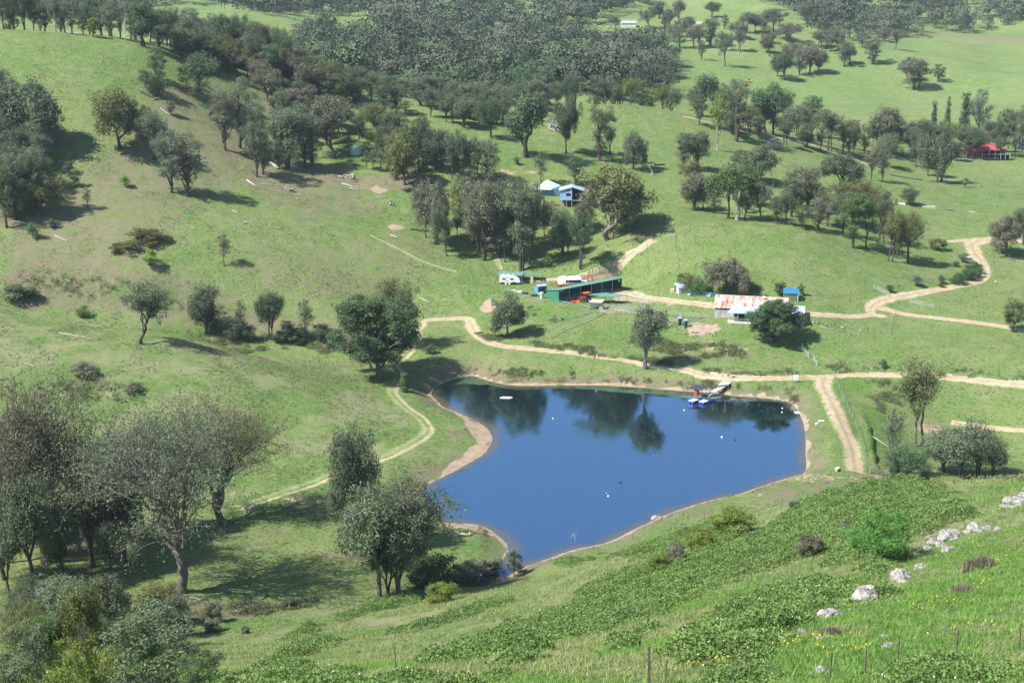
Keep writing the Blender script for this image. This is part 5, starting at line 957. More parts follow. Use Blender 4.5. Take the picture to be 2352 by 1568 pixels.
for a, w_, h_, mt, nm in ((1.2, 1.5, 1.5, 'oldwood', 'shelf'), (8.6, 1.8, 1.2, 'navy', 'workbench'), (12.2, 2.2, 1.6, 'dark', 'cupboard'), (15.6, 1.6, 1.9, 'navy', 'cupboard')): MB().box(a, a + w_, D - 1.0, D - .15, .03, h_).build(nm, K[mt], t)
MB().box(4.6, 6.0, D - .14, D - .08, 1.1, 1.9).build("wall_panel", K['cream'], t); MB().box(22.2, 22.9, .04, .09, 2.6, 3.05).build("wall_panel", K['cream'], t)
# ---- cabin behind the caravan
t = thing("small_cabin", 1197, 652.0, -12, "small blue grey cabin with green roof behind the caravan", "cabin")
MB().box(-6.2, 0, 0, 4.2, -.6, 2.35).build("wall", K['purple'], t); MB().slab([(-6.9, -.6, 2.62), (.45, -.6, 2.62), (.45, 2.0, 2.95), (-6.9, 2.0, 2.95)], .06).build("roof", K['green_roof'], t)
MB().slab([(-6.9, 2.003, 2.95), (.45, 2.003, 2.95), (.45, 4.6, 2.55), (-6.9, 4.6, 2.55)], .06).build("roof", K['green_roof'], t)
MB().box(-6.9, .45, -.68, -.603, 2.45, 2.64).build("gutter", plain("brown_gutter", (.28, .12, .08)), t)
MB().slab([(.453, 2.2, 2.72), (5.6, 1.4, 2.45), (5.6, 4.2, 2.35), (.453, 4.6, 2.5)], .05).build("carport_roof", K['green_roof'], t)
for x, y in ((5.4, 1.5), (5.4, 4.1), (2.0, 2.0), (2.9, 1.9)): MB().box(x - .05, x + .05, y - .05, y + .05, -.6, 2.35).build("post", K['oldwood'], t)
MB().bar((-3.5, 3, 2.6), (-3.5, 3, 3.9), .12).build("flue", K['grey'], t)
one("fridge_box", MB().box(-.35, .35, -.3, .3, 0, 1.5), 'cream', 1221.5, 648, 0, "pale upright box beside the cabin carport", "box", dz=-.05)
# ---- caravan
def caravan(U, V, deg, label, pop=True, L=6.0):
    t = thing("caravan", U, V, deg, label, "caravan"); W_ = 2.3
    MB().prism([(0, .62), (0, 2.35), (.12, 2.55), (L - 1.0, 2.5), (L - .35, 1.9), (L, 1.0), (L - .1, .62), (L - 1.3, .62), (L - 1.4, .80), (3.9, .80), (3.8, .62), (1.0, .62)], 0, W_).build("body", K['white'], t, bevel=.03)
    MB().box(.25, L - 1.2, .25, W_ - .25, 2.5, 2.72).build("roof_pod", K['white'], t, bevel=.06)
    for a in (.8, 2.2, 3.6): MB().box(a, a + .7, .6, 1.6, 2.72, 2.84).build("roof_vent", K['white'], t, bevel=.03)
    for a in (.85, 3.1): MB().box(a, a + .95, -.035, -.005, 1.45, 1.85).build("window", K['glass'], t)
    MB().box(2.1, 2.4, -.035, -.005, 1.0, 1.2).build("hatch", K['dark'], t); MB().box(2.1, 2.4, -.035, -.005, 2.05, 2.2).build("hatch", K['dark'], t)
    MB().slab([(L - .95, .2, 2.49), (L - .38, .2, 1.98), (L - .38, W_ - .2, 1.98), (L - .95, W_ - .2, 2.49)], -.02).build("front_shade_panel", plain("blue_grey_front_shade", (.30, .36, .48)), t)  # blue-grey slab paints the shaded look of the slanting front
    MB().box(.1, L - .2, .1, W_ - .1, .42, .60).build("chassis", K['tyre'], t)
    for a in (1.85, 2.85):
        for y in (-.03, W_ - .19):
            w_ = MB().bar((a, y, .36), (a, y + .22, .36), .36, 18).build("wheel", K['tyre'], t); MB().bar((a, y - .02, .36), (a, y, .36), .33, 18).build("wheel_cover", K['white'], w_)
    MB().bar((L - .2, .5, .5), (L + 1.3, W_ / 2, .5), .06).bar((L - .2, W_ - .5, .5), (L + 1.3, W_ / 2, .5), .06).box(L + .1, L + .6, .8, 1.5, .5, .95).bar((L + 1.0, W_ / 2, .0), (L + 1.0, W_ / 2, .6), .05).build("drawbar", K['white'], t); return t
caravan(1147, 653.5, -4, "white caravan with twin wheels beside the small cabin")
# ---- shipping box
t = thing("garden_shed", 1236.5, 674.5, 28, "blue sided garden shed left of the machinery shed", "shed")
MB().box(0, 2.7, 0, 2.3, -.4, 2.0).build("wall", corrugated("blue_striped_wall", (.06, .15, .30), 'X', pitch=5), t); MB().box(-.06, 0, .1, 2.2, -.4, 1.9).build("end_wall", K['bluep'], t)
MB().slab([(-.2, -.15, 2.06), (2.85, -.15, 2.06), (2.85, 1.2, 2.35), (-.2, 1.2, 2.35)], .05).build("roof", plain("grey_lilac_roof", (.36, .38, .46)), t); MB().slab([(-.2, 1.203, 2.35), (2.85, 1.203, 2.35), (2.85, 2.5, 2.02), (-.2, 2.5, 2.02)], .05).build("roof", plain("grey_roof_back", (.36, .38, .46)), t)
MB().box(.9, 1.7, -.05, -.01, -.2, 1.8).build("door", K['navy'], t)
t = thing("water_drum", 1244.5, 685, 0, "pale tank with white pipe beside the garden shed", "tank"); MB().bar((0, 0, -.2), (0, 0, 1.7), .5, 18).build("drum", plain("pale_green_plastic", (.45, .60, .52)), t, smooth=False); MB().bar((0, 0, 1.75), (-1.1, -.2, 1.3), .13, 8).build("pipe", K['white'], t)
# ---- motorhome and racks behind the shed
t = thing("motorhome", 1281, 660, 4, "white rounded motorhome parked behind the machinery shed", "motorhome")
MB().prism([(0, .5), (0.1, 1.6), (.5, 2.7), (6.6, 2.75), (7.0, 2.3), (7.1, 1.9), (8.3, 1.75), (8.7, 1.2), (8.7, .5)], 0, 2.3).build("body", K['white'], t, bevel=.12, smooth=True)
for a in (1.2, 3.4, 5.2): MB().box(a, a + 1.2, .5, 1.8, 2.73, 2.95).build("roof_unit", K['white'], t, bevel=.08)
MB().box(2.2, 6.6, -.03, -.005, 1.35, 2.1).build("side_window", K['glass'], t)
for a in (1.6, 7.2):
    for y in (-.02, 2.1): MB().bar((a, y, .4), (a, y + .22, .4), .4, 14).build("wheel", K['tyre'], t)
t = thing("steel_cradle", 1282, 663, 4, "row of three curved orange steel cradles before the motorhome", "steel frame")
for k, x in enumerate((0, 1.6, 2.9)): MB().bar((x, 0, 0), (x - .25, 0, 1.2), .09).bar((x - .25, 0, 1.2), (x + .05, 0, 2.3), .09).bar((x, .3, 0), (x + .1, .3, 1.3), .09).build("upright", K['rackred'], t)
MB().bar((-1.4, 0, .9), (1.8, 0, .55), .05).build("cross_bar", K['rackred'], t)
t = thing("steel_rack", 1341, 660, 18, "tall orange steel rack rising behind the shed roof", "steel frame")
for x in (0, 1.3, 2.6): MB().bar((x, 0, 0), (x, 0, 3.7), .11).bar((x, 1.0, 0), (x, 1.0, 3.5), .08).build("upright", K['rackred'], t)
MB().bar((-1.2, 0, 2.3), (2.6, 0, 2.4), .08).bar((0, 0, 3.0), (2.6, 0, 3.1), .06).bar((0, 1, 2.3), (2.6, 1, 2.4), .06).build("cross_bar", K['rackred'], t)
one("white_crate", MB().box(0, 2.2, 0, 1.0, 0, 1.4), 'cream', 1341, 654, 10, "pale crate under the tall orange rack", "crate", bevel=.03)
# ---- tractor
t = thing("tractor", 1327, 695, 22, "orange tractor with front loader and sun canopy", "tractor")
MB().prism([(1.1, .75), (1.05, 1.3), (1.3, 1.5), (2.6, 1.45), (2.7, 1.2), (3.0, 1.15), (3.0, .8)], -.3, .3).build("bonnet", K['orange'], t, bevel=.04); MB().box(2.4, 3.6, -.55, .55, .7, 1.25).build("rear_mudguard", K['orange'], t, bevel=.08)
MB().box(2.75, 3.15, -.25, .25, 1.25, 1.6).build("seat", K['tyre'], t, bevel=.04); MB().bar((2.4, 0, 1.2), (2.2, 0, 1.65), .03).bar((2.2, -.18, 1.65), (2.2, .18, 1.65), .03).build("steering_wheel", K['tyre'], t)
MB().slab([(1.6, -.85, 2.55), (3.5, -.85, 2.7), (3.5, .85, 2.7), (1.6, .85, 2.55)], .10).build("canopy", K['orange2'], t, bevel=.03)
for y in (-.5, .5): MB().bar((3.3, y, 1.2), (3.2, y, 2.6), .035).build("canopy_post", K['tyre'], t)
for y in (-.75, .55): w_ = MB().bar((3.0, y, .72), (3.0, y + .36, .72), .72, 20).build("wheel", K['tyre'], t); MB().bar((3.0, y - .02, .72), (3.0, y + .38, .72), .34, 14).build("rim", K['cream'], w_)
for y in (-.62, .42): w_ = MB().bar((1.35, y, .42), (1.35, y + .22, .42), .42, 16).build("wheel", K['tyre'], t); MB().bar((1.35, y - .02, .42), (1.35, y + .24, .42), .2, 12).build("rim", K['cream'], w_)
for y in (-.45, .39): MB().bar((2.2, y, 1.45), (.7, y, 1.5), .06, 4).bar((.7, y, 1.5), (-.05, y, .5), .06, 4).build("loader_arm", K['orange'], t)
MB().prism([(-.5, .05), (.1, .0), (.2, .55), (.12, .6), (-.02, .12), (-.5, .12)], -.85, .85).build("bucket", K['rackred'], t)
# ---- yard shelter
t = thing("yard_shelter", 1349, 706, 0, "flat green roofed shelter over the cattle yards", "shelter"); b0 = P(1349, 706); q = []
for (u, v, h_) in ((1345.3, 676.3, 2.5), (1391, 671.9, 2.7), (1443.4, 678.5, 2.7), (1404, 681.4, 2.5)):
    d = ray(u, v); zz = b0.z + h_; tt_ = (zz - HC) / d[2]; q.append((d[0] * tt_ - b0.x, d[1] * tt_ - b0.y, h_))
MB().slab([q[0], q[3], q[2], q[1]], .08).build("roof", K['green_roof'], t); c0 = Vector(q[0]); c3_ = Vector(q[3]); c2_ = Vector(q[2]); c1_ = Vector(q[1])
for a in (c0, c1_, c2_, c3_, (c0 + c3_) / 2, (c3_ + c2_) / 2, (c0 + c1_) / 2):
    w_ = a + (b0 - b0); gz_ = float(T(a.x + b0.x, a.y + b0.y)) - b0.z; MB().box(a.x * .97 - .06, a.x * .97 + .06, a.y * .97 - .06, a.y * .97 + .06, gz_ - .1, a.z - .08).build("post", K['oldwood'], t)
# cattle crush with white canopy
t = thing("cattle_crush", 1360, 709, -8, "steel cattle crush under a small white canopy", "cattle crush")
MB().slab([(-.9, -.9, 2.2), (2.6, -1.0, 2.05), (3.2, 1.3, 2.3), (.1, 1.3, 2.35)], .10).build("canopy", K['white'], t, bevel=.03)
for x, y in ((-.6, -.6), (2.5, -.7), (.2, 1.1), (2.9, 1.1)): MB().bar((x, y, -.4), (x, y, 2.15), .045).build("post", K['grey'], t)
MB().box(1.9, 3.0, -.4, .5, -.1, 1.5).build("squeeze_box", K['grey'], t, bevel=.03); mb = MB()
for z in (.15, .5, .85, 1.2): mb.bar((-.6, -.2, z), (1.9, -.2, z), .05).bar((-.6, .6, z), (1.9, .6, z), .05)
mb.build("race_rails", K['navy'], t)
# ---- woolshed
t = thing("woolshed", 1641.6, 729.5, -12, "long corrugated iron woolshed with rusty roof", "woolshed"); L = 18.5; D = 5.2
MB().box(0, L, 0, .06, -1.0, 2.75).build("front_wall", K['tin'], t); MB().box(0, .06, .063, D * 2, -1.0, 2.75).build("end_wall", K['tin'], t); MB().box(L - .06, L, .063, D * 2, -1.0, 2.75).build("end_wall", K['tin'], t); MB().box(.063, L - .063, D * 2 - .06, D * 2, -1.0, 2.75).build("back_wall", K['tin'], t)
MB().box(.5, L - .5, -.004, 0.0, 2.45, 2.72).build("eave_strip", K['dark'], t)  # dark strip along the top of the front wall
MB().prismx([(0, 2.753), (D, 4.85), (D * 2, 2.753)], 0.01, .05).build("gable", K['tin'], t); MB().prismx([(0, 2.753), (D, 4.85), (D * 2, 2.753)], L - .05, L - .01).build("gable", K['tin'], t)
MB().slab([(-.35, -.3, 2.80), (L + .3, -.3, 2.80), (L + .3, D, 4.98), (-.35, D, 4.98)], .05).build("roof", K['rusty'], t); MB().slab([(-.35, D + .003, 4.98), (L + .3, D + .003, 4.98), (L + .3, D * 2 + .3, 2.80), (-.35, D * 2 + .3, 2.80)], .05).build("roof", K['rusty'], t)
MB().box(-.35, L + .3, D - .2, D + .2, 4.99, 5.03).build("ridge_cap", K['cream'], t)
MB().bar((12.3, D - 1, 4.4), (12.3, D - 1, 5.1), .04).bar((12.3, D - 1.1, 5.1), (12.3, D - 1.25, 5.25), (.42, .35), 16).build("satellite_dish", K['white'], t)
v0, v1, vd = 3.6, 11.5, 4.2
MB().slab([(v0 - .2, -vd, 2.55), (v1, -vd, 2.55), (v1, -.1, 3.35), (v0 + 1.0, -.1, 3.35)], .06).build("veranda_roof", K['bluegrey'], t)
MB().box(v0, v1, -vd, -.003, -.05, .07).build("deck", K['cream'], t); MB().box(v0, v0 + 2.6, -vd - .05, -vd, -2.0, -.053).build("deck_skirt", K['concrete'], t); MB().box(v0 + 2.61, v1, -vd - .05, -vd, -2.3, -.053).build("deck_skirt", K['tin'], t)
MB().box(v0, v0 + .05, -vd, -.01, -1.6, -.053).build("deck_skirt", K['tin'], t); MB().box(v0 + 1.4, v1, -.008, -.004, .1, 2.4).build("doorway_shade", K['dark'], t)  # the doorway is a thin near-black sheet painting its inner shade
for x in (v0 + .1, v0 + 2.6, v0 + 5.2, v1 - .1): MB().box(x - .05, x + .05, -vd + .05, -vd + .15, .07, 2.5).build("veranda_post", K['grey'], t)
mb = MB()
for z in (.4, .75, 1.1): mb.bar((v0, -vd + .02, z), (v1, -vd + .02, z), .03).bar((v0 + .02, -vd, z), (v0 + .02, -.1, z), .03)
mb.build("railing", K['grey'], t)
MB().box(v0 + 1.7, v0 + 2.6, -2.6, -2.0, .07, .8).box(v0 + 4.4, v0 + 5.6, -2.8, -2.0, .07, .85).build("table", K['timber'], t)
MB().box(15.2, 22.8, -2.6, 3.0, -2.4, 2.3).build("annex_wall", corrugated("annex_shade_cladding", (.12, .10, .11), 'X'), t); MB().box(22.81, 22.86, -2.6, 3.0, -2.4, .6).build("annex_end_panel", K['bluegrey'], t)  # annex walls coloured dark to carry the shade of the right end
MB().slab([(14.8, -2.9, 2.62), (23.1, -2.9, 2.62), (23.1, 3.4, 3.5), (14.8, 3.4, 3.5)], .06).build("annex_roof", K['bluegrey'], t)
for y in (-1.6, .2, 1.8): MB().box(22.87, 22.9, y, y + .5, .7, 2.4).build("annex_window", plain("rusty_panel", (.22, .10, .08)), t)
MB().slab([(21.5, -.3, .1), (25.5, -.1, .1), (25.5, 2.3, .1), (22.9, 2.3, .1)], .15).build("ramp_slab", K['cream'], t)
# ---- blue roofed shed
t = thing("blue_roofed_shed", 1800, 692, -6, "small shed with bright blue roof behind the woolshed", "shed")
MB().box(0, 3.7, 0, 3.0, -.5, 2.15).build("wall", plain("olive_shed_wall", (.16, .20, .12)), t); MB().slab([(-.2, -.2, 2.2), (3.9, -.2, 2.2), (3.9, 1.5, 3.35), (-.2, 1.5, 3.35)], .06).build("roof", K['blueroof'], t); MB().slab([(-.2, 1.503, 3.35), (3.9, 1.503, 3.35), (3.9, 3.2, 2.2), (-.2, 3.2, 2.2)], .06).build("roof", K['blueroof'], t)
MB().prismx([(0, 2.153), (1.5, 3.25), (3.0, 2.153)], 3.64, 3.69).build("gable", K['tin'], t); MB().box(3.6, 3.75, -.08, -.004, -.5, 2.1).build("corner_post", K['white'], t)
# ---- tin shed by the vine
t = thing("tin_shed", 1558.8, 677.5, 13, "narrow grey tin shed beside the leafy vine", "shed"); MB().box(0, 2.3, 0, 3.4, -.4, 1.95).build("wall", K['tin'], t); MB().slab([(-.15, -.2, 2.05), (2.45, -.2, 2.0), (2.3, 3.6, 2.5), (-.3, 3.6, 2.55)], .06).build("roof", K['bluegrey'], t); MB().box(-.05, -.004, 2.4, 3.1, .4, 1.9).build("door_opening_shade", K['dark'], t)  # near-black plate paints the opening's inner shade onto the wall
t = thing("mesh_fence", 1580, 677, 0, "dark teal mesh fence between tin shed and woolshed", "fence"); a = P(1580, 678); b_ = P(1668, 686)
mb = MB().slab([(0, 0, 1.3), (b_.x - a.x, b_.y - a.y, b_.z - a.z + 1.2), (b_.x - a.x, b_.y - a.y + .05, b_.z - a.z + 1.2), (0, .05, 1.3)], 1.25); mb.build("mesh_panel", K['teal'], t)
for k in range(6): q_ = (b_ - a) * (k / 5); MB().bar((q_.x, q_.y - .06, q_.z - .3), (q_.x, q_.y - .06, q_.z + 1.45), .05).build("post", K['grey'], t)
one("white_tub", MB().bar((0, 0, -.1), (0, 0, .35), (.42, .5), 18), 'white', 1583.5, 677.5, 0, "white oval tub beside the tin shed", "tub")
one("white_trough", MB().prism([(-.5, .55), (.5, .6), (.3, .0), (-.2, .0)], -.25, .25), 'white', 1627.5, 682.5, 10, "white tapered trough on the garden edge", "trough")
one("pump_box", MB().box(-.45, .45, -.35, .35, -.1, .75).box(-.5, .5, -.4, .4, .753, .85), 'cream', 1544, 671, 0, "pale topped box left of the tin shed", "box")
# ---- target boards, beams, blocks by the earthworks
for U, V, lb in ((1561, 747, "left one of two upright steel cabinets"), (1575, 752, "right one of two upright steel cabinets")):
    t = thing("steel_cabinet", U, V, 24, lb + " by the earthworks", "cabinet"); MB().box(-.4, .4, -.25, .25, -.2, 1.9).build("body", K['navy'], t); MB().slab([(-.5, -.4, 1.95), (.5, -.4, 1.95), (.5, .5, 2.1), (-.5, .5, 2.1)], .06).build("lid", K['bluegrey'], t)
one("timber_beam", MB().bar((0, 0, .1), (2.6, 1.2, 1.5), .16, 4), 'oldwood', 1532, 755, 0, "dark beam leaning by the steel cabinets", "beam")
one("retaining_wall", MB().slab([(0, 0, .55), (3.2, -.2, .6), (4.2, -.4, .25), (7.6, -.9, .15), (7.6, -.5, .15), (4.2, 0, .25), (3.2, .25, .6), (0, .4, .55)], .9), 'concrete', 1586, 747.5, 0, "low pale concrete retaining wall above bare earth", "wall")
for U, V, deg, lb in ((1588, 765, -4, "long"), (1553, 767.5, -3, "left"), (1568, 767.5, 2, "middle")):
    t = thing("timber_bench", U, V, deg, f"{lb} grey plank bench below the earthworks", "bench"); w_ = 1.9 if lb == "long" else 1.2; MB().box(0, w_, -.15, .15, .38, .46).build("seat", K['timber'], t)
    for x in (.1, w_ - .2): MB().box(x, x + .1, -.12, .12, -.1, .377).build("leg", K['timber'], t)
for U, V, s_, lb in ((1619, 766, .4, "small grey"), (1628, 768, .5, "upright grey"), (1641, 768, .55, "tilted grey"), (1634, 772, .5, "slumped grey"), (1596, 772, .6, "squat sandy")): one("timber_stump", MB().bar((0, 0, -.1), (.12, .05, s_), s_ * .35, 7), 'timber', U, V, 30, f"{lb} stump end below the earthworks", "stump")
# ---- jetty, pontoons, slide, shade sail
def W0(U, V): return Vector(at_z(U, V, 0))
a = W0(1580, 924.5); t = empty("pontoon", a, R(47)); tag(t, "left floating pontoon with blue drums and pale deck", "pontoon")
def pontoon(t, L, W_, white_l):
    MB().box(0, white_l, -W_, 0, .48, .56).build("deck", K['board'], t)
    if L > white_l + .1: MB().box(white_l + .003, L, -W_, 0, .48, .55).build("dark_deck", K['sail'], t)
    n_ = max(2, int(L / .72))
    for k in range(n_):
        for y in (-W_ + .34, -.34): MB().bar((.05 + k * L / n_, y, .20), (.05 + (k + .93) * L / n_, y, .20), .27, 12).build("float_drum", K['blue'], t)
pontoon(t, 2.3, 1.45, 2.3)
a2 = W0(1604, 926); t = empty("pontoon", a2, R(43)); tag(t, "right floating pontoon with pale and dark decks", "pontoon"); pontoon(t, 3.9, 1.5, 2.0)
mb = MB()
for y in (-.9, -.5): mb.bar((1.0, y, .5), (1.0, y, 1.15), .03).bar((1.0, y, 1.15), (1.25, y, 1.15), .03).bar((1.25, y, 1.15), (1.25, y, .5), .03)
mb.build("boarding_ladder", K['grey'], t)
a3 = W0(1599.5, 914) + Vector((0, 0, .45)); t = empty("water_slide", a3); tag(t, "red spiral tube slide standing on the pontoon", "slide"); MB().bar((0, 0, 0), (0, 0, 2.0), .10, 8).build("central_pole", K['cream'], t)
sp = []; n_ = 46
for k in range(n_): an = k / n_ * 6.283 * 3.1 + .6; sp.append(Vector((math.cos(an) * .42, math.sin(an) * .42, .18 + 1.75 * k / n_)))
tb = Tubes(10); tb.path([tuple(p) for p in sp], np.full(n_, .235)); link("spiral_tube", tb.mesh("spiral_tube"), K['red'], t)
a4 = W0(1576, 915); t = empty("shade_sail", (a4.x, a4.y, 0)); tag(t, "dark shade sail on thin poles over the slide", "shade sail"); cs_ = [(0.3, 0, 2.35), (4.9, 1.4, 2.75), (5.6, .2, 2.5), (3.0, -1.3, 2.3)]
cs_ = [(.2, .1, 2.45), (2.6, 2.6, 2.75), (5.9, 1.3, 2.7), (3.4, -1.2, 2.3)]
MB().slab([cs_[0], (1.6, -.3, 2.5), cs_[3], (4.4, .3, 2.55), cs_[2], (4.0, 1.7, 2.8), cs_[1], (1.6, 1.2, 2.7)], .03).build("cloth", K['sail'], t)
for c in cs_: MB().bar((c[0], c[1], -1.0), (c[0], c[1], c[2] + .08), .035).build("pole", K['navy'], t)
top = P(1668, 880); t = empty("jetty", (a2.x, a2.y, 0)); tag(t, "sloping timber jetty ramp from bank to pontoons", "jetty")
def jl(U, V, z): d = ray(U, V); k = (z - HC) / d[2]; return Vector((d[0] * k - a2.x, d[1] * k - a2.y, z))
zt = max(top.z + .3, 2.0)
r0_, r1_, r2_, r3_ = jl(1620, 906.3, .65), jl(1627, 909.2, .65), jl(1672, 883.6, zt - .25), jl(1660, 882.6, zt - .25)
MB().slab([tuple(r0_), tuple(r1_), tuple(r2_), tuple(r3_)], .14).build("ramp", K['board'], t)
MB().slab([tuple(jl(1649, 884.5, zt)), tuple(jl(1673, 882.6, zt)), tuple(jl(1688, 871.5, zt)), tuple(jl(1663, 871, zt))], .16).build("landing", K['board'], t)
MB().slab([tuple(jl(1608, 915, .62)), tuple(jl(1626, 911, .62)), tuple(jl(1630, 905.5, .62)), tuple(jl(1613, 907, .62))], .12).build("dark_landing", K['sail'], t)
for p in (jl(1673, 882.6, zt), jl(1687, 872, zt), jl(1651, 884, zt), jl(1664, 872, zt)): MB().bar((p.x, p.y, -.8), (p.x, p.y, zt - .17), .09).build("pile", K['oldwood'], t)
p = jl(1679, 874, zt); MB().bar(tuple(p), (p.x, p.y, zt + 1.7), .035).slab([(p.x - .45, p.y - .15, zt + 1.9), (p.x + .4, p.y - .15, zt + 1.65), (p.x + .4, p.y + .35, zt + 1.75), (p.x - .45, p.y + .35, zt + 2.0)], .03).build("solar_panel", K['navy'], t)
# ---- buoys and things afloat
def afloat(name, mb, mat, U, V, label, cat, group=None, **k): o = mb.build(name, K[mat], None, W0(U, V), k.pop('rz', 0), **k); tag(o, label, cat, group)
def ball(r): 
    mb = MB(); n1, n2 = 7, 12
    vs = [(r * math.sin(i / n1 * math.pi) * math.cos(j / n2 * 6.2832), r * math.sin(i / n1 * math.pi) * math.sin(j / n2 * 6.2832), r * math.cos(i / n1 * math.pi) + r * .3) for i in range(1, n1) for j in range(n2)]
    vs += [(0, 0, r * 1.3), (0, 0, -r * .7)]; fs = [(i * n2 + j, i * n2 + (j + 1) % n2, (i + 1) * n2 + (j + 1) % n2, (i + 1) * n2 + j) for i in range(n1 - 2) for j in range(n2)]
    fs += [(len(vs) - 2, j, (j + 1) % n2) for j in range(n2)] + [(len(vs) - 1, (n1 - 2) * n2 + (j + 1) % n2, (n1 - 2) * n2 + j) for j in range(n2)]; return mb.add(vs, fs)
for U, V, r, lb in ((1270, 961, .17, "white buoy in the left half of the dam"), (1571.6, 942, .17, "white buoy left of the pontoons"), (1797, 937.6, .17, "upper buoy of the pair by the right bank"), (1796, 946.6, .17, "lower buoy of the pair by the right bank"), (1658, 1004, .22, "cream buoy in the right centre of the dam"), (1397, 1139, .17, "larger white buoy in the lower centre"), (1393, 1132, .09, "tiny float beside the lower centre buoy")): afloat("buoy", ball(r), 'cone', U, V, lb, "buoy", smooth=True)
for U, V, lb in ((1689, 1010, "dark water bird right of the cream buoy"), (1425.5, 1108, "dark water bird in the lower middle of the dam")): afloat("water_bird", MB().prism([(-.2, .02), (-.1, .0), (.12, .0), (.2, .08), (.22, .22), (.28, .22), (.26, .28), (.16, .28), (.12, .12), (-.12, .14)], -.07, .07), 'black', U, V, lb, "bird", bevel=.015)
t = empty("floating_board", W0(1148, 914), R(-8)); tag(t, "white floating frame near the left cove", "float"); MB().box(0, 2.5, 0, .32, .02, .16).box(.5, 2.9, .55, .87, .02, .16).build("plank", K['white'], t); MB().box(1.1, 1.3, .33, .54, .03, .12).box(1.9, 2.1, .33, .54, .03, .12).build("cross_piece", K['white'], t)
afloat("submerged_platform", MB().slab([(0, 0, .03), (1.0, 0, .03), (1.6, 1.9, .03), (0, 1.9, .03)], .06), 'grey', 1826, 950, "flat grey plate at the right water edge", "platform")
t = empty("dead_branch", W0(1318, 1238)); tag(t, "thin dead branch poking out of the water", "branch"); MB().bar((.25, 0, -.3), (.05, .1, 1.5), (.05, .03)).bar((.1, .06, 1.0), (-.75, -.1, .25), (.035, .015)).bar((-.1, 0, .75), (-.5, .2, .9), .015).bar((.15, .05, .6), (.55, 0, 1.0), .02).build("branch", BM['w'], t)
# ---- signs
t = thing("noticeboard", 1820, 878, -2, "large blank white noticeboard on the bank", "sign"); MB().box(0, 1.42, -.02, .02, .55, 1.95).build("panel", K['white'], t); MB().box(-.05, .0, -.03, .03, -.1, 2.0).build("post", K['oldwood'], t); MB().box(1.42, 1.47, -.03, .03, -.1, 2.0).build("post", K['oldwood'], t); MB().box(0, 1.42, -.03, .03, 1.95, 2.0).build("frame", K['oldwood'], t)
for U, V, s_, lb in ((1370.6, 824, .42, "small white sign on the bank track"), (2068.8, 683, .45, "small white sign on the inside of the road bend"), (2285.6, 655, .5, "small white sign on the fence corner post"), (1847, 1108, .42, "small white sign below the dam corner")): 
    t = thing("small_sign", U, V, 0, lb, "sign"); h_ = 1.35 if U != 1370.6 else .8; MB().bar((0, 0, -.2), (0, 0, h_), .03).build("post", K['grey'], t); MB().box(-s_ / 2, s_ / 2, -.055, -.033, h_ - s_, h_).build("panel", K['white'], t)
for U, V, deg, L_, lb in ((1880, 971, 5, 1.4, "white block bench beside the dam wall road"), (1920, 1083, 60, 1.6, "white block bench at the foot of the wall road")):
    t = thing("block_bench", U, V, deg, lb, "bench"); MB().box(0, L_, -.28, .28, .38, .56).build("seat", K['white'], t, bevel=.02)
    for x in (.1, L_ - .4): MB().box(x, x + .3, -.22, .22, -.1, .377).build("leg", K['concrete'], t)
one("block", MB().box(-.3, .3, -.25, .25, -.05, .4), 'white', 1876, 974.5, 10, "small white block left of the block bench", "block", bevel=.03)
# ---- tank
t = thing("water_tank", 817, 357, 0, "round pale green water tank on the wooded slope", "tank"); rr_ = 14 * mpp(P(817, 357).y, P(817, 357).z); MB().bar((0, rr_, -1.0), (0, rr_, 2.55), rr_, 40).build("tank_wall", K['tank'], t); MB().bar((0, rr_, 2.553), (0, rr_, 2.95), (rr_ * 1.02, .3), 40).build("tank_lid", K['mint'], t)
# ---- blue cabin, mint roof, red roof behind
t = thing("stilt_house", 1286, 478, -2, "light blue gabled house front raised on stilts", "house")
MB().prism([(0, 2.5), (3.85, 2.5), (3.85, 6.7), (0, 5.6)], 0, 5.5).build("front_room", K['lightblue'], t)
MB().prism([(3.853, 2.5), (8.6, 2.5), (8.6, 5.1), (3.853, 6.65)], 1.6, 5.5).build("rear_wall", K['dark'], t); MB().box(3.853, 8.6, -.1, 1.597, 2.4, 2.5).build("veranda_floor", K['timber'], t)  # rear wall coloured near-black so the open veranda looks shaded
MB().slab([(-.3, -.3, 5.62), (3.85, -.3, 6.80), (3.85, 6, 6.80), (-.3, 6, 5.62)], .07).build("roof", K['bluegrey'], t); MB().slab([(3.853, -.3, 6.80), (9.3, -.3, 5.0), (9.3, 6, 5.0), (3.853, 6, 6.80)], .07).build("roof", K['bluegrey'], t)
MB().box(1.95, 3.4, -.04, -.003, 3.9, 4.8).build("window", K['glass'], t); MB().box(2.25, 3.0, -.04, -.003, 5.4, 5.8).build("window", K['glass'], t)
for x in (.2, 2.0, 3.7, 6.2, 8.4): MB().box(x, x + .18, .1, .28, -1.5, 2.4).build("stilt", K['grey'] if x < 3 else K['concrete'], t)
t = thing("hip_roofed_house", 1244, 452, 0, "house with a pale mint hipped roof among the gums", "house"); MB().box(0, 6, .5, 5, -1, 2.6).build("wall", K['purple'], t)
MB().add([(-2.6, 0, 2.4), (3, -.3, 2.3), (6.3, 3.2, 3.2), (1.6, 5.4, 3.6), (1.9, 2.9, 5.2)], [(0, 1, 4), (1, 2, 4), (2, 3, 4), (3, 0, 4), (3, 2, 1, 0)]).build("roof", K['mint'], t)
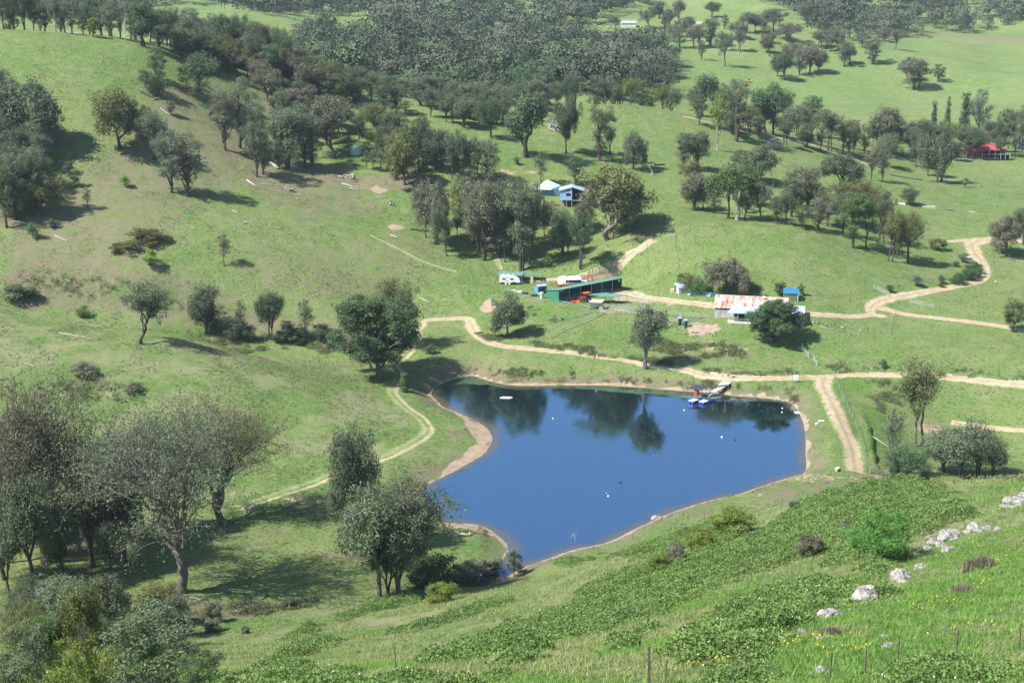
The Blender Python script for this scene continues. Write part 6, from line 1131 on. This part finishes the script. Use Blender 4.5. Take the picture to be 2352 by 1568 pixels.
t = thing("red_roofed_cottage", 1336, 468, -4, "cottage with red roof glimpsed through the huge gum", "house"); MB().box(0, 13, 0, 5, -1, 2.7).build("wall", K['cream'], t); MB().slab([(-.3, -.4, 2.72), (13.3, -.4, 2.72), (13.3, 2.5, 4.6), (-.3, 2.5, 4.6)], .07).build("roof", K['redroof'], t); MB().slab([(-.3, 2.503, 4.6), (13.3, 2.503, 4.6), (13.3, 5.4, 2.72), (-.3, 5.4, 2.72)], .07).build("roof", K['redroof'], t)
# ---- far red roofed house
t = thing("red_roofed_house", 2206, 361, -3, "long far house with red roof and dark veranda", "house"); s_ = 1.0
MB().box(3, 20, 2, 8, -.8, 3.2).build("wall", K['brick'], t); MB().box(-4, 2.95, 1, 7, -.8, 2.9).build("wall", K['cream'], t)
MB().slab([(2.5, -.8, 3.2), (16.5, -.8, 3.2), (16.0, 4.6, 5.6), (3.0, 4.6, 5.6)], .1).build("roof", K['redroof'], t); MB().slab([(3.0, 4.603, 5.6), (16, 4.603, 5.6), (16.5, 9, 3.2), (2.5, 9, 3.2)], .1).build("roof", K['redroof'], t)
MB().slab([(-1, .2, 3.2), (2.5, .2, 3.2), (2.5, 4, 4.8), (-.2, 4, 4.8)], .1).build("roof", plain("pale_red_roof", (.70, .28, .25)), t)
MB().box(7, 16.2, -.6, 1.9, -.8, -.1).build("veranda_base", K['brick'], t); MB().box(9, 21, -.4, 1.95, 1.2, 1.35).build("veranda_floor", K['timber'], t); MB().box(12, 21, .8, 1.9, -.8, 1.18).build("undercroft_shade", K['dark'], t); MB().box(9, 17, 1.0, 1.95, 1.36, 3.1).build("veranda_shade", K['dark'], t)  # solid near-black boxes put the shade under and behind the veranda
for x in (9, 12, 14.5, 17, 19, 21): MB().box(x, x + .2, -.5, -.3, -.8, 3.1 if x < 17 else 2.0).build("veranda_post", K['grey'], t)
t = thing("gazebo", 2302, 360, 0, "mint roofed gazebo right of the far red roofed house", "gazebo"); MB().bar((0, 0, 2.4), (0, 0, 3.3), (1.6, .1), 8).build("roof", K['mint'], t)
for x in (-1.1, 1.1): MB().box(x - .06, x + .06, -.06, .06, -.5, 2.4).build("post", K['timber'], t)
t = thing("dark_blue_shed", 2346, 345, 0, "dark blue shed cut by the right photo edge", "shed"); MB().box(0, 5, 0, 4, -.5, 3).build("wall", K['navy'], t); MB().slab([(-.2, -.2, 3.1), (5.2, -.2, 3.1), (5.2, 4.2, 3.7), (-.2, 4.2, 3.7)], .08).build("roof", K['blueroof'], t)
# ---- distant sheds
t = thing("distant_shed", 1428, 63, 0, "tiny pale shed on the far green clearing", "shed"); MB().box(0, 11, 0, 6, -1, 3.2).build("wall", K['cream'], t); MB().slab([(-.4, -.4, 3.2), (11.4, -.4, 3.2), (11.4, 6.4, 4.6), (-.4, 6.4, 4.6)], .12).build("roof", K['bluegrey'], t)
t = thing("distant_shed", 1569, 60, 0, "tiny distant blue grey shed beside a white wall", "shed"); MB().box(0, 9, 0, 7, -1, 3.6).build("wall", K['purple'], t); MB().slab([(-.4, -.4, 3.7), (9.4, -.4, 3.7), (9.4, 7.4, 4.9), (-.4, 7.4, 4.9)], .12).build("roof", K['navy'], t); MB().box(9.6, 15, 0, 3, -1, 3).build("side_wall", K['white'], t); MB().box(-3, 17, -2, -1.9, -2, .4).build("terrace_wall", K['cream'], t)
t = thing("small_digger", 1717, 190, 0, "tiny yellow machine on the far paddock track", "machine"); MB().box(0, 2.4, 0, 1.4, .4, 1.3).build("body", K['yellow'], t); MB().box(.6, 1.6, .2, 1.2, 1.303, 2.3).build("cab", K['glass'], t); MB().bar((2.2, .7, 1), (3.6, .7, 2.0), .12).bar((3.6, .7, 2.0), (4.2, .7, .6), .1).build("boom", K['yellow'], t)
for a in (.5, 1.9): MB().bar((a, -.1, .4), (a, 1.5, .4), .4, 10).build("wheel", K['tyre'], t)
# ---- slabs in the paddock
for U, V, w_, mt, lb in ((2063, 469, 2.3, 'white', "small white slab in the right paddock"), (2117, 476, 4.6, 'concrete', "long pale concrete slab in the right paddock"), (2172, 483, 2.4, 'oldwood', "dark plank lying right of the long slab"), (2226, 488, 2.0, 'concrete', "brownish slab at the right of the paddock")): one("slab", MB().box(0, w_, 0, w_ * .35, -.4, .28), mt, U, V, -5, lb, "slab")
# ---- gateway frames, small farm clutter
one("blue_tarp_lid", MB().bar((0, 0, .0), (0, 0, .25), (.42, .30), 12), 'bluetarp', 1299.5, 696, 0, "bright blue lid by the shed fence", "lid", dz=.2); one("red_drum", MB().bar((-.6, 0, .35), (.6, -.2, .35), .33, 14), 'redp', 1317, 695.5, 0, "red drum lying beside the tractor", "drum")
one("green_drum", MB().bar((0, 0, 0), (0, 0, .45), .4, 12), 'dkgreen', 1291.5, 734, 0, "dark drum in the small sheep pen", "drum")
for U, V, deg, mt, lb in ((1172, 668, -12, 'timber', "stack of grey boards by the yard fence"), (1184, 671, -14, 'steel', "pile of steel rails by the yard fence"), (1197, 675, -10, 'tyre', "heap of black tyres by the yard fence"), (1218, 680, -8, 'tyre', "small heap of tyres right of the bigger one")):
    mb = MB()
    for k in range(5): mb.bar((k * .15, k * .12 - .3, .12 + k * .07), (1.6 + k * .1, k * .1 - .3, .15 + k * .05), .10 if mt != 'tyre' else .22, 6)
    one("scrap_pile", mb, mt, U, V, deg, lb, "scrap pile")
t = thing("tank_stand", 2221, 597, -4, "small grey tank lying beside the road bend shrubs", "tank"); MB().bar((-1.3, 0, .8), (1.3, 0, .8), .42, 14).build("tank", K['grey'], t)
for x in (-.8, .8): MB().box(x - .1, x + .1, -.35, .35, -.2, .42).build("cradle", K['oldwood'], t)
# ------------------------------------------------------------------ fences, rails, gates
def fence(name, uv, label, n=None, h=1.2, r=.05, wires=3, mat='post', wr=.012, step=None, group=None, rails=False, top=None):
    c = [P(float(a.split()[0]), float(a.split()[1])) for a in uv.split("|")]; seg = [0.]
    for i in range(1, len(c)): seg.append(seg[-1] + (c[i] - c[i - 1]).length)
    if n is None: n = max(2, int(seg[-1] / step) + 1)
    o0 = c[0]; e = empty(name, o0); tag(e, label, "fence", group); pos = []
    rr = random.Random(int(o0.x * 13 + o0.y))
    for k in range(n):
        s = seg[-1] * k / (n - 1); x = float(np.interp(s, seg, [q.x for q in c])); y = float(np.interp(s, seg, [q.y for q in c])); pos.append(Vector((x - o0.x, y - o0.y, float(T(x, y)) - o0.z)))
        q = pos[-1]; hh = h * rr.uniform(.94, 1.05); MB().bar((q.x, q.y, q.z - .3), (q.x + rr.uniform(-.04, .04), q.y + rr.uniform(-.03, .03), q.z + hh), r, 5 if not rails else 4).build("post", K[mat], e)
    mb = MB()
    for i in range(n - 1):
        for w_ in range(wires): z = h * (.95 - .8 * w_ / max(wires - 1, 1)) if wires > 1 else h * .9; mb.bar(pos[i] + Vector((0, 0, z)), pos[i + 1] + Vector((0, 0, z)), wr, 3 if not rails else 4)
    mb.build("rail" if rails else "wire", K['steel' if rails else 'wire'], e); return e
fence("wire_fence", "1180 1325|1251 1293|1274 1288|1309 1277|1344 1265|1378 1258|1414 1248|1449 1240|1481 1230|1514 1222|1548 1213|1579 1200|1612 1192|1645 1183|1679 1165|1734 1165|1786 1165|1836 1163", "thin wire fence along the near side of the dam", n=19, h=1.15, r=.045)
fence("wire_fence", "1905 1566|2080 1526|2210 1505|2340 1490", "dark star picket fence at the lower right edge", n=5, h=1.3, r=.035, wires=3, wr=.006)
for U, V, h_, lb in ((1713, 1556, 1.5, "dark star picket left of the lower right fence"), (1492, 1580, 1.9, "thick leaning dark picket at the bottom edge"), (1528, 1575, 1.2, "thin picket right of the thick leaning one"), (911, 1540, 1.4, "tall dark picket left at the bottom edge"), (1200, 1350, 1.5, "single dark stake on the middle slope"), (614, 1430, 1.3, "rusty stake at the foot of the near hill"), (704, 1490, 1.0, "short grey stake between brambles"), (1445, 1322, .8, "short grey stake near yellow shrubs"), (639, 1090, 1.9, "tall rusty picket in the left meadow"), (1671, 1240, .9, "pale stake under the largest yellow green shrub"), (841, 915, 1.9, "tall stake in the meadow left of the cove"), (1077, 689, 1.6, "rusty stake on the green bank")):
    one("star_picket", MB().bar((0, 0, -.3), (random.uniform(-.1, .1), 0, h_), .035 if U != 1492 else .07, 4), 'post', U, V, 0, lb, "post")
fence("mesh_fence", "1916 866|1928 893|1939 919|1951 946|1963 973|1973 999|1983 1026|1989 1062", "wire mesh fence right of the dam wall road", n=17, h=1.2, r=.05, wires=5, mat='steel', wr=.015)
fence("wire_fence", "1960 858|2024 856|2081 858|2180 864|2270 870|2360 878", "post and wire fence along the straight right track", n=13, h=1.3)
fence("wire_fence", "1907 834|1990 838|2100 842|2230 848|2360 858", "thin fence in the grass above the straight track", n=15, h=1.1, r=.035)
fence("wire_fence", "2278 556|2281 590|2284 620|2286 654", "fence right of the dirt road bend", n=8, h=1.2)
fence("wire_fence", "1868 690|1904 686|1968 672|2040 662|2100 650|2160 642", "fence winding above the road bend", n=12, h=1.2)
fence("wire_fence", "2145 698|2200 690|2280 678|2360 668", "fence on the flat right of the road", n=8, h=1.1, r=.04)
fence("wire_fence", "2048 768|2050 745|2058 722|2068 716", "short dark fence running down from the road fork", n=6, h=1.3, r=.06)
fence("wire_fence", "1870 742|1920 748|1975 758|2045 770", "fence with stones right of the fig tree", n=8, h=1.0, r=.04)
fence("wire_fence", "1074 673|1101 675|1128 672|1153 678", "post and wire fence on the green bank", n=4, h=1.3, r=.10, mat='timber')
fence("wire_fence", "1128 690|1132 720|1141 755", "dark old fence down the bare bank", n=6, h=1.2, r=.07)
fence("wire_fence", "1145 668|1136 650|1143 625", "fence left of the caravan", n=4, h=1.5, r=.08)
fence("rail_fence", "1155 668|1180 674|1207 684|1235 692|1247 695", "low rail fence below the tyre heaps", n=6, h=.8, r=.06, wires=2, rails=True, wr=.045, mat='steel')
fence("wire_fence", "1250 655|1264 656|1290 652|1312 650|1342 640|1400 622|1431 612|1470 592|1500 556", "post fence along the climbing hill track", n=12, h=1.2, r=.07)
fence("wire_fence", "1535 520|1545 530|1552 560|1560 620|1562 650", "straight fence running down the middle hill", n=9, h=1.2, r=.06)
fence("wire_fence", "1448 665|1484 668|1520 672|1557 676|1600 682|1660 690", "thin fence above the farm drive", n=8, h=1.1, r=.04)
def rails(uv, label, n, **k): fence("rail_fence", uv, label, n=n, h=1.5, r=.06, wires=4, rails=True, wr=.04, mat='steel', **k)
fence("rail_fence", "1264 777|1278 770|1300 759|1321 750|1342 743|1362 733|1382 722|1398 712", "steel rail fence running diagonally down the paddock", n=9, h=1.25, r=.07, wires=2, rails=True, wr=.05, mat='steel')
fence("rail_fence", "1258 741|1280 739|1294 736|1320 730|1345 722|1356 717", "upper rail of the small sheep pen", n=6, h=1.1, r=.05, wires=2, rails=True, wr=.045, mat='steel')
fence("rail_fence", "1284 700|1304 704|1328 707|1350 713", "rail fence under the open front of the shed", n=4, h=1.2, r=.06, wires=2, rails=True, wr=.05, mat='steel')
rails("1401 713|1428 718|1449 723|1480 729|1510 736|1535 742|1557 744", "front rails of the steel cattle yards", 10)
rails("1483 716|1505 720|1529 724|1560 728|1590 731|1608 733", "back rails of the steel cattle yards", 8)
rails("1483 716|1481 729", "left cross rails of the steel cattle yards", 2); rails("1527 724|1523 738", "first cross rails of the steel cattle yards", 2); rails("1565 729|1557 744", "second cross rails of the steel cattle yards", 2); rails("1608 733|1590 738|1565 742", "right end rails of the steel cattle yards", 4)
rails("1405 708|1440 712|1480 715", "rails under the green roofed shelter", 5); rails("1455 700|1484 700|1484 712|1458 715", "square pen right of the green roofed shelter", 6)
fence("rail_fence", "1611 731|1625 731|1640 729", "grey timber gate left of the woolshed", n=3, h=1.1, r=.07, wires=3, rails=True, wr=.05, mat='timber')
def gate(U0, V0, U1, V1, label, h=1.2):
    a = P(U0, V0); b_ = P(U1, V1); e = empty("farm_gate", a); tag(e, label, "gate"); d = b_ - a; mb = MB()
    for z in (.15, .45, .75, h): mb.bar((0, 0, z), (d.x, d.y, d.z + z), .035, 5)
    mb.bar((0, 0, .1), (d.x, d.y, d.z + h), .03, 5).build("gate_leaf", K['steel'], e)
    for q in ((0, 0, 0), tuple(d)): MB().bar((q[0], q[1], q[2] - .3), (q[0], q[1], q[2] + h + .25), .08, 7).build("gate_post", K['steel'], e)
gate(1842, 802, 1858, 822, "upper steel gate below the fig tree"); gate(1868, 826, 1877, 840, "lower steel gate below the fig tree"); gate(2006, 663, 2041, 680, "long steel gate across the fence by the bend"); gate(2090, 695, 2118, 704, "left steel gate inside the road bend"); gate(2122, 704, 2144, 708, "right steel gate inside the road bend"); gate(1534, 546, 1550, 545, "gate at the top of the hill track"); gate(1248, 654, 1262, 655, "gate between cabin and motorhome"); gate(1998, 1087, 2028, 1088, "low steel gate at the end of the dam wall")
for U, V, h_, r_, lb in ((1669, 847, 4.2, .09, "tall grey pole above the far bank track"), (1861, 744, 2.3, .09, "pale post right of the fig tree"), (950, 613, 1.9, .13, "old split post on the left slope"), (933, 628, 1.5, .12, "broken leaning stump on the left slope"), (1129, 700, 2.8, .16, "thick tall strainer post on the bare bank"), (1903, 685, 1.6, .10, "strainer post in the fence behind the woolshed"), (1580, 650, 3.0, .06, "thin pole behind the tin shed")):
    one("post", MB().bar((0, 0, -.3), (.15 if 'lean' in lb else 0, 0, h_), r_, 7), 'timber', U, V, 0, lb, "post")
# ------------------------------------------------------------------ fallen logs
def log(U, V, w_, deg, label, r=.22, mat='w', group=None, branches=2):
    p = P(U, V); L_ = w_ * mpp(p.y, p.z); rr = random.Random(int(U * 3 + V)); a = R(deg); dx, dy = math.cos(a), math.sin(a); tb = Tubes(7); k = 5; pts_ = []
    for i in range(k): s = (i / (k - 1) - .5) * L_; x = p.x + dx * s; y = p.y + dy * s; pts_.append((x - p.x, y - p.y + rr.uniform(-.1, .1), float(T(x, y)) - p.z + r * .75))
    tb.path(pts_, np.linspace(r, r * .6, k))
    for _ in range(branches):
        i = rr.randrange(1, k); q = pts_[i]; tb.path([q, (q[0] + rr.uniform(-.25, .25) * L_, q[1] + rr.uniform(-.25, .25) * L_, q[2] + rr.uniform(.1, .12 * L_ + .1))], [r * .45, r * .15])
    o = link("fallen_log", tb.mesh("fallen_log"), BM[mat], None, p); tag(o, label, "log", group)
for e_ in """1063 1229 34 -12 .34 thick pale hollow log on the inlet grass|167 771 70 -14 .16 long straight grey log on the left rise|68 838 26 -20 .15 short pale log at the left meadow edge|421 908 30 -6 .14 short white log in the left meadow|630 382 34 -50 .50 bleached fallen trunk in the shade of the left wood|577 422 32 -40 .30 white forked log below the left wood|615 425 34 18 .16 thin curved grey branch below the left wood|682 449 22 20 .20 small pale log left of the stump|539 487 18 -40 .16 little white log on the lower slope|804 428 42 -14 .28 silvery log left of the stump heap|815 435 26 -10 .22 second silvery log just below the first|343 222 40 -10 .35 k big dark log pile below the round dark shrub|358 228 20 60 .24 pale trunk leaning on the dark log pile|380 258 30 -30 .16 curved pale branch below the round dark shrub|650 181 18 -35 .45 short white trunk on the hill crest|525 165 12 -40 .35 pale splinter among the crest gums|905 544 18 -20 .25 broken grey wood above the track|964 530 42 4 .30 k dark fallen log beside the cabin grove|1020 562 20 20 .25 grey log at the foot of the leaning gum|2081 409 72 -6 .40 c very long log lying below the ridge gums|1549 850 34 -18 .20 white pole lying on the far bank|1502 844 12 -5 .14 short white pole on the far bank|1896 754 26 -14 .12 thin white rail lying right of the fig|1028 690 22 -10 .16 pale branch on the green bank|975 690 30 -35 .14 thin pale stick on the green bank|540 1404 30 -8 .16 white branch in the lower left shade|450 1375 34 -20 .14 pale root at the foot of the biggest gum|1690 392 30 -8 .22 white fallen trunk on the knoll's right foot|1515 380 26 20 .35 k dark fallen branch right of the knoll|170 77 34 -12 .30 white fallen timber on the left skyline|790 128 14 10 .5 pale log in the far clearing|2015 1010 60 -52 .12 dead pole leaning in the gully|1700 855 40 -4 .15 c brown timber strip beside the bank track|870 455 16 10 .2 little pale log under the tank grove|660 1148 14 -6 .2 bluish stone like log on the spillway path|140 548 40 -30 .16 grey branch below the left grove|60 515 60 -15 .2 thin pale branches under the left grove""".split("|"):
    q = e_.split(); mt = 'w'; j = 5
    if q[5] in ('k', 'c'): mt = q[5]; j = 6
    log(float(q[0]), float(q[1]), float(q[2]), float(q[3]), ' '.join(q[j:]), float(q[4]), mt)
def heap(U, V, w_, h_, n_, label, mat='w', cat='log pile', name='log_pile', r=.18):
    p = P(U, V); W_ = w_ * mpp(p.y, p.z); H = h_ * mpp(p.y, p.z); rg = np.random.default_rng(int(U)); tb = Tubes(6)
    for _ in range(n_):
        c = np.array([rg.normal() * W_ * .22, rg.normal() * W_ * .2 + H * .2, abs(rg.normal()) * H * .35 + .1]); d = rg.normal(size=3) * (1, 1, .5); d /= np.linalg.norm(d); L_ = rg.uniform(.2, .5) * W_
        tb.path([c - d * L_ * .5, c, c + d * L_ * .5 + (0, 0, .1)], [r * rg.uniform(.6, 1.3), r, r * .4])
    o = link(name, tb.mesh(name), BM[mat], None, p); tag(o, label, cat)
heap(1275, 300, 34, 34, 70, "great heap of bleached logs on the knoll side"); heap(1395, 274, 44, 12, 34, "dark heap of fallen branches on the knoll", 'k'); heap(1779, 342, 46, 30, 60, "bleached upturned root mass on the right slope", 'w', 'root mass', 'root_mass', .12)
heap(800, 410, 40, 14, 30, "tangle of grey branches below the water tank"); heap(664, 440, 18, 14, 14, "weathered grey stump on the left slope", 'w', 'stump', 'stump', .2); heap(900, 472, 16, 12, 12, "pointed pale stump right of the lower log", 'w', 'stump', 'stump', .2); heap(562, 514, 10, 9, 8, "small grey stump beside the drain line", 'w', 'stump', 'stump', .15)
heap(705, 240, 60, 10, 30, "scattered bleached wood on the crest shade"); heap(1800, 760, 1, 1, 1, "short pale stick under the fig tree")
# ------------------------------------------------------------------ labels that single out each tree of a grove and each loose stone
LMK = []
for e in list(COL.objects):
    if e.parent or 'category' not in e or e.get('group'): continue
    u, v = project(e.location.x, e.location.y, e.location.z); w_ = e['label'].split(); k = []
    for x in w_:
        if x in ('with', 'on', 'at', 'in', 'of', 'behind', 'below', 'beside', 'above', 'to', 'by', 'left', 'right', 'from', 'under', 'inside', 'along', 'among', 'around', 'over', 'throwing', 'casting', 'near', 'and', 'standing', 'between', 'across', 'growing', 'second', 'third', 'before', 'leaning', 'lying', 'raised', 'glimpsed', 'parked', 'cut', 'rising', 'running', 'alone', 'directly', 'just', 'winding', 'down', 'filling', 'touching', 'dotted', 'poking', 'joined', 'one') and k: break
        k.append(x)
    if 2 <= len(k) <= 5: LMK.append((u, v, ' '.join(k)))
cnt = {}
for a in LMK: cnt[a[2]] = cnt.get(a[2], 0) + 1
LMK = [a for a in LMK if cnt[a[2]] == 1]
ADJ = {'g': 'grey green', 'd': 'dark green', 'o': 'olive', 'b': 'brown grey', 's': 'silvery', 'y': 'yellow green', 'G': 'bright green', 'l': 'lime green', 'f': 'dark', 'B': 'bronze', 'R': 'brown'}
FRM = {'tall': 'tall gum', 'gum': 'broad gum', 'vase': 'spreading gum', 'leafy': 'leafy shrub', 'wide': 'spreading gum', 'oak': 'gum', 'lush': 'bush', 'fig': 'fig', 'airy': 'open gum', 'thin': 'slender gum', 'near': 'large gum', 'river': 'huge river gum', 'bush': 'bush', 'shrub': 'shrub', 'small': 'young tree', 'round': 'round tree', 'dead': 'dead tree', 'tea': 'thicket tree', 'poplar': 'poplar'}
todo = {}
def bucket(e, what, p):
    u, v = project(p[0], p[1], p[2]); L_ = min(LMK, key=lambda a: (a[0] - u) ** 2 + ((a[1] - v) * 1.6) ** 2); du, dv = u - L_[0], v - L_[1]
    rel = ('right of' if du > 0 else 'left of') if abs(du) > abs(dv) * 1.3 else ('behind' if dv < 0 else 'in front of'); todo.setdefault((what, rel, L_[2]), []).append((du * du + dv * dv, e))
for e, kind, mat, p, g_ in TREEPOS:
    if g_: bucket(e, (('pale ' if mat == 'g' else ADJ[mat] + ' ') if kind == 'dead' else ADJ[mat] + ' ') + FRM[kind], p)
for e in COL.objects:
    if e.get('category') == 'rock' and e.get('group'): bucket(e, {'white': 'bright white stone', 'rocks': 'pale outcrop rock', 'small': 'small grey stone', 'stones': 'small rough stone', 'row': 'pale row stone'}[e['group'].split()[0]], e.location)
NTH = ['nearest', 'second', 'third', 'fourth', 'fifth', 'sixth', 'seventh', 'eighth', 'ninth', 'tenth']
for (what, rel, lm), es in todo.items():
    es.sort(key=lambda a: a[0])
    for i, (_, e) in enumerate(es): e['label'] = (what if len(es) == 1 else (NTH[min(i, 9)] + ' ' + what)) + f" {rel} the {lm}"
# ------------------------------------------------------------------ air
bm = bmesh.new(); bmesh.ops.create_cube(bm, size=1)
for v in bm.verts: v.co = Vector((v.co.x * 9000, 3300 + v.co.y * 7000, -60 + (v.co.z + .5) * 420))
hm = bpy.data.meshes.new("haze"); bm.to_mesh(hm); bm.free(); m = bpy.data.materials.new("valley_air"); m.use_nodes = True; t = m.node_tree
for n_ in list(t.nodes):
    if n_.type != 'OUTPUT_MATERIAL': t.nodes.remove(n_)
vp = t.nodes.new('ShaderNodeVolumePrincipled'); vp.inputs['Color'].default_value = (.62, .80, 1, 1); vp.inputs['Density'].default_value = HAZE = .00007; vp.inputs['Anisotropy'].default_value = .0
t.links.new(vp.outputs[0], [n_ for n_ in t.nodes if n_.type == 'OUTPUT_MATERIAL'][0].inputs['Volume']); ho = link("haze", hm, m); tag(ho, 'thin bluish air over the valley', None, None, 'stuff')
